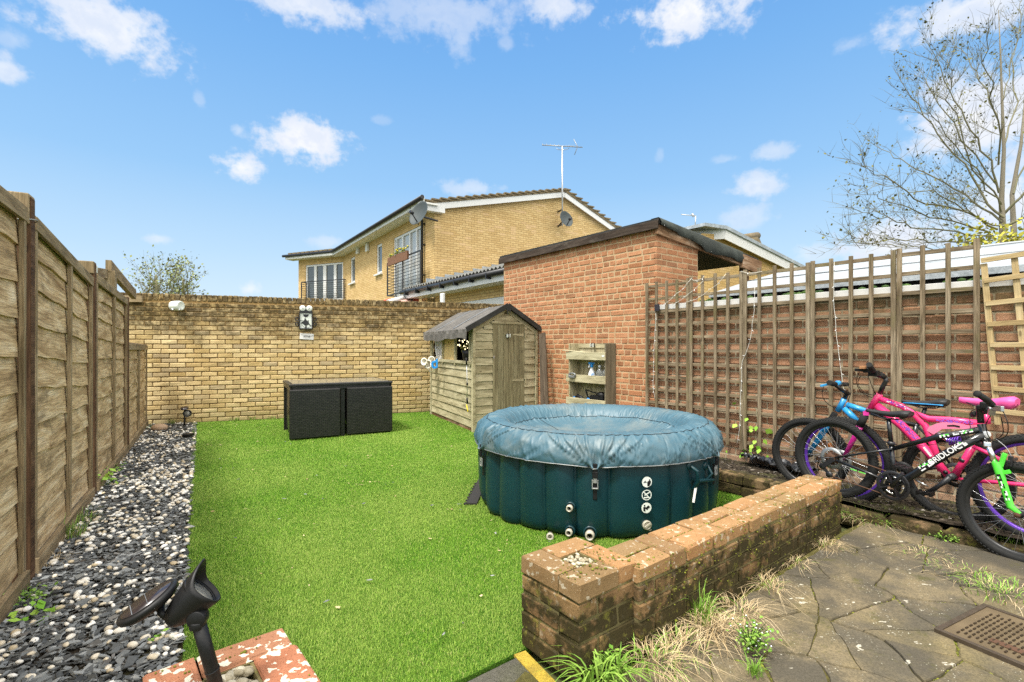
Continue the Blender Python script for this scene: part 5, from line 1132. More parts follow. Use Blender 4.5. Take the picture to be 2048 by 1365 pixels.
for i_, (dr, z) in enumerate(prof):
    i = i_/2; s_ = i_/(len(prof)-1); r = np.full(nth, TRd+dr); zz = np.full(nth, z)
    top = math.exp(-((z-.66)/.03)**2); fine = np.zeros(nth)
    for (f, sh_, ph) in WV[4:]: fine += (1-np.abs(np.sin(f*th/2+sh_*s_+ph)))**3
    broad = np.zeros(nth)
    for (f, sh_, ph) in WV[:4]: broad += (1-np.abs(np.sin(f*th/2+sh_*s_*2+ph)))**2
    ring = (1 if 6 <= i <= 16 else .35 if i < 6 else .12)
    mod = .6+.4*np.sin(3*th+1)*np.sin(5*th+2)
    zz += ring*(.0065*fine*mod) - ring*.003
    r += (.0055*broad-.006)*(1 if 2 <= i <= 7 else .25 if i < 17 else 0)
    for (t0_, wd, am, slp, zc, zw) in RD:
        d = (th-t0_-slp*(z-zc)*2+np.pi) % (2*np.pi)-np.pi; e = am*np.exp(-(d/wd)**2)*math.exp(-((z-zc)/zw)**2)
        if i < 9: r += e
        elif i < 16: zz += e*.5
    for st in strap_th:
        d = (th-st+np.pi) % (2*np.pi)-np.pi; k = max(0, 1-(z-.485)/.19) if i < 12 else 0
        r -= .034*np.exp(-np.abs(d)/.035)*k
        for q in (.10, .22, .40, .62):
            e = np.abs(d)-q*(z-.485)*3.0-.012; r += (.012*np.exp(-(e/.010)**2)-.006*np.exp(-((e-.022)/.010)**2))*(1 if i < 9 else 0)*(k > .02)
        if i < 3: zz -= .012*np.exp(-(d/.10)**2)
    r = np.maximum(r, .012)
    if i >= 15: zz += .006*np.sin(2*th+1)*(1 if i < 19 else .3)+(.008*np.sin(6*th)**4 if i < 18 else 0)
    V += [(TC.x+a*math.cos(t_), TC.y+a*math.sin(t_), c_) for a, t_, c_ in zip(r, th, zz)]
m = MB(); m.smooth = True; m.grid(V, len(prof), nth, wrap=True); cov = m.build('cover', M['tub_cover'], tub)
def ringline(i, n=180, lift=.004, out=0.0): 
    pts = []
    for k in range(0, nth, nth//n):
        p = Vector(V[i*nth+k]); d = Vector((p.x-TC.x, p.y-TC.y, 0)).normalized(); pts.append(p+d*out+UP*lift)
    return pts
m = MB(); m.tube(ringline(16, lift=.002), .0022, 5, closed=True); m.tube(ringline(30, lift=.003), .0022, 5, closed=True); m.build('seam', M['bike_black'], cov)
m = MB(); m.tube(ringline(0, 300, lift=0, out=.002), .0035, 6, closed=True); m.build('piping', M['grey_metal'], cov)
def seamline(k): 
    return [Vector(V[i*nth+k % nth])+UP*.003 for i in range(30, len(prof)-1)]
m = MB(); m.tube(seamline(int(nth*.36)), .0015, 5); m.tube(seamline(int(nth*.86)), .0015, 5); m.build('seam', M['bike_black'], cov)
# straps and buckles
for st in (strap_th[0], strap_th[5], strap_th[1]):
    n = Vector((math.cos(st), math.sin(st), 0)); s_ = Vector((-n.y, n.x, 0)); b = TC+n*(TRd+.010)
    m = MB(); m.box(b+UP*.475+n*.02, s_, n, UP, .014, .006, .028); m.box(b+UP*.345, s_, n, UP, .013, .004, .075); bk_ = m.build('strap', M['black_plastic'], tub, .002)
    m = MB(); m.box(b+UP*.432+n*.022, s_, n, UP, .017, .008, .020); m.build('buckle', M['black_plastic'], bk_, .003)
    m = MB(); m.box(b+UP*.402+n*.018, s_, n, UP, .011, .007, .022); m.box(b+UP*.370+n*.016-s_*.017, s_, n, UP, .003, .006, .030); m.box(b+UP*.370+n*.016+s_*.017, s_, n, UP, .003, .006, .030); m.box(b+UP*.345+n*.016, s_, n, UP, .019, .006, .004); m.build('clasp', M['galvanised'], bk_, .002)
# carry handle on the right
p, n = TUB(1388, 945); s_ = Vector((-n.y, n.x, 0)); m = MB()
for (u, v) in ((1378, 932), (1410, 932)):
    q, nq = TUB(u, v); m.lathe([(.001, -.01), (.032, -.01), (.026, .012), (.001, .016)], q, nq, 18)
m.tube([TUB(1378, 932)[0]+n*.01, TUB(1381, 940)[0]+n*.05, TUB(1384, 960)[0]+n*.045, TUB(1384, 978)[0]+n*.01], .013, 10); m.tube([TUB(1412, 930)[0]+n*.01, TUB(1411, 945)[0]+n*.05, TUB(1408, 958)[0]+n*.02], .010, 8)
m.beam(TUB(1386, 960)[0]+n*.03, TUB(1415, 957)[0]+n*.03, .05, .014); m.build('handle', M['tub_pvc'], tub, .003)
m = MB(); a, b = TUB(1385, 965), TUB(1379, 1003); m.beam(a[0]+a[1]*.03, b[0]+b[1]*.03, .016, .002, up=(0, -1, .2)); m.build('care_tag', M['tag_white'], tub)
# pictogram discs, printed on the wall of the tub
def disc(u, v, kind):
    p, n = TUB(u, v, TRd+.016); p = p+n*.006; x_ = Vector((-n.y, n.x, 0)); x_ = x_ if x_.x > 0 else -x_
    r_ = .0335; m = MB()
    if kind == 'ring':
        for rr in ((r_, r_*.84),):
            ring = [(rr[0]*math.cos(a), rr[0]*math.sin(a)) for a in np.linspace(0, 2*math.pi, 36, endpoint=False)]; inn = [(rr[1]*math.cos(a), rr[1]*math.sin(a)) for a in np.linspace(0, 2*math.pi, 36, endpoint=False)]
            Vv = [p+x_*a+UP*b for a, b in ring+inn]; m.add(Vv, [(i, (i+1) % 36, 36+(i+1) % 36, 36+i) for i in range(36)])
        m.beam(p+x_*-.024+UP*.024, p+x_*.024-UP*.024, .001, .006, up=n.cross(x_+UP*-1)); m.prism([(-.02, -.012), (.018, -.012), (.02, -.018), (-.018, -.02)], p, x_, UP, n, .001)
        m.prism([(-.016, .002), (.02, .02), (.022, .014), (-.012, -.004)], p, x_, UP, n, .001); o = m.build('pictogram', M['lamp_white'], tub); return
    m.prism([(r_*math.cos(a), r_*math.sin(a)) for a in np.linspace(0, 2*math.pi, 36, endpoint=False)], p, x_, UP, n, .001); o = m.build('pictogram', M['lamp_white'], tub); m = MB(); q = p+n*.0015
    if kind == 'watch':
        m.prism([(.017+.0055*math.cos(a), .012+.0055*math.sin(a)) for a in np.linspace(0, 6.28, 14, endpoint=False)], q, x_, UP, n, .001); m.prism([(.002, -.026), (.002, .0), (.008, .006), (.026, .006), (.027, -.004), (.016, -.026)], q, x_, UP, n, .001)
        m.prism([(-.024, -.001), (-.002, .002), (-.002, -.002), (-.024, -.004)], q, x_, UP, n, .001); m.prism([(-.020, .002), (-.010, .010), (-.008, .002)], q, x_, UP, n, .001)
    else:
        m.prism([(-.013+.0055*math.cos(a), .015+.0055*math.sin(a)) for a in np.linspace(0, 6.28, 14, endpoint=False)], q, x_, UP, n, .001); m.prism([(-.022, -.014), (-.022, .004), (-.014, .008), (-.004, .004), (.010, -.008), (.004, -.014), (-.008, -.004), (-.008, -.026)], q, x_, UP, n, .001)
        m.prism([(-.002, .004), (.010, -.006), (.026, .004), (.012, .016)], q, x_, UP, n, .001)
    m.build('figure', M['bike_black'], o)
disc(1293, 964, 'watch'); disc(1292.5, 990, 'ring'); disc(1292, 1015.5, 'read')
def port(u, v, r_, L, name, mat, extra=None):
    p, n = TUB(u, v); x_, y_, z_ = frame_from(n, (0, 0, 1)); m = MB(); m.lathe([(.001, -.02), (r_*1.7, -.02), (r_*1.7, .004), (r_*1.3, .01), (r_*1.3, .0)], p, n, 20); 
    b = m.build('grommet', M['tub_pvc'], tub); m = MB(); m.lathe([(r_*.75, 0), (r_, 0), (r_, L*.45), (r_*1.15, L*.46), (r_*1.15, L*.62), (r_, L*.63), (r_, L), (r_*.72, L), (r_*.72, L*.3), (.001, L*.3)], p, n, 20); b = m.build(name, M[mat], tub)
    m = MB(); m.lathe([(.001, L*.31), (r_*.7, L*.31), (r_*.7, L*.315)], p, n, 16); m.build('bore', M['dark_inside'], b)
port(1141, 1014, .019, .05, 'hose_port', 'pipe_beige'); port(1140, 1062, .020, .05, 'hose_port', 'pipe_beige'); port(1180, 1066, .026, .07, 'drain_pipe', 'pipe_beige')
p, n = TUB(1293, 1050); x_ = Vector((-n.y, n.x, 0)); m = MB(); m.lathe([(.001, -.01), (.026, -.01), (.030, 0), (.030, .012), (.024, .016), (.022, .010), (.001, .010)], p, n, 24)
m.beam(p+n*.016-x_*.018-UP*.012, p+n*.016+x_*.018+UP*.012, .012, .008, up=n); m.tube([p-UP*.028+n*.005, p-UP*.036+x_*.02+n*.004, p-UP*.034+x_*.034], .003, 6); m.build('air_valve', M['pipe_beige'], tub, .001)
t = thing('hose_connector', G(1100, 1074, .0), 'loose beige hose connector lying on the grass beside the hot tub', 'connector'); m = MB(); c = G(1100, 1074, .02); m.lathe([(.012, -.05), (.019, -.05), (.019, -.015), (.024, -.012), (.024, .006), (.019, .008), (.013, .008), (.013, -.02), (.001, -.02)], c, Vector((-.1, -1, .1)), 20); m.build('connector', M['pipe_beige'], t)
m = MB(); a, b = G(962, 968, .012), G(943, 1008, .012); d = (b-a).normalized(); s_ = Vector((-d.y, d.x, 0)); m.beam(a-d*.15, b, .085, .012)
for i in range(8): m.box(a.lerp(b, i/7)-s_*.048, d, s_, UP, .010, .012, .006)
o = m.build('foam_mat', M['foam_mat']); tag(o, 'black interlocking foam mat edge poking out left of the hot tub', 'mat')
# ================================================================== low brick wall and piers
def pier(c, ax, ay, half, courses, label, capmat, name, top, hole=.055, base=0.0):
    t = thing(name, Vector((c[0], c[1], base)), label, 'brick pier'); c = Vector((c[0], c[1], 0)); ch_ = (top-base)/courses; W2 = half; bl, bw = .225*half/.1675, .1125*half/.1675
    body = MB(); cap = MB(); mo = MB()
    for k in range(courses):
        z = base+ch_*(k+.5); tgt = cap if k == courses-1 else body
        for q in range(4):
            a = (ax, ay, -ax, -ay)[q]; b = (ay, -ax, -ay, ax)[q]
            if k % 2 == (courses-1) % 2: off = a*(-(W2-bl/2))+b*(W2-bw/2)
            else: off = a*(W2-bl/2)+b*(W2-bw/2)
            g = .0065 if tgt is cap else .0065
            tgt.brick(c+off+UP*z, a, b, UP, bl/2-g, bw/2-g*.8+(.003 if tgt is cap else random.uniform(-.002, .002)), ch_/2-(.003 if tgt is cap else .006), .005, jit=.003)
    for sgx, sgy in ((0, 1), (0, -1), (1, 0), (-1, 0)):
        d = ax*sgx+ay*sgy; s_ = ay*sgx+ax*sgy; mo.box(c+d*((W2+hole)/2-.006)+UP*(base+top-.012)/2, s_, d, UP, W2-.012, (W2-hole)/2-.006, (top-base-.012)/2)
    mo.build('mortar', M['old_mortar'], t); o = body.build('bricks', M['old_brick'], t); o2 = cap.build('cap', M[capmat], t)
    for o_ in (o, o2):
        pass
    return t
pc1 = (.272, 2.058); pt1 = pier(pc1, PD.normalized(), PN.normalized(), .172, 5, 'mossy brick gate pier with white pebbles in its hollow top', 'cap_brick', 'brick_pier', .38)
pc2 = (-.735, 1.312); a2 = Vector((.765, .644, 0)); b2 = Vector((.644, -.765, 0)); pt2 = pier(pc2, a2, b2, .178, 5, 'orange brick pier spotted with white lichen, holding brown pebbles', 'lichen_brick', 'brick_pier', .38)
def peb(n_): 
    return None
def icos(sub=1):
    import bmesh
    bm = bmesh.new(); bmesh.ops.create_icosphere(bm, subdivisions=sub, radius=1); v = np.array([x.co[:] for x in bm.verts]); f = np.array([[y.index for y in x.verts] for x in bm.faces]); bm.free(); return v, f
iv, if_ = icos(2)
def pebbles(name, pos, smin, smax, mat, label=None, kind='stuff', parent=None, group=None):
    n = len(pos); s_ = rng.uniform(smin, smax, n); scl = np.stack([s_*rng.uniform(.9, 1.5, n), s_*rng.uniform(.75, 1.1, n), s_*rng.uniform(.5, .85, n)], 1)
    bv = iv*(1+.10*np.sin(iv[:, [0]]*3+1)*np.cos(iv[:, [1]]*4)); o = scatter(name, bv, if_, pos, rotz(rng.uniform(0, 6.28, n), rng.uniform(-.5, .5, n)), scl, M[mat], rng.random((n, 3)), True, parent); tag(o, label, None, group, kind); return o
def pier_fill(c, ax, ay, n, z0, mat, smin, smax, name):
    a = rng.uniform(-.045, .045, n); b = rng.uniform(-.045, .045, n); z = z0-.048+rng.uniform(0, .035, n); pos = np.stack([c[0]+a*ax.x+b*ay.x, c[1]+a*ax.y+b*ay.y, z], 1); pebbles(name, pos, smin, smax, mat)
pier_fill(pc1, PD, PN, 120, .383, 'planter_pebble', .006, .011, 'pier_pebbles'); pier_fill(pc2, a2, b2, 60, .385, 'planter_pebble', .012, .018, 'pier_pebbles')
# low wall
w0 = Vector((.505, 1.99, 0)); w1 = Vector((2.18, 3.30, 0)); wd = (w1-w0).normalized(); wn_ = Vector((wd.y, -wd.x, 0)); LW = (w1-w0).length; TH = .22; zt_ = .362; nc = 5; chh = zt_/nc
lw = thing('low_wall', w0.lerp(w1, .5), 'low mossy brick wall running from the pier towards the bicycles', 'wall'); ctr = w0-wn_*TH/2
def lwp(s_, b, z): return w0+wd*s_+wn_*b+UP*z
m = MB(); m.box(lwp(LW/2, -TH/2, (zt_-.022)/2), wd, wn_, UP, LW/2-.010, TH/2-.010, (zt_-.022)/2); m.build('mortar', M['old_mortar'], lw)
m = MB()
for k in range(nc-1):
    z = chh*(k+.5); s_ = -(.1125 if k % 2 else 0)
    while s_ < LW:
        a, b = max(s_, 0), min(s_+.225, LW); s_ += .225
        if b-a < .03: continue
        for bb in (-.051, -TH+.051): m.brick(lwp((a+b)/2, bb+random.uniform(-.002, .002), z), wd, wn_, UP, (b-a)/2-.006, .051, chh/2-.006, .005, jit=.003)
m.build('bricks', M['old_brick'], lw); m = MB(); s_ = 0; k = 0; z = zt_-chh/2+.002
while s_ < LW-.02:
    L_ = .225 if k % 2 == 0 else .1125; L_ = min(L_, LW-s_)
    if k % 2 == 0:
        for bb in (-.0545, -TH+.0545): m.brick(lwp(s_+L_/2, bb, z+random.uniform(-.002, .002)), wd, wn_, UP, L_/2-.006, .0515, chh/2-.002, .007, jit=.004)
    else: m.brick(lwp(s_+L_/2, -TH/2, z+random.uniform(-.002, .003)), wd, wn_, UP, L_/2-.006, TH/2+.001, chh/2-.002, .007, jit=.004)
    s_ += L_; k += 1
m.build('cap', M['cap_brick'], lw)
# retaining edge of the planting bed
re = thing('retaining_edge', (RTX(4), 4, 0), 'low crumbling brick and stone edging of the planting bed by the trellis', 'edging'); m = MB(); Y = 2.15
while Y < 5.9:
    L_ = random.uniform(.20, .34) if Y < 3.5 else .225; a = Vector((RTX(Y), Y, 0)); b = Vector((RTX(Y+L_*.8), Y+L_*.8, 0)); d = (b-a).normalized(); n = Vector((-d.y, d.x, 0)); c = (a+b)/2
    if Y < 3.45: m.brick(c+UP*.045+n*random.uniform(-.01, .01), d, n, UP, (b-a).length/2-.004, .050, .058+random.uniform(-.012, .010), .020, jit=.012)
    else:
        for kz in range(2): m.brick(c+UP*(.045+.085*kz)+n*random.uniform(-.012, .012), d, n, UP, (b-a).length/2-.006, .055, .039, .008, jit=.006)
    Y += L_*.8
m.build('stones', M['stone_edge'], re)
# moss on the caps and joints: little green cushions
mp = []
for _ in range(150):
    a, b = random.uniform(-.165, .165), random.gauss(.06, .06)
    if abs(a) < .06 and abs(b) < .06: continue
    if abs(b) > .168: continue
    p = Vector((pc1[0], pc1[1], .38))+PD*a+PN*b; mp.append((p.x, p.y, p.z))
for _ in range(420):
    s_ = random.uniform(0, LW); b = random.choice([-.108, random.uniform(-.21, 0), random.uniform(-.05, 0)]); p = lwp(s_, b, zt_+.0); mp.append((p.x, p.y, p.z))
for _ in range(500):
    s_ = random.uniform(0, LW); z = zt_*random.random()**.5; p = lwp(s_, .0, z); mp.append((p.x, p.y, p.z))
for _ in range(25): p = Vector((pc2[0], pc2[1], .38))+a2*random.uniform(-.17, .17)+b2*random.choice([-.1, -.15, .12]); mp.append((p.x, p.y, p.z))
mp = np.array(mp); n = len(mp); sc1 = rng.uniform(.0012, .0042, n)*np.where(rng.random(n) > .88, 1.8, 1); iv1, if1 = icos(1); o = scatter('moss', iv1, if1, mp, rotz(rng.uniform(0, 6, n)), np.stack([sc1, sc1, sc1*.75], 1), M['moss_green'], rng.random((n, 3)), True); tag(o, kind='stuff')
jp = []
for (x, y) in joints:
    if x < .2 or y > 3.6: continue
    h = math.sin(x*5.1+1)*math.cos(y*4.3+.5)+random.uniform(-.3, .3)
    if h > -.05:
        for _ in range(5): jp.append((x+random.gauss(0, .012), y+random.gauss(0, .012), pz(x, y)+.002))
jp = np.array(jp); n = len(jp); sc1 = rng.uniform(.003, .010, n); o = scatter('moss', iv1, if1, jp, rotz(rng.uniform(0, 6, n)), np.stack([sc1, sc1, sc1*.55], 1), M['moss_green'], rng.random((n, 3)), True); tag(o, kind='stuff')
# manhole cover
c1_, c2_, c3_ = G(1868, 1268, .02), G(1967, 1217, .02), G(2060, 1338, .02); ux = (c2_-c1_); uy = (c3_-c1_); Lx = .62; ux = ux.normalized(); uy = (uy-ux*uy.dot(ux)).normalized()
Lx = (c2_-c1_).length; Ly = (c3_-c1_).dot(uy)*1.15
t = thing('manhole_cover', c1_+ux*Lx/2+uy*Ly/2, 'rusty steel inspection cover with raised dashes set in the paving', 'manhole cover'); zc_ = pz(c1_.x, c1_.y)+.022
def mh(a, b, z=0): p = c1_+ux*a+uy*b; return Vector((p.x, p.y, zc_+z))
m = MB(); m.box(mh(Lx/2, Ly/2, -.008), ux, uy, UP, Lx/2-.02, Ly/2-.02, .008)
nx_ = 9; ny_ = 12
for i in range(nx_):
    for j in range(ny_):
        a = .06+(Lx-.12)*(i+.5*(j % 2))/nx_; b = .06+(Ly-.10)*j/ny_; pass
m.build('lid', M['manhole_steel'], t, .001); m = MB()
for i in range(nx_):
    for j in range(ny_):
        a = .06+(Lx-.12)*(i+.5*(j % 2))/nx_; b = .06+(Ly-.10)*j/ny_; m.box(mh(a, b, .002), ux, uy, UP, .010, .0028, .003)
m.build('dashes', M['manhole_dash'], t); m = MB()
for (a, b, la, lb) in ((Lx/2, .010, Lx/2, .010), (Lx/2, Ly-.01, Lx/2, .01), (.010, Ly/2, .010, Ly/2-.02), (Lx-.010, Ly/2, .010, Ly/2-.02)): m.box(mh(a, b, -.004), ux, uy, UP, la, lb, .009)
m.build('frame', M['manhole_rim'], t, .001); m = MB(); m.box(mh(Lx*.25, Ly*.72, .002), uy, ux, UP, .09, .018, .0025); m.build('lifting_slot', M['rust'], t, .002)
# black plastic sheet in the bed
m = MB(); V = []; g_ = [(1490, 918), (1590, 945)]; n = 26
for i in range(n):
    for j in range(n):
        a = G(1478, 916, .10).lerp(G(1590, 946, .10), i/(n-1)); b = G(1520, 908, .09).lerp(G(1640, 935, .10), i/(n-1)); p = a.lerp(b, j/(n-1)); V.append((p.x+random.uniform(-.012, .012), p.y+random.uniform(-.012, .012), .135+random.uniform(-.028, .030)-.05*(j/(n-1))))
m.grid(V, n, n); o = m.build('plastic_sheet', M['tarp_black']); tag(o, 'crumpled black plastic sheet lying in the planting bed', 'plastic sheet')
# ================================================================== solar spotlights
def spot_big():
    Y0_ = 1.20; t = thing('solar_spotlight', Vector((-.745, 1.27, .37)), 'large black solar spotlight on a stake in the near left pier', 'spotlight')
    def q(u, v, dy=0): return P(u, v, Y0_+dy)
    m = MB(); m.tube([q(399, 1252), q(414, 1305, .01), q(423, 1336, .015), q(440, 1400, .03)], [.0155, .0155, .0155, .0145], 20); m.tube([q(424, 1338, .015), q(425, 1341, .016)], .0165, 20); m.build('stake', M['black_plastic'], t)
    m = MB(); a0 = q(345, 1240); ax = Vector((.62, .31, .69)).normalized(); x_, y_, z_ = frame_from(ax, (-.55, .05, .79)); prof_ = [(-.012, .001), (-.010, .012), (-.003, .021), (.012, .029), (.035, .037), (.06, .044), (.08, .048), (.092, .050)]; V = []; nn = 40
    for (h, r_) in prof_+[(.092, .0455), (.070, .042)]:
        outer = h >= 0
        for k in range(nn):
            ph = 2*math.pi*k/nn; hood = max(0, math.cos(ph))**2.2*.044*max(0, (h-.02)/.072) if h > .02 else 0
            if (h, r_) == (.070, .042): hood = 0
            V.append(a0+z_*(h+hood)+(x_*math.cos(ph)+y_*math.sin(ph))*r_)
    m.smooth = True; m.grid(V, len(prof_)+2, nn, wrap=True); m.build('lamp_head', M['black_plastic'], t)
    m = MB(); m.lathe([(.001, .078), (.040, .078), (.0415, .070), (.001, .068)], a0, ax, 32); m.build('lens', M['lens'], t)
    m = MB(); m.lathe([(.040, .080), (.0455, .084), (.046, .074), (.040, .074)], a0, ax, 32); m.build('bezel', M['black_plastic'], t)
    m = MB(); j = q(396, 1246, .0); m.lathe([(.001, -.016), (.021, -.014), (.022, 0), (.021, .014), (.001, .016)], j+Vector((0, 0, .012)), Vector((.15, -1, 0)), 20); m.beam(j+Vector((0, 0, .0)), a0+ax*.05-x_*.03, .022, .02); m.tube([j-UP*.012, j+UP*.005], .0185, 18); m.build('knuckle', M['black_plastic'], t, .002)
    n = Vector((-.434, -.196, .84)).normalized(); a = Vector((.638, .619, .432)); a = (a-n*a.dot(n)).normalized(); b = n.cross(a); c = q(298, 1206)
    m = MB(); m.lathe([(.001, -.012), (.055, -.012), (.066, -.004), (.068, .004), (.066, .009), (.059, .010), (.001, .0095)], c, n, 44); sp = m.build('solar_panel', M['black_plastic'], t)
    m = MB(); m.lathe([(.001, .0085), (.056, .0105), (.056, .0115), (.001, .0118)], c, n, 44); m.build('cell', M['solar_cell'], sp); m = MB(); m.beam(c+n*.0122-a*.033-b*.045, c+n*.0122-a*.033+b*.045, .0016, .0006); m.beam(c+n*.0122+a*.0-b*.055, c+n*.0122+a*.0+b*.055, .001, .0006); m.build('cell_line', M['grey_metal'], sp)
    m = MB(); m.tube([c-n*.01+a*.02, q(322, 1226), q(334, 1232)], [.010, .008, .011], 12); m.build('panel_arm', M['black_plastic'], t)
spot_big()
def spot_small(p, label, grp='small black solar lights by the gravel'):
    t = thing('solar_spotlight', p, label, 'spotlight', grp); m = MB(); m.tube([p, p+UP*.14], .012, 8); m.build('stake', M['black_plastic'], t)
    c = p+UP*.20+Vector((.05, 0, 0)); ax = Vector((.25, -.95, .1)).normalized(); m = MB(); m.lathe([(.001, -.07), (.035, -.06), (.055, -.01), (.058, .03), (.048, .03), (.046, .005), (.001, .005)], c, ax, 20); m.build('lamp_head', M['black_plastic'], t); m = MB(); m.lathe([(.001, .006), (.046, .006), (.046, .009), (.001, .014)], c, ax, 18); m.build('lens', M['lens'], t)
    m = MB(); m.lathe([(.001, 0), (.055, 0), (.055, .012), (.001, .014)], p+UP*.275, Vector((.1, -.35, .9)), 20); m.tube([p+UP*.14, p+UP*.28], .01, 6); m.build('solar_panel', M['solar_cell'], t)
g = G(369, 853, 0); spot_small(g, 'small black solar spotlight on a stake at the foot of the yellow wall')
g = G(376, 873, .02); m = MB(); m.box(g+UP*.02, Vector((1, 0, 0)), Vector((0, 1, 0)), UP, .055, .05, .018); o = m.build('ground_light', M['black_plastic'], None, .008); tag(o, 'flat black square light lying on the gravel edge near the wall', 'ground light')
g = G(318, 862, 0); bv, bf = icos(3); bv = bv*np.array([.115, .085, .06])*(1+.05*np.sin(bv[:, [0]]*2)); o = np_mesh('boulder', bv+np.array([g.x, g.y, .045]), bf, M['stone_tan'], None, np.full((len(bv), 3), .5), True); tag(o, 'smooth tan boulder on the far end of the gravel bed', 'stone')
# ================================================================== gravel
def area_pts(n, poly, clump=None, thr=0):
    xs_ = [p[0] for p in poly]; ys_ = [p[1] for p in poly]; X = rng.uniform(min(xs_), max(xs_), n); Yv = rng.uniform(min(ys_), max(ys_), n); k = inpoly(X, Yv, poly); return X[k], Yv[k]
gp = [(FEX(1.0)-.02, 1.0), (-.98, 1.0), (-1.0, 1.30), (-1.15, 1.62), (LEX(2.06)+.01, 2.06), (LEX(8.0)+.01, 8.10), (-5.75, 7.85), (FEX(7.8), 7.8)]
X, Y = area_pts(125000, gp); keep = rng.random(len(X)) < np.clip(3.4/Y, .42, 1); X, Y = X[keep], Y[keep]; n = len(X)
ch = np.array([(-1, -.35, -.5), (-.2, -1, -.5), (1, -.3, -.5), (.35, .95, -.5), (-.9, -.3, .5), (-.25, -.9, .5), (.92, -.35, .5), (.3, .85, .5)])
cf = np.array([(3, 2, 1, 0), (4, 5, 6, 7), (0, 1, 5, 4), (1, 2, 6, 5), (2, 3, 7, 6), (3, 0, 4, 7)])
L_ = rng.uniform(.008, .025, n)*np.where(rng.random(n) > .9, 1.7, 1)*np.clip(1.55-.16*Y, .9, 1.4); scl = np.stack([L_, L_*rng.uniform(.3, .75, n), rng.uniform(.0022, .0055, n)], 1)
edge = np.abs(X-(LEX(Y))); o = scatter('slate_chips', ch, cf, np.stack([X, Y, rng.uniform(-.003, .022, n)], 1), rotz(rng.uniform(0, 6.28, n), rng.normal(0, .38, n)), scl, M['slate'], rng.random((n, 3))); tag(o, kind='stuff')
X, Y = area_pts(23000, gp); nz = np.sin(X*5.3+Y*2.1)*np.cos(Y*3.7-X*1.3)+.7*np.sin(Y*9.1+X*4); cl = rng.random(len(X)) < np.clip(.30+.24*nz+np.where((Y > 3) & (Y < 4.9), .18, 0)-np.clip((-.28-(X-(LEX(Y)-.6)))*1.2, 0, .3)+np.where(Y < 2.6, .16, 0)-np.clip((Y-5.8)*.12, 0, .25), .05, .9); X, Y = X[cl], Y[cl]; n = len(X)
pebbles('white_pebbles', np.stack([X, Y, rng.uniform(.012, .026, n)], 1), .008, .018, 'pebble')
# stray chips on the lawn
X, Y = area_pts(160, [(-1.2, 2.1), (-.2, 2.0), (1.0, 2.9), (.2, 4), (-3, 6.5), (-4.8, 7.8)]); n = len(X); L_ = rng.uniform(.008, .02, n); o = scatter('slate_chips', ch, cf, np.stack([X, Y, np.full(n, .024)], 1), rotz(rng.uniform(0, 6, n), rng.normal(0, .2, n)), np.stack([L_, L_*.5, L_*.12], 1), M['slate'], rng.random((n, 3))); tag(o, kind='stuff')
X, Y = area_pts(230, [(-1.2, 2.1), (-.2, 2.0), (1.6, 3.4), (.3, 6.5), (-3, 8.5), (-4.9, 7.9)]); n = len(X); L_ = rng.uniform(.006, .018, n); o = scatter('dry_leaves', ch, cf, np.stack([X, Y, np.full(n, .017)], 1), rotz(rng.uniform(0, 6, n), rng.normal(0, .4, n)), np.stack([L_, L_*rng.uniform(.15, .6, n), L_*.08], 1), M['dry_grass'], rng.random((n, 3))); tag(o, kind='stuff')
# bark chips in the bed
X, Y = area_pts(14000, bed_poly); n = len(X); zb_ = np.array([bed_z((a, b)) for a, b in zip(X, Y)]); L_ = rng.uniform(.006, .024, n); o = scatter('bark_chips', ch, cf, np.stack([X, Y, zb_+.008], 1), rotz(rng.uniform(0, 6, n), rng.normal(0, .4, n)), np.stack([L_, L_*.45, L_*.2], 1), M['bed_chips'], rng.random((n, 3))); tag(o, kind='stuff')
# ================================================================== lawn blades
X, Y = area_pts(3600000, lawn_poly); dens = np.clip((2.9/Y)**1.6, .08, 1); keep = rng.random(len(X)) < dens
keep &= ((X-TC.x)**2+(Y-TC.y)**2 > .80**2); X, Y = X[keep], Y[keep]; n = len(X); print('blades', n)
big = np.clip(Y/2.9, 1, 3.2)**.75
bvv = np.array([(-.5, 0, 0), (.5, 0, 0), (.32, .25, .62), (-.32, .25, .62), (0, .75, 1.0)]); 
a = rng.uniform(0, 6.28, n); h = rng.uniform(.006, .014, n); w_ = rng.uniform(.0010, .0020, n)*big; scl = np.stack([w_, rng.uniform(.005, .016, n), h], 1)
bf1 = np.array([(0, 1, 2), (0, 2, 3), (3, 2, 4)]); o = scatter('grass', bvv, bf1, np.stack([X, Y, np.zeros(n)], 1), rotz(a), scl, M['grass_blade'], np.repeat(rng.random((n, 1)), 3, 1)); tag(o, kind='stuff')
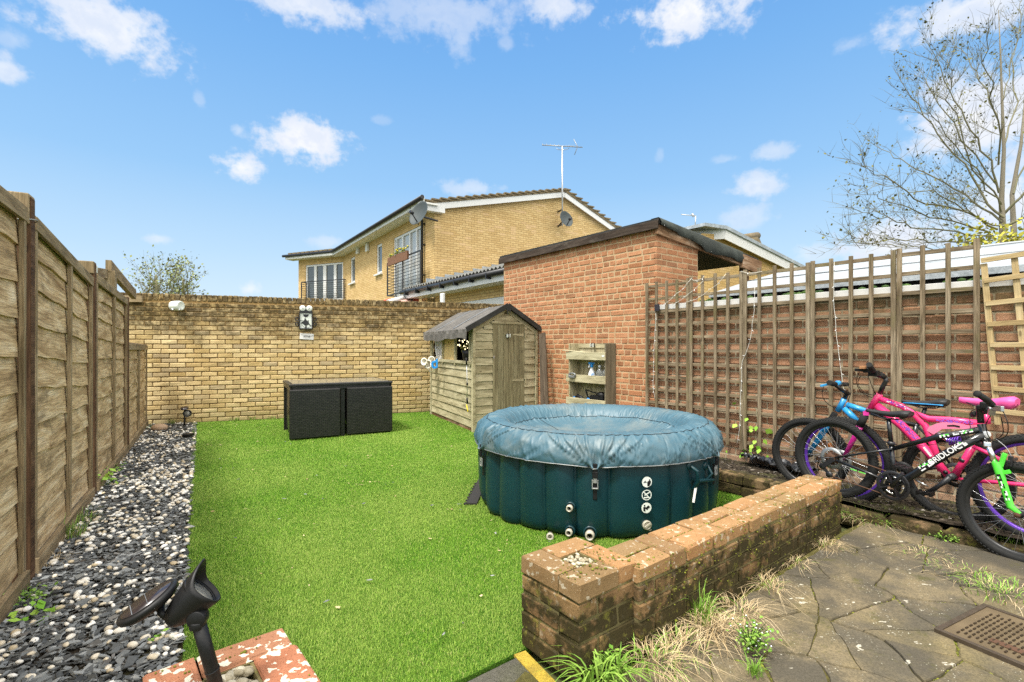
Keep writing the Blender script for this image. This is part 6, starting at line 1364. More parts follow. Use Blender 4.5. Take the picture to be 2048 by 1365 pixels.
# ================================================================== bicycles
class Bike:
    def __init__(s, name, label, rear, front, Rw, lean=0.0):
        s.r, s.f, s.R = Vector(rear), Vector(front), Rw
        d = s.f-s.r; s.d = d.normalized(); s.n = Vector((s.d.y, -s.d.x, 0)).normalized()
        if s.n.y > 0: s.n = -s.n
        s.up = s.n.cross(s.d); s.up = s.up if s.up.z > 0 else -s.up
        s.up = (s.up-s.n*math.tan(lean)).normalized(); s.n = s.d.cross(s.up); s.n = s.n if s.n.y < 0 else -s.n
        s.t = thing(name, (s.r+s.f)/2-UP*((s.r.z+s.f.z)/2), label, 'bicycle')
    def c(s, x, y, off=0.0, base=(1500, 700, 2.967)):
        u, v = base[0]+x/base[2], base[1]+y/base[2]; return ray_plane(u, v, s.r+s.n*off, s.n)
    def wheel(s, c, rim='rim_black', tyre=.024, spokes=28, disc=False, refl=None):
        R_ = s.R; u_, w_ = s.d, s.up; c = Vector(c)
        ring = lambda rr, off=0, n=72: [c+(u_*math.cos(a)+w_*math.sin(a))*rr+s.n*off for a in np.linspace(0, 2*math.pi, n, endpoint=False)]
        m = MB(); m.tube(ring(R_-tyre), tyre, 12, closed=True); tb = 84
        for k in range(tb):
            a = 2*math.pi*k/tb; rd = u_*math.cos(a)+w_*math.sin(a); tg = -u_*math.sin(a)+w_*math.cos(a)
            for sd in (-1, 1):
                for lat, ex in ((.35, .001), (.85, -.006)):
                    aa = a+(.5*2*math.pi/tb if lat < .5 and sd > 0 else 0); rd2 = u_*math.cos(aa)+w_*math.sin(aa); tg2 = -u_*math.sin(aa)+w_*math.cos(aa)
                    nrm = (rd2*math.cos(lat)+s.n*sd*math.sin(lat)).normalized(); m.box(c+rd2*(R_-tyre)+nrm*(tyre+.001), tg2, nrm.cross(tg2), nrm, .0055, .0045, .0025)
        wh = m.build('wheel', M['rubber'], s.t); m = MB(); V = []; n = 72; pr_ = [(R_-tyre*1.7, -.012), (R_-tyre*1.5, -.013), (R_-tyre*2.1-.004, -.010), (R_-tyre*2.3-.004, 0), (R_-tyre*2.1-.004, .010), (R_-tyre*1.5, .013), (R_-tyre*1.7, .012)]
        pr_ = [(R_-tyre*1.55, -.013), (R_-tyre*2.0-.006, -.011), (R_-tyre*2.0-.013, -.004), (R_-tyre*2.0-.013, .004), (R_-tyre*2.0-.006, .011), (R_-tyre*1.55, .013)]
        for (rr, off) in pr_:
            V += [c+(u_*math.cos(a)+w_*math.sin(a))*rr+s.n*off for a in np.linspace(0, 2*math.pi, n, endpoint=False)]
        m.smooth = True; m.grid(V, len(pr_), n, wrap=True); m.build('rim', M[rim], wh)
        m = MB()
        for k in range(spokes):
            a = 2*math.pi*k/spokes; b = a+(1.1 if k % 4 < 2 else -1.1); sd = .022 if k % 2 else -.022
            m.tube([c+(u_*math.cos(b)+w_*math.sin(b))*.022+s.n*sd, c+(u_*math.cos(a)+w_*math.sin(a))*(R_-tyre*2-.010)], .0011, 4, caps=False)
        m.build('spokes', M['steel'], wh)
        m = MB(); m.lathe([(.001, -.045), (.008, -.045), (.010, -.03), (.024, -.026), (.013, -.02), (.013, .02), (.024, .026), (.010, .03), (.008, .045), (.001, .045)], c, s.n, 16); m.build('hub', M['black_metal'], wh)
        if disc:
            m = MB(); m.lathe([(.055, -.002), (.078, -.002), (.078, .002), (.055, .002)], c+s.n*.036, s.n, 32); m.lathe([(.020, -.002), (.03, -.002), (.03, .002), (.02, .002)], c+s.n*.036, s.n, 20)
            for k in range(6): a = k*1.047; m.beam(c+s.n*.036+(u_*math.cos(a)+w_*math.sin(a))*.02, c+s.n*.036+(u_*math.cos(a+.4)+w_*math.sin(a+.4))*.06, .004, .008, up=s.n)
            m.build('brake_disc', M['grey_metal'], wh)
        if refl:
            ang, mat = refl; a = ang; cc_ = c+(u_*math.cos(a)+w_*math.sin(a))*(R_*.62); m = MB(); m.box(cc_, (-u_*math.sin(a)+w_*math.cos(a)), s.n, (u_*math.cos(a)+w_*math.sin(a)), .040, .006, .014); m.build('reflector', M[mat], wh, .004)
        return wh
    def tubes(s, name, mat, segs, parent=None, bevel=0):
        m = MB()
        for (pts, r_) in segs: m.tube([p if isinstance(p, Vector) else s.c(*p) for p in pts], r_, 14)
        return m.build(name, M[mat], parent or s.t)
    def seat(s, tip, tail, mat, w_=.075, h=.045, trim=None):
        a, b = s.c(*tip), s.c(*tail); d = b-a; L = d.length; d.normalize(); up = s.n.cross(d); up = up if up.z > 0 else -up; V = []; n = 16; st = 14
        for i in range(st+1):
            t = i/st; ww = (.020+(w_-.020)*(max(0, (t-.25)/.75)**1.3)) if t > .25 else .020+.0*t; ww *= (1-.35*max(0, (t-.9)/.1)) ; ww *= (.5 if i == 0 else 1); c = a+d*(L*t)-up*.008*math.sin(math.pi*t)
            for k in range(n):
                ph = 2*math.pi*k/n; sn = math.sin(ph); zz = (sn*h*.42 if sn > 0 else sn*h*(.45+.9*max(0, (t-.45)/.55)**1.5*abs(math.cos(ph))))*(.6+.4*min(1, t*1.6))*(1-.5*max(0, (t-.93)/.07))+h*(.25*math.sin(max(0, (t-.6)/.4)*1.57)) ; V.append(c+s.n*(math.cos(ph)*ww)+up*zz)
        m = MB(); m.smooth = True; m.grid(V, st+1, n, wrap=True); m.smooth = False; m.add(V[:n], [tuple(range(n))]); m.add(V[-n:], [tuple(range(n))[::-1]]); o = m.build('saddle', M[mat], s.t)
        m = MB()
        for sd in (-.02, .02): m.tube([a+d*L*.15+s.n*sd-up*.012, a+d*L*.4+s.n*sd-up*.04, a+d*L*.75+s.n*sd-up*.038, a+d*L*.9+s.n*sd*2-up*.01], .0035, 6)
        m.build('rails', M['black_metal'], o)
        if trim: m = MB(); m.tube([a+d*L*t+s.n*(.02+(w_-.02)*max(0, (t-.25)/.75)**1.3+.0)-up*.010 for t in (.05, .3, .5, .7, .85, .95)], .0045, 6); m.build('trim', M[trim], o)
        return o
def pedal(b, c, parent, name='pedal'):
    m = MB(); c = Vector(c); m.box(c, b.d, b.n, UP, .042, .035, .007)
    for k in (-.035, 0, .035): m.box(c+b.d*k, b.d, b.n, UP, .006, .038, .014)
    m.build(name, M['black_plastic'], parent, .002)
def cable(b, pts, r_=.0024, mat='black_plastic', name='cable'):
    P_ = [Vector(p) for p in pts]; out = []
    for i in range(len(P_)-1):
        p0, p1, p2, p3 = P_[max(i-1, 0)], P_[i], P_[i+1], P_[min(i+2, len(P_)-1)]
        for q in range(6): t = q/6; out.append(.5*((2*p1)+(p2-p0)*t+(2*p0-5*p1+4*p2-p3)*t*t+(-p0+3*p1-3*p2+p3)*t**3))
    out.append(P_[-1]); m = MB(); m.tube(out, r_, 6); return m.build(name, M[mat], b.t)
# ---- black and green bicycle, nearest
B = Bike('bicycle', 'black kids mountain bicycle with lime green fork, nearest the camera', (2.365, 3.67, .43), (2.86, 2.81, .309), .285)
B.wheel(B.r, 'rim_black', .024, 28, True); B.wheel(B.f, 'rim_black', .025, 28)
B.tubes('frame', 'bike_black', [([(1372, 440), (1405, 560)], .021), ([(1395, 500), (1160, 620), (930, 765), (870, 800)], [.024, .026, .024, .020]), ([(1375, 472), (1100, 520), (845, 588)], [.018, .017, .014]), ([(838, 560), (850, 690), (862, 790)], [.015, .016, .018]),
    ([(845, 588, .02), (700, 610, .045), (505, 640, .055)], .007), ([(845, 588, -.02), (700, 610, -.045), (505, 640, -.055)], .007), ([(862, 800, .02), (700, 730, .045), (510, 655, .055)], .009), ([(862, 800, -.02), (700, 730, -.045), (510, 655, -.055)], .009)])
B.tubes('seat_post', 'bike_black', [([(822, 405), (838, 565)], .0135)]); m = MB(); c = B.c(838, 555); m.lathe([(.001, -.012), (.021, -.012), (.021, .012), (.001, .012)], c, B.up, 14); m.beam(c-B.d*.045, c+B.d*.03, .012, .008); m.build('seat_clamp', M['black_metal'], B.t)
B.seat((690, 358), (958, 388), 'seat_black', .07, .046)
B.tubes('stanchion', 'chrome', [([(1412, 568, .045), (1455, 672, .05)], .0145), ([(1412, 568, -.045), (1455, 672, -.05)], .0145)]); m = MB(); a, b_ = B.c(1408, 562, .06), B.c(1408, 562, -.06); m.beam(a, b_, .036, .03); m.build('fork_crown', M['chrome'], B.t, .006)
m = MB()
for sd in (.052, -.052):
    pts = [B.c(1462, 668, sd), B.c(1490, 760, sd), B.c(1520, 850, sd), B.c(1545, 930, sd), B.c(1600, 975, sd)]; m.tube(pts, [.022, .020, .018, .018, .012], 14)
    m.beam(B.c(1488, 690, sd), B.c(1512, 615, sd*.9), .018, .022); m.beam(B.c(1470, 735, sd), B.c(1545, 722, sd), .02, .022)
m.build('fork', M['bike_green'], B.t, .002); m = MB(); c = B.f; m.lathe([(.001, 0), (.016, 0), (.014, .012), (.001, .014)], c+B.n*.055, B.n, 12); m.build('axle_nut', M['rust'], B.t)
def decals(b, pts, off, mats, w_, h_, rows, cols, parent, seed=2, p=.5):
    rr = random.Random(seed); a, e = Vector(pts[0]), Vector(pts[1]); d = (e-a).normalized(); L = (e-a).length; up = b.n.cross(d).normalized(); ms = {k: MB() for k in mats}
    for i in range(cols):
        for j in range(rows):
            if rr.random() < p:
                k = rr.choice(mats); c = a+d*(L*(i+.5)/cols)+up*((j+.5)/rows-.5)*h_; ms[k].box(c+b.n*off, d, b.n, up, L/cols*.46, .0008, h_/rows*.46)
    for k, q in ms.items():
        if q.v: q.build('decal', M[k], parent)
fr = B.t
decals(B, (B.c(1480, 735, .052), B.c(1545, 905, .052)), .0200, ['white_decal', 'white_decal', 'bike_black'], 0, .018, 3, 12, fr, 3, .55)
a, e = B.c(1018, 705), B.c(1290, 545); decals(B, (a, a.lerp(e, .30)), .0255, ['white_decal', 'white_decal', 'green_decal'], 0, .034, 4, 9, fr, 4, .55); decals(B, (a.lerp(e, .76), e), .0255, ['white_decal', 'white_decal', 'green_decal'], 0, .034, 4, 7, fr, 5, .5)
a2_, e2_ = B.c(1120, 516), B.c(1330, 478); decals(B, (a2_, e2_), .0175, ['white_decal', 'white_decal', 'green_decal'], 0, .016, 2, 18, fr, 6, .55)
dd = (e-a).normalized(); upx = B.n.cross(dd).normalized(); upx = upx if upx.z > 0 else -upx; mid_ = a.lerp(e, .53); text('GRIDLOK', 'lettering', .046, M['white_decal'], B.t, mid_+B.n*.0265, dd, upx)
m = MB(); m.lathe([(.001, 0), (.020, 0), (.020, .002), (.001, .002)], B.c(1412, 500)+B.n*.018, B.n, 20); m.build('head_badge', M['white_decal'], B.t)
# handlebar
m = MB(); st = B.c(1370, 435); tp = B.c(1362, 345); m.tube([st, tp, tp+UP*.01], .017, 14); gl, gr = B.c(1350, 262, .20), B.c(1330, 382, -.20); m.tube([tp, B.c(1400, 370, .03), B.c(1420, 350, .10)], .013, 12); m.tube([B.c(1400, 370, .03), B.c(1330, 378, -.16)], .012, 12); m.build('handlebar', M['bike_black'], B.t)
m = MB(); m.tube([B.c(1435, 325, .15), B.c(1410, 300, .22), B.c(1350, 262, .30)], [.017, .017, .016], 14); m.lathe([(.001, 0), (.019, 0), (.018, .006), (.001, .007)], B.c(1350, 262, .30), B.c(1350, 262, .31)-B.c(1410, 300, .20), 14); m.tube([B.c(1345, 376, -.10), B.c(1322, 385, -.2)], .017, 12); m.build('grip', M['rubber'], B.t)
m = MB(); q = B.c(1440, 345, .14); m.beam(q, B.c(1500, 352, .20), .016, .03); m.beam(q, B.c(1430, 385, .12), .03, .02); m.build('brake_lever', M['steel'], B.t, .003); m = MB(); m.box(B.c(1395, 330, .08), B.d, B.n, UP, .02, .02, .02); m.box(B.c(1385, 345, .03), B.d, B.n, UP, .028, .02, .014); m.build('shifter', M['black_plastic'], B.t, .006)
cable(B, [B.c(1500, 360, .18), B.c(1530, 440, .20), B.c(1520, 510, .15), B.c(1450, 540, .08), B.c(1395, 520, .04)]); cable(B, [B.c(1440, 370, .12), B.c(1400, 450, .12), B.c(1430, 530, .1), B.c(1500, 500, .12), B.c(1490, 400, .16)]); cable(B, [B.c(1345, 350, 0), B.c(1310, 370, -.05), B.c(1305, 440, -.02), B.c(1315, 480, .0)]); cable(B, [B.c(1460, 530, .05), B.c(1520, 580, .05), B.c(1555, 640, .05)], .0018, 'steel'); cable(B, [B.c(1390, 520, .03), B.c(1100, 560, .03), B.c(940, 580, .03), B.c(880, 640, .03), B.c(750, 600, .04)], .0018, 'black_plastic')
# drivetrain
bb = B.c(848, 806, .06); m = MB(); m.lathe([(.078, -.001), (.094, -.003), (.097, 0), (.094, .003), (.078, .001)], bb, B.n, 48); m.lathe([(.060, -.012), (.074, -.012), (.074, -.009), (.060, -.009)], bb, B.n, 40)
for k in range(4): a = k*math.pi/2+.5; m.beam(bb-B.n*.004, bb-B.n*.004+(B.d*math.cos(a)+B.up*math.sin(a))*.085, .006, .022, up=B.n)
ck = m.build('chainring', M['black_metal'], B.t); m = MB()
for k in range(4):
    a0_ = k*math.pi/2+.5+.35; pts = [bb-B.n*.006+(B.d*math.cos(a)+B.up*math.sin(a))*.055 for a in np.linspace(a0_, a0_+.85, 8)]; m = MB(); m.tube(pts, .007, 8); m.build('silver_insert', M['chrome'], ck)
m = MB(); m.lathe([(.001, -.1), (.016, -.1), (.016, .012), (.001, .014)], bb, B.n, 14); m.tube([bb+B.n*.012, B.c(905, 735, .10)], [.015, .012], 10); m.tube([bb-B.n*.12, bb-B.n*.12-(B.c(905, 735, .1)-bb)], .012, 10); cr = m.build('crank', M['black_metal'], B.t); pedal(B, B.c(905, 700, .15), cr); pedal(B, bb-B.n*.16-(B.c(905, 735, .1)-bb), cr)
m = MB()
for k, r_ in enumerate((.050, .043, .036, .029)): m.lathe([(r_*.4, -.0012), (r_, -.0012), (r_, .0012), (r_*.4, .0012)], B.r-B.n*(-.030-.006*k), B.n, 26)
m.build('cassette', M['rust'], B.t); m = MB(); dr = B.c(430, 690, .07); m.beam(B.c(495, 650, .07), dr, .02, .03); m.lathe([(.001, -.006), (.022, -.006), (.022, .006), (.001, .006)], dr, B.n, 14); m.lathe([(.001, -.006), (.022, -.006), (.022, .006), (.001, .006)], B.c(470, 740, .07), B.n, 14); m.beam(dr, B.c(470, 740, .07), .01, .02); m.tube([B.c(500, 640, .07), B.c(410, 640, .1), B.c(400, 700, .09)], .004, 6); m.build('derailleur', M['black_metal'], B.t)
m = MB(); c = B.c(300, 620)
m = MB(); m.tube([B.r+B.n*.045+B.up*.045, bb-B.n*.01+B.up*.075], .004, 6); m.tube([B.c(470, 745, .06), bb-B.n*.01-B.up*.08], .004, 6); m.build('chain', M['rust'], B.t)
m = MB(); q = B.c(1545, 660, .05); m.beam(q+B.up*.03, q-B.up*.03, .02, .02); m.beam(q+B.n*.03, q-B.n*.10, .012, .016); m.build('brake', M['black_metal'], B.t, .003); m = MB(); m.box(B.c(560, 745, .06), B.d, B.n, B.up, .03, .003, .004); decals(B, (B.c(600, 705, .055), B.c(690, 735, .055)), .010, ['green_decal'], 0, .007, 1, 9, B.t, 7, .9)
# ---- pink bicycle
K = Bike('bicycle', 'hot pink full suspension bicycle with purple rims, in the middle', (3.115, 2.95, .40), (2.54, 3.84, .378), .325)
K.wheel(K.r, 'rim_purple', .026, 28); K.wheel(K.f, 'rim_purple', .026, 28, True)
K.tubes('frame', 'bike_pink', [([(770, 262), (716, 345)], [.021, .022]), ([(752, 330), (900, 450), (1040, 590), (1180, 750)], [.027, .029, .029, .024]), ([(770, 290), (900, 335), (960, 370), (1040, 450), (1085, 560), (1135, 720)], [.019, .020, .020, .021, .021, .021]), ([(960, 368), (1060, 410), (1200, 418), (1400, 440)], [.014, .021, .021, .020]), ([(1400, 380), (1408, 440)], .019)])
K.tubes('swing_arm', 'bike_pink', [([(1322, 575), (1270, 660), (1215, 745)], .021), ([(1325, 575, .04), (1400, 608, .06), (1500, 660, .07)], .012), ([(1325, 575, -.04), (1400, 608, -.06), (1500, 660, -.07)], .012), ([(1310, 776, .05), (1470, 787, .06), (1640, 805, .07), (1720, 830, .07)], .012), ([(1190, 756, 0), (1310, 776, -.05), (1640, 800, -.06)], .011)])
m = MB(); pls = [(1050, 470), (1075, 505), (1100, 500), (1140, 462), (1230, 462), (1310, 470), (1380, 462), (1380, 440), (1290, 448), (1270, 430), (1230, 430), (1215, 445), (1120, 430), (1100, 455)]
o0 = K.c(1050, 470, .02); P2 = [((K.c(x, y, .02)-o0).dot(K.d), (K.c(x, y, .02)-o0).dot(K.up)) for x, y in pls]; 
# split into convex strips
def strip(b, lo, hi, off, th):
    m_ = MB()
    for i in range(len(lo)-1):
        a, c_, d_, e_ = b.c(*lo[i], off), b.c(*lo[i+1], off), b.c(*hi[i+1], off), b.c(*hi[i], off); q = [a, c_, d_, e_]; m_.add(q+[p-b.n*th for p in q], [(0, 1, 2, 3), (7, 6, 5, 4), (0, 4, 5, 1), (1, 5, 6, 2), (2, 6, 7, 3), (3, 7, 4, 0)])
    return m_
strip(K, [(1048, 480), (1090, 503), (1140, 470), (1230, 468), (1300, 474), (1385, 470)], [(1060, 458), (1100, 440), (1135, 430), (1225, 432), (1290, 448), (1385, 445)], .022, .012).build('bracket', M['bike_pink_pale'], K.t)
strip(K, [(1170, 455), (1210, 455), (1245, 462)], [(1170, 447), (1210, 445), (1245, 452)], .024, .001).build('bracket_slot', M['dark_inside'], K.t)
K.tubes('seat_post', 'bike_black', [([(1405, 345), (1403, 400)], .013)])
K.seat((1242, 296), (1588, 322), 'seat_pink', .09, .07)
K.tubes('fork_boot', 'rubber', [([(682, 388, .06), (652, 452, .062)], .026), ([(682, 388, -.06), (652, 452, -.062)], .026)])
m = MB()
for sd in (.062, -.062):
    m.tube([K.c(655, 455, sd), K.c(620, 520, sd), K.c(550, 650, sd)], [.020, .019, .013], 12)
m.tube([K.c(712, 350, 0), K.c(690, 378, 0)], .02, 12); m.beam(K.c(688, 378, .075), K.c(688, 378, -.075), .035, .03); m.beam(K.c(640, 462, .07), K.c(640, 462, -.07), .025, .03); m.build('fork', M['bike_magenta'], K.t)
for i in range(7):
    pass
m = MB(); K_s = K.c(772, 258); m.tube([K_s, K.c(790, 215), K.c(808, 185), K.c(800, 160)], [.016, .016, .016, .015], 12); m.tube([K.c(805, 165), K.c(760, 150, .03), K.c(740, 135, .06)], .017, 12); m.tube([K.c(775, 150, 0), K.c(735, 130, .12), K.c(700, 105, .2)], .0125, 12); m.tube([K.c(790, 150, 0), K.c(770, 148, -.14)], .0125, 10); m.build('handlebar', M['bike_black'], K.t)
m = MB(); m.tube([K.c(730, 125, .14), K.c(706, 88, .28)], .018, 12); m.tube([K.c(775, 145, -.12), K.c(755, 140, -.22)], .018, 12); m.build('grip', M['rubber'], K.t); m = MB(); m.beam(K.c(700, 125, .16), K.c(622, 118, .22), .014, .02); m.box(K.c(700, 118, .16), K.d, K.n, UP, .025, .02, .022); m.box(K.c(735, 140, .1), K.d, K.n, UP, .03, .02, .02); m.build('brake_lever', M['black_plastic'], K.t, .003); m = MB(); m.box(K.c(672, 105, .2), K.d, K.n, UP, .018, .02, .010); m.build('indicator', M['copper'], K.t, .002)
cable(K, [K.c(650, 130, .18), K.c(632, 190, .16), K.c(660, 250, .1), K.c(725, 285, .04)]); cable(K, [K.c(660, 150, .16), K.c(640, 200, .14), K.c(680, 255, .1), K.c(740, 270, .04)]); cable(K, [K.c(700, 150, .1), K.c(725, 220, .06), K.c(750, 270, .03)])
cable(K, [K.c(820, 295, .02), K.c(960, 350, .03), K.c(1040, 430, .03)], .0022)
decals(K, (K.c(880, 405), K.c(1000, 525)), .0285, ['violet_decal'], 0, .032, 5, 16, K.t, 8, .5); decals(K, (K.c(820, 300), K.c(950, 352)), .0205, ['violet_decal', 'white_decal'], 0, .018, 3, 18, K.t, 9, .5); decals(K, (K.c(1110, 415), K.c(1330, 430)), .0215, ['violet_decal'], 0, .022, 4, 30, K.t, 10, .5)
a, e = K.c(1040, 575), K.c(1085, 630); dk = (e-a).normalized(); uk = K.n.cross(dk).normalized(); uk = uk if uk.z > 0 else -uk; decals(K, (a, e), .0285, ['white_decal'], 0, .014, 1, 7, K.t, 11, .95)
bbk = K.c(1190, 756, .06); m = MB(); m.tube([bbk, K.c(1125, 805, .07), K.c(1055, 848, .08)], [.020, .013, .015], 12); m.lathe([(.001, -.12), (.022, -.12), (.022, .014), (.001, .016)], bbk, K.n, 14); m.lathe([(.001, 0), (.014, 0), (.001, .004)], K.c(1160, 727, .03), K.n, 14); m.tube([bbk-K.n*.12, bbk-K.n*.12+(bbk-K.c(1055, 848, .06))], .012, 10); ckk = m.build('crank', M['black_metal'], K.t); pedal(K, K.c(1040, 850, .13), ckk)
m = MB(); m.lathe([(.055, -.002), (.08, -.002), (.08, .002), (.055, .002)], bbk-K.n*.1, K.n, 36); m.lathe([(.001, -.004), (.03, -.004), (.03, .004), (.001, .004)], bbk-K.n*.1, K.n, 16); m.build('chainring', M['black_metal'], K.t)
m = MB(); pts = []
a, b_ = K.c(1175, 545), K.c(1250, 535)
for i in range(60): t = i/59; an = t*6.28*5; pts.append(a.lerp(b_, t)+(K.n*math.cos(an)+K.up*math.sin(an))*.024)
m.tube(pts, .0045, 6); m.build('spring', M['rim_purple'], K.t); m = MB(); m.tube([K.c(1110, 500), K.c(1160, 530), K.c(1330, 580)], .012, 10); m.tube([K.c(1110, 493, .02), K.c(1160, 512, .02)], .006, 8); m.build('shock', M['steel'], K.t); m = MB(); m.lathe([(.001, -.01), (.024, -.01), (.024, .01), (.001, .01)], K.c(1265, 655), K.c(1322, 575)-K.c(1215, 745), 14); m.build('clamp', M['black_metal'], K.t)
m = MB(); m.tube([K.c(980, 772, .02), K.c(1060, 812, .03)], .005, 6); m.build('kickstand', M['chrome'], K.t)
# ---- blue bicycle against the trellis
U = Bike('bicycle', 'bright blue and black bicycle at the back, leaning on the trellis', (3.03, 3.42, .35), (2.477, 4.17, .345), .30)
U.wheel(U.f, 'rim_black', .024, 28, False, (R(155), 'orange_reflector')); U.wheel(U.r, 'rim_black', .024, 28)
m = MB(); c = U.c(335, 598, .05); m.lathe([(.001, -.01), (.036, -.01), (.038, 0), (.034, .008), (.001, .012)], c, U.n, 24); m.build('reflector', M['clear_reflector'], U.t)
U.tubes('frame', 'bike_blue', [([(560, 290), (520, 365)], [.020, .021]), ([(575, 325), (700, 368)], [.020, .021]), ([(560, 345), (640, 430)], .024)])
U.tubes('down_tube', 'bike_black', [([(640, 430), (760, 560), (900, 720)], [.024, .024, .022]), ([(700, 368), (860, 420), (1000, 450)], .017), ([(990, 440), (960, 560), (905, 720)], .017), ([(990, 450, .03), (1100, 560, .06), (1190, 680, .06)], .008), ([(905, 730, .03), (1050, 710, .06), (1190, 685, .06)], .009)])
m = MB()
for sd in (.055, -.055):
    m.tube([U.c(470, 430, sd), U.c(440, 480, sd), U.c(400, 540, sd), U.c(345, 620, sd)], [.020, .024, .022, .014], 12)
m.beam(U.c(470, 430, .07), U.c(470, 430, -.07), .03, .03); m.build('fork', M['bike_blue'], U.t); U.tubes('fork_boot', 'rubber', [([(505, 375, .055), (472, 430, .055)], .022), ([(505, 375, -.055), (472, 430, -.055)], .022)])
m = MB(); m.tube([U.c(562, 290), U.c(572, 265), U.c(590, 255)], .016, 12); m.tube([U.c(585, 265), U.c(535, 232, .05), U.c(500, 205, .12)], [.016, .014, .013], 12); m.tube([U.c(520, 215, .08), U.c(560, 205, -.18)], .012, 10); m.build('handlebar', M['bike_black'], U.t)
m = MB(); m.tube([U.c(505, 205, .12), U.c(470, 195, .24)], .020, 12); m.tube([U.c(545, 205, -.1), U.c(575, 205, -.22)], .018, 12); m.build('grip', M['rubber'], U.t); m = MB(); m.beam(U.c(465, 205, .2), U.c(418, 215, .26), .012, .016); m.lathe([(.001, -.02), (.02, -.02), (.02, .02), (.001, .02)], U.c(522, 198, .06), U.n, 14); m.build('brake_lever', M['bike_blue'], U.t, .002)
cable(U, [U.c(440, 212, .2), U.c(428, 260, .2), U.c(450, 310, .15), U.c(500, 345, .06)]); cable(U, [U.c(560, 200, 0), U.c(600, 240, .02), U.c(580, 310, .03)]); U.seat((900, 305), (1178, 318), 'seat_black', .08, .05, 'bike_blue'); U.tubes('seat_post', 'bike_black', [([(1040, 345), (1020, 400), (992, 450)], .013)])
m = MB(); q = U.c(905, 725, .05); m.lathe([(.05, -.002), (.075, -.002), (.075, .002), (.05, .002)], q, U.n, 36); m.tube([q, q+Vector((-.03, 0, -.15))], .011, 10); m.tube([q-U.n*.1, q-U.n*.1+Vector((.03, 0, .15))], .011, 10); cu = m.build('crank', M['black_metal'], U.t); pedal(U, q+Vector((-.03, 0, -.15))+U.n*.05, cu)
# ================================================================== weeds
def tuft(loc, n, h, spread, mat, label, lean=(0, 0), w_=.0035, mat2=None, f2=.5, name='grass_tuft', curl=.6, flat=1.0):
    loc = Vector(loc); t = thing(name, loc, label, 'weed', 'grass and weed tufts along the walls and paving'); ms = {mat: MB()}
    if mat2: ms[mat2] = MB()
    rj = random.Random(n)
    for i in range(n):
        k = mat2 if (mat2 and random.random() < f2) else mat; m = ms[k]; a = random.uniform(0, 6.28); r0 = random.random()**.7*spread*.5; b = loc+Vector((math.cos(a)*r0, math.sin(a)*r0, 0)); a2_ = a+random.gauss(0, .6)
        hh = h*random.uniform(.45, 1.1)*(.8 if k != mat else 1); out = Vector((math.cos(a2_)+lean[0], math.sin(a2_)+lean[1], 0)); side = Vector((-math.sin(a2_), math.cos(a2_), 0)); cu = random.uniform(.2, 1.2)*curl*(1.7 if k == 'dry_grass' else 1); V = []; ns = 5
        ph = random.uniform(0, 6); kk = random.uniform(.2, 1) if k == 'dry_grass' else .1
        for s_ in range(ns+1):
            q = s_/ns; ww = w_*(1-q**2*.92)*random.uniform(.9, 1.1)*(.6 if k == 'dry_grass' else 1); z = hh*(math.sin(min(q*1.25, 1.57)*(1.0))*flat)*(1-.5*cu*q*q); pos = b+out*(cu*hh*q*q)+side*(kk*.25*hh*math.sin(q*4+ph))+UP*max(z, .002)
            V += [pos-side*ww, pos+side*ww]
        m.add(V, [(2*j, 2*j+1, 2*j+3, 2*j+2) for j in range(ns)])
    for k, m in ms.items():
        if m.v: m.build('blades' if k != 'dry_grass' else 'dry_stems', M[k], t)
    return t
def leafy(loc, n, h, spread, mat, label, ls=.018, name='weed', vine=None, flowers=False):
    loc = Vector(loc); t = thing(name, loc, label, 'plant'); m = MB(); st = MB(); fl = MB()
    for i in range(n):
        a = random.uniform(0, 6.28); r_ = random.random()**.6*spread; tip = loc+Vector((math.cos(a)*r_, math.sin(a)*r_, h*random.uniform(.3, 1))); st.tube([loc+Vector((math.cos(a)*r_*.1, math.sin(a)*r_*.1, 0)), loc.lerp(tip, .5)+UP*h*.15, tip], .0012, 4, caps=False)
        for q in range(6):
            c = (loc.lerp(tip, .35+.65*q/5))+Vector((random.gauss(0, ls), random.gauss(0, ls), random.gauss(0, ls*.6))); d = Vector((random.gauss(0, 1), random.gauss(0, 1), random.gauss(.2, .5))).normalized(); s_ = d.cross(UP+Vector((random.gauss(0, .4), 0, 0))).normalized(); L = ls*random.uniform(.6, 1.2); m.add([c, c+d*L*.5+s_*L*.38+UP*.002, c+d*L, c+d*L*.5-s_*L*.38+UP*.002], [(0, 1, 2, 3)])
        if flowers and i % 2: fl.lathe([(.001, 0), (.004, .002), (.001, .005)], tip, n=5)
    m.build('leaves', M[mat], t); st.build('stems', M['leaf_dark'], t)
    if fl.v: fl.build('flowers', M['bottle_white'], t)
    return t
g = lambda u, v, z=None: G(u, v, .03)
tuft(g(1400, 1240), 120, .17, .13, 'weed_leaf', 'thick grass tuft against the middle of the low wall', w_=.0028, mat2='dry_grass', f2=.35, lean=(.1, -.2))
tuft(g(1425, 1262), 260, .10, .20, 'dry_grass', 'mound of dry straw coloured grass in front of the low wall', w_=.002, curl=1.3)
tuft(g(1310, 1330), 170, .12, .22, 'dry_grass', 'dry grass mixed with green blades near the pier foot', w_=.002, mat2='weed_leaf', f2=.35, curl=1.2, lean=(.2, -.1))
tuft(g(1195, 1362), 70, .14, .16, 'weed_leaf', 'broad green grass blades at the very foot of the pier', w_=.004, curl=1.5, lean=(-.3, -.3))
tuft(g(1235, 1352), 46, .13, .10, 'weed_leaf', 'arching grass blades just right of the pier foot', w_=.0036, curl=1.2, lean=(.2, -.3))
leafy(g(1500, 1300), 46, .12, .08, 'weed_leaf', 'leafy flowering weed growing in a paving joint', flowers=True)
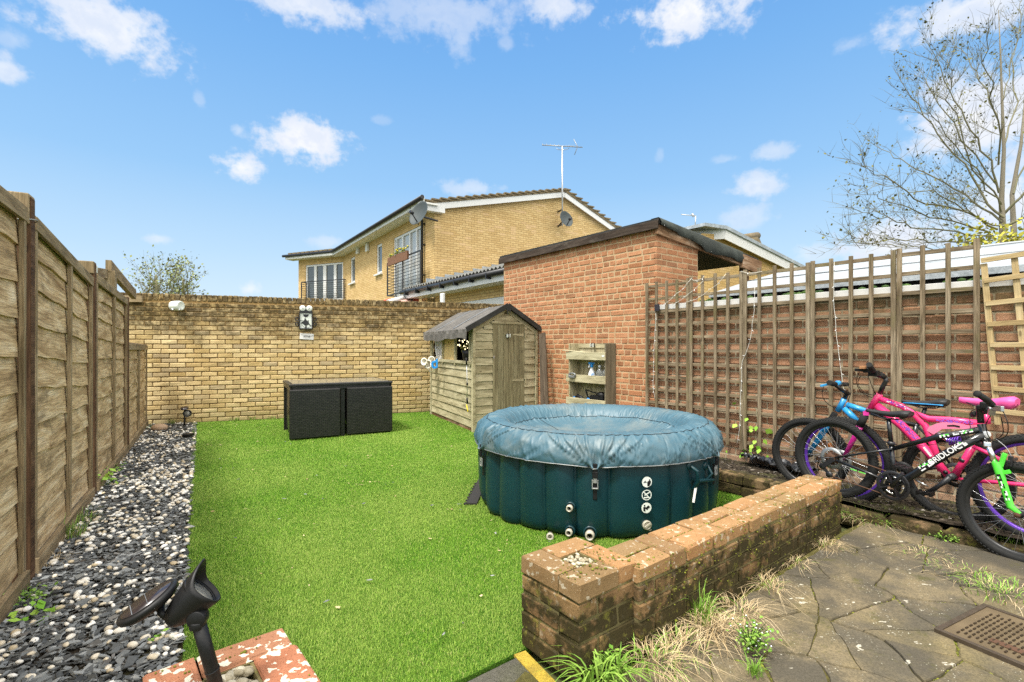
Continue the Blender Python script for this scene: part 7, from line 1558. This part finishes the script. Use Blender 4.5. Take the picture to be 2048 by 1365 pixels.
tuft(g(1508, 1352), 60, .08, .06, 'weed_leaf', 'short bright grass tuft at the bottom edge of the paving', w_=.002)
leafy(g(1212, 1345), 12, .07, .05, 'weed_leaf', 'dandelion like leaves beside the arching grass', ls=.03)
for (u, v, n, h, s_, lb) in ((1545, 1185, 40, .10, .10, 'thin straw stems reaching up the low wall'), (1590, 1128, 90, .07, .18, 'dry straw along the foot of the low wall'), (1648, 1095, 110, .08, .20, 'tangle of straw below the far end of the low wall')):
    tuft(g(u, v), n, h, s_, 'dry_grass', lb, w_=.0016, curl=1.3, mat2='weed_leaf', f2=.12)
tuft(g(1480, 1225), 120, .09, .18, 'dry_grass', 'straw fan spreading from the middle of the wall onto the slabs', w_=.0018, curl=1.5, mat2='weed_leaf', f2=.15)
tuft(g(1360, 1300), 150, .09, .22, 'dry_grass', 'dry straw mat between the pier foot and the grass tuft', w_=.0018, curl=1.4, mat2='weed_leaf', f2=.3)
tuft(g(1530, 1170), 90, .08, .16, 'dry_grass', 'straw drift near the round leaved seedling', w_=.0016, curl=1.4, mat2='weed_leaf', f2=.15)
leafy(g(1492, 1158), 10, .06, .03, 'weed_leaf', 'small round leaved seedling by the wall foot'); leafy(g(1577, 1098), 14, .07, .04, 'weed_leaf', 'small bright seedling further along the wall foot', ls=.014)
tuft(g(1735, 1045), 190, .13, .32, 'weed_leaf', 'green and straw grass around the end of the low wall', w_=.0022, mat2='dry_grass', f2=.6, curl=1.1)
tuft(g(1800, 1048), 70, .12, .2, 'weed_leaf', 'grass growing on the stone edging below the chainring', w_=.002, mat2='dry_grass', f2=.5)
tuft(g(1850, 1112), 110, .05, .24, 'dry_grass', 'flat straw patch in the middle of the paving', w_=.0016, mat2='weed_leaf', f2=.25, curl=1.6)
leafy(g(1895, 1085), 26, .06, .09, 'weed_leaf', 'feathery green weed on the stone edging', ls=.016)
tuft(g(1925, 1150), 170, .05, .34, 'dry_grass', 'long patch of straw and moss on the right of the paving', w_=.0016, mat2='weed_leaf', f2=.4, curl=1.5)
tuft(g(2010, 1190), 190, .07, .34, 'weed_leaf', 'lush grass below the green fork wheel', w_=.0022, mat2='dry_grass', f2=.35, curl=1.2)
tuft(g(2040, 1100), 90, .14, .26, 'weed_leaf', 'tall grass seen through the spokes of the near wheel', w_=.0022, mat2='dry_grass', f2=.45)
tuft(g(1960, 1075), 90, .12, .26, 'dry_grass', 'dry grass behind the near wheel', w_=.0018, mat2='weed_leaf', f2=.35)
tuft(G(150, 1075, 0), 110, .17, .16, 'weed_leaf', 'wispy grass clump at the foot of the second fence panel', w_=.0018, mat2='dry_grass', f2=.3, lean=(.3, 0))
tuft(G(165, 1045, 0), 70, .14, .14, 'weed_leaf', 'long thin grass blades brushing the second fence panel', w_=.002, mat2='dry_grass', f2=.4, lean=(.4, -.1))
tuft(G(110, 1125, 0), 40, .09, .12, 'dry_grass', 'flattened straw beside the wispy grass by the fence', w_=.0016, curl=1.4)
leafy(G(190, 978, 0), 16, .12, .12, 'leaf_vine', 'broad leaved green weed by the second fence post', ls=.07)
leafy(G(222, 945, 0), 10, .08, .10, 'weed_leaf', 'small leafy sprout by the third fence panel', ls=.04); leafy(G(50, 1205, 0), 30, .05, .14, 'weed_leaf', 'mossy weeds at the foot of the tall post', ls=.02); leafy(G(62, 1242, 0), 5, .05, .07, 'leaf_vine', 'single sprout with two long leaves in the slate', ls=.045)
leafy(G(327, 1275, .02), 2, .02, .02, 'leaf_vine', 'tiny heart shaped seedling in the gravel', ls=.024)
leafy(G(215, 905, 0), 16, .06, .14, 'weed_leaf', 'low weeds along the third fence panel', ls=.025); leafy(G(300, 858, 0), 16, .05, .16, 'weed_leaf', 'low weeds in the corner by the boulder', ls=.025)
for (u, lb) in ((348, 'wispy weeds at the wall foot near the small spotlight'), (470, 'wispy weeds at the wall foot above the left lawn'), (505, 'wispy weeds at the wall foot in the middle of the lawn'), (545, 'wispy weeds at the wall foot left of the rattan set')):
    p = BW.px(u, 840, .03); p.z = 0; tuft(p, 46, .10, .18, 'weed_leaf', lb, w_=.003, mat2='dry_grass', f2=.4)
# climber on the trellis
t = thing('climber', TR.px(1500, 915, .05), 'bright green climbing leaves at the foot of the third trellis panel', 'plant'); m = MB(); st = MB()
lv = [(1495, 836, 1), (1473, 848, 1.3), (1497, 855, 1), (1512, 852, 1.1), (1530, 860, 1.6), (1500, 866, 1), (1504, 858, 1), (1500, 876, 1.5), (1511, 880, 1.1), (1527, 879, 1.1), (1505, 889, 1.2), (1512, 893, 1.1), (1499, 897, 1.2), (1519, 898, 1.2), (1486, 905, 1), (1491, 903, .8), (1503, 908, 1), (1481, 911, .8), (1500, 915, .9), (1538, 913, .8), (1452, 901, .6), (1472, 808, 1), (1483, 910, .8)]
for (u, v, s_) in lv:
    c = TR.px(u, v, random.uniform(.03, .09)); d = Vector((random.gauss(0, .7), -.3, random.gauss(-.2, .6))).normalized(); sd = d.cross(TR.n).normalized(); L = .055*s_; m.add([c, c+d*L*.35+sd*L*.38, c+d*L*.7+sd*L*.22, c+d*L, c+d*L*.7-sd*L*.22, c+d*L*.35-sd*L*.38], [(0, 1, 2, 3, 4, 5)])
m.build('leaves', M['leaf_vine'], t); st.tube([TR.px(1500, 925, .03), TR.px(1508, 890, .05), TR.px(1516, 850, .03), TR.px(1512, 815, .03)], .003, 5); st.tube([TR.px(1490, 920, .03), TR.px(1484, 870, .05), TR.px(1476, 810, .03)], .002, 5); st.build('stems', M['bark_olive'], t)
# ================================================================== trees
def tree_limbs(limbs, Y, nsub, sublen, ntw, twlen, seed, spread=1.0, r0=.05, dense=1.0):
    rr = random.Random(seed); m = MB(); tips = []
    def seg(a, d, L, r_, n=4, droop=0.0, sides=4):
        pts = [a]; d = d.normalized()
        for i in range(n):
            d = (d+Vector((rr.gauss(0, .13), rr.gauss(0, .13), rr.gauss(.03, .10)-droop))).normalized(); pts.append(pts[-1]+d*L/n)
        m.tube(pts, [r_*(1-.8*i/n) for i in range(n+1)], sides, caps=False); return pts, d
    for (pp, ra) in limbs:
        pts = []; dy = rr.uniform(-.6, .6)
        for i, (u, v) in enumerate(pp): pts.append(P(u, v, Y+dy*i))
        fine = []
        for i in range(len(pts)-1):
            for q in range(4): fine.append(pts[i].lerp(pts[i+1], q/4)+Vector((rr.gauss(0, .025), rr.gauss(0, .04), rr.gauss(0, .025))))
        fine.append(pts[-1]); n = len(fine); m.tube(fine, [ra*(1-.80*i/(n-1)) for i in range(n)], 6, caps=False)
        for k in range(int(nsub*dense)):
            i = rr.randint(2, n-1); t = i/(n-1); d0 = (fine[i]-fine[i-1]).normalized(); d = (d0*rr.uniform(.7, 1.2)+Vector((rr.gauss(0, .45), rr.gauss(0, .5), rr.gauss(.12, .4)))*spread).normalized()
            s_, de = seg(fine[i], d, sublen*rr.uniform(.45, 1.1)*(1-.35*t), max(.006, ra*.30*(1-.5*t)), 5, -.01, 4); tips.append(s_[-1])
            for j in range(ntw):
                b = rr.randint(1, 5); d2 = (s_[b]-s_[b-1]).normalized()*rr.uniform(.6, 1.2)+Vector((rr.gauss(0, .5), rr.gauss(0, .5), rr.gauss(.15, .4))); s2_, _ = seg(s_[b], d2, twlen*rr.uniform(.5, 1.2), .0045, 3, 0, 3); tips.append(s2_[-1]); tips.append(s2_[1])
    return m, tips
def leaves(tips, prob, size, mat, name, t, seed, per=3, spread=.06):
    rr = random.Random(seed); m = MB()
    for tp in tips:
        if rr.random() > prob: continue
        for q in range(rr.randint(1, per)):
            c = tp+Vector((rr.gauss(0, spread), rr.gauss(0, spread), rr.gauss(0, spread))); d = Vector((rr.gauss(0, 1), rr.gauss(0, 1), rr.gauss(-.3, 1))).normalized(); s_ = d.cross(Vector((rr.gauss(0, 1), rr.gauss(0, 1), rr.gauss(0, 1)))).normalized(); L = size*rr.uniform(.5, 1.3); m.add([c, c+d*L*.5+s_*L*.35, c+d*L, c+d*L*.5-s_*L*.35], [(0, 1, 2, 3)], None, (rr.random(), 0, 0))
    return m.build(name, M[mat], t) if m.v else None
YT = 12.0; t = thing('tree', P(2010, 692+1250/YT, YT), 'large almost bare tree with spreading thin branches beyond the trellis wall', 'tree')
m = MB(); tr = [P(2012, 692+1250/YT, YT), P(2010, 560, YT), P(2006, 470, YT), P(2003, 400, YT+.1), P(2008, 300, YT), P(2004, 200, YT), P(2001, 110, YT), P(1997, 20, YT)]; m.tube(tr, [.13, .10, .07, .052, .036, .026, .017, .006], 10); m.tube([P(2010, 560, YT), P(2028, 470, YT+.2), P(2024, 390, YT+.3), P(2042, 290, YT+.3), P(2052, 180, YT+.4)], [.08, .06, .045, .032, .015], 8); m.build('trunk', M['bark'], t)
limbs = [([(2003, 440), (1960, 372), (1892, 292), (1832, 212), (1800, 160)], .045), ([(1998, 445), (1930, 392), (1850, 345), (1790, 312), (1742, 286)], .04), ([(1995, 458), (1920, 420), (1832, 398), (1765, 352), (1722, 333)], .04), ([(1990, 468), (1900, 445), (1830, 425), (1765, 400), (1722, 372)], .035), ([(1985, 474), (1885, 462), (1805, 448), (1745, 430), (1718, 423)], .035),
 ([(1980, 482), (1870, 482), (1790, 478), (1725, 488), (1692, 462)], .03), ([(2003, 385), (1962, 300), (1925, 220), (1882, 135), (1862, 78)], .04), ([(2004, 330), (1990, 220), (1968, 125), (1976, 36)], .035), ([(2008, 300), (2030, 205), (2022, 125), (2036, 66)], .035), ([(1998, 410), (1935, 315), (1902, 200), (1898, 128)], .035), ([(1996, 372), (1905, 250), (1855, 170), (1862, 110)], .03), ([(2000, 420), (1950, 340), (1870, 250), (1850, 205)], .03),
 ([(2002, 250), (1960, 160), (1925, 100), (1900, 96)], .025), ([(2000, 455), (1940, 425), (1880, 390), (1800, 380), (1750, 365)], .03), ([(2010, 430), (2070, 360), (2120, 270), (2160, 180)], .05), ([(2012, 450), (2090, 420), (2170, 390), (2240, 350)], .05), ([(2024, 390), (2080, 250), (2110, 120)], .04), ([(2006, 200), (2030, 110), (2040, 30), (2036, -20)], .02), ([(1990, 480), (1900, 500), (1830, 498), (1760, 490), (1720, 497)], .025)]
limbs = [(a_, b_*.62) for a_, b_ in limbs]; mm, tips = tree_limbs(limbs, YT, 22, 1.25, 5, .42, 5); mm.build('limbs', M['bark_olive'], t)
leaves(tips, .2, .065, 'leaf_olive', 'crown', t, 3, 3); low = [x for x in tips if x.z < 4.2 and x.x > 10.3]; leaves(low, .10, .08, 'leaf_yellow', 'crown', t, 4, 3, .10)
sh_ = thing('shrub', P(1950, 500, 11.5), 'yellow green shrub foliage at the foot of the bare tree', 'shrub'); rr = random.Random(4); cl = [P(rr.uniform(1915, 2060), rr.gauss(478, 14)+5, rr.uniform(10.8, 12.2)) for _ in range(230)]; leaves(cl, .9, .10, 'leaf_yellow', 'foliage', sh_, 5, 5, .10); m = MB()
for k in range(16): a = P(rr.uniform(1930, 2050), 692+1250/11.5, 11.5); m.tube([a, P(rr.uniform(1920, 2055), 560, 11.5), P(rr.uniform(1915, 2058), 470, 11.5)], .012, 4, caps=False)
m.build('stems', M['bark_olive'], sh_)
def left_tree(u, v0, w_, Y, label, seed):
    t = thing('tree', P(u, 692+1250/Y, Y), label, 'tree', 'small leafy trees beyond the yellow wall'); rr = random.Random(seed); m = MB(); base = P(u, 692+1250/Y, Y); m.tube([base, P(u+2, 620, Y), P(u, v0+30, Y)], [.14, .10, .04], 8); m.build('trunk', M['bark_olive'], t)
    lim = [([(u, 640), (u+rr.uniform(-.35, .35)*w_, 590), (u+a*w_, v0+abs(a)*70+rr.uniform(-4, 12))], .045) for a in (-.5, -.36, -.2, -.06, .1, .24, .38, .5)]; mm, tips = tree_limbs(lim, Y, 12, 1.0, 4, .4, seed, 1, dense=1); mm.build('limbs', M['bark_olive'], t); leaves(tips, .30, .11, 'leaf_green', 'crown', t, seed, 3, .12); leaves(tips, .14, .11, 'leaf_olive', 'crown', t, seed+1, 3, .14)
left_tree(312, 520, 75, 22, 'small leafy tree above the left end of the yellow wall', 11); left_tree(366, 527, 66, 23, 'second small tree, thinner and to the right of the first', 12)
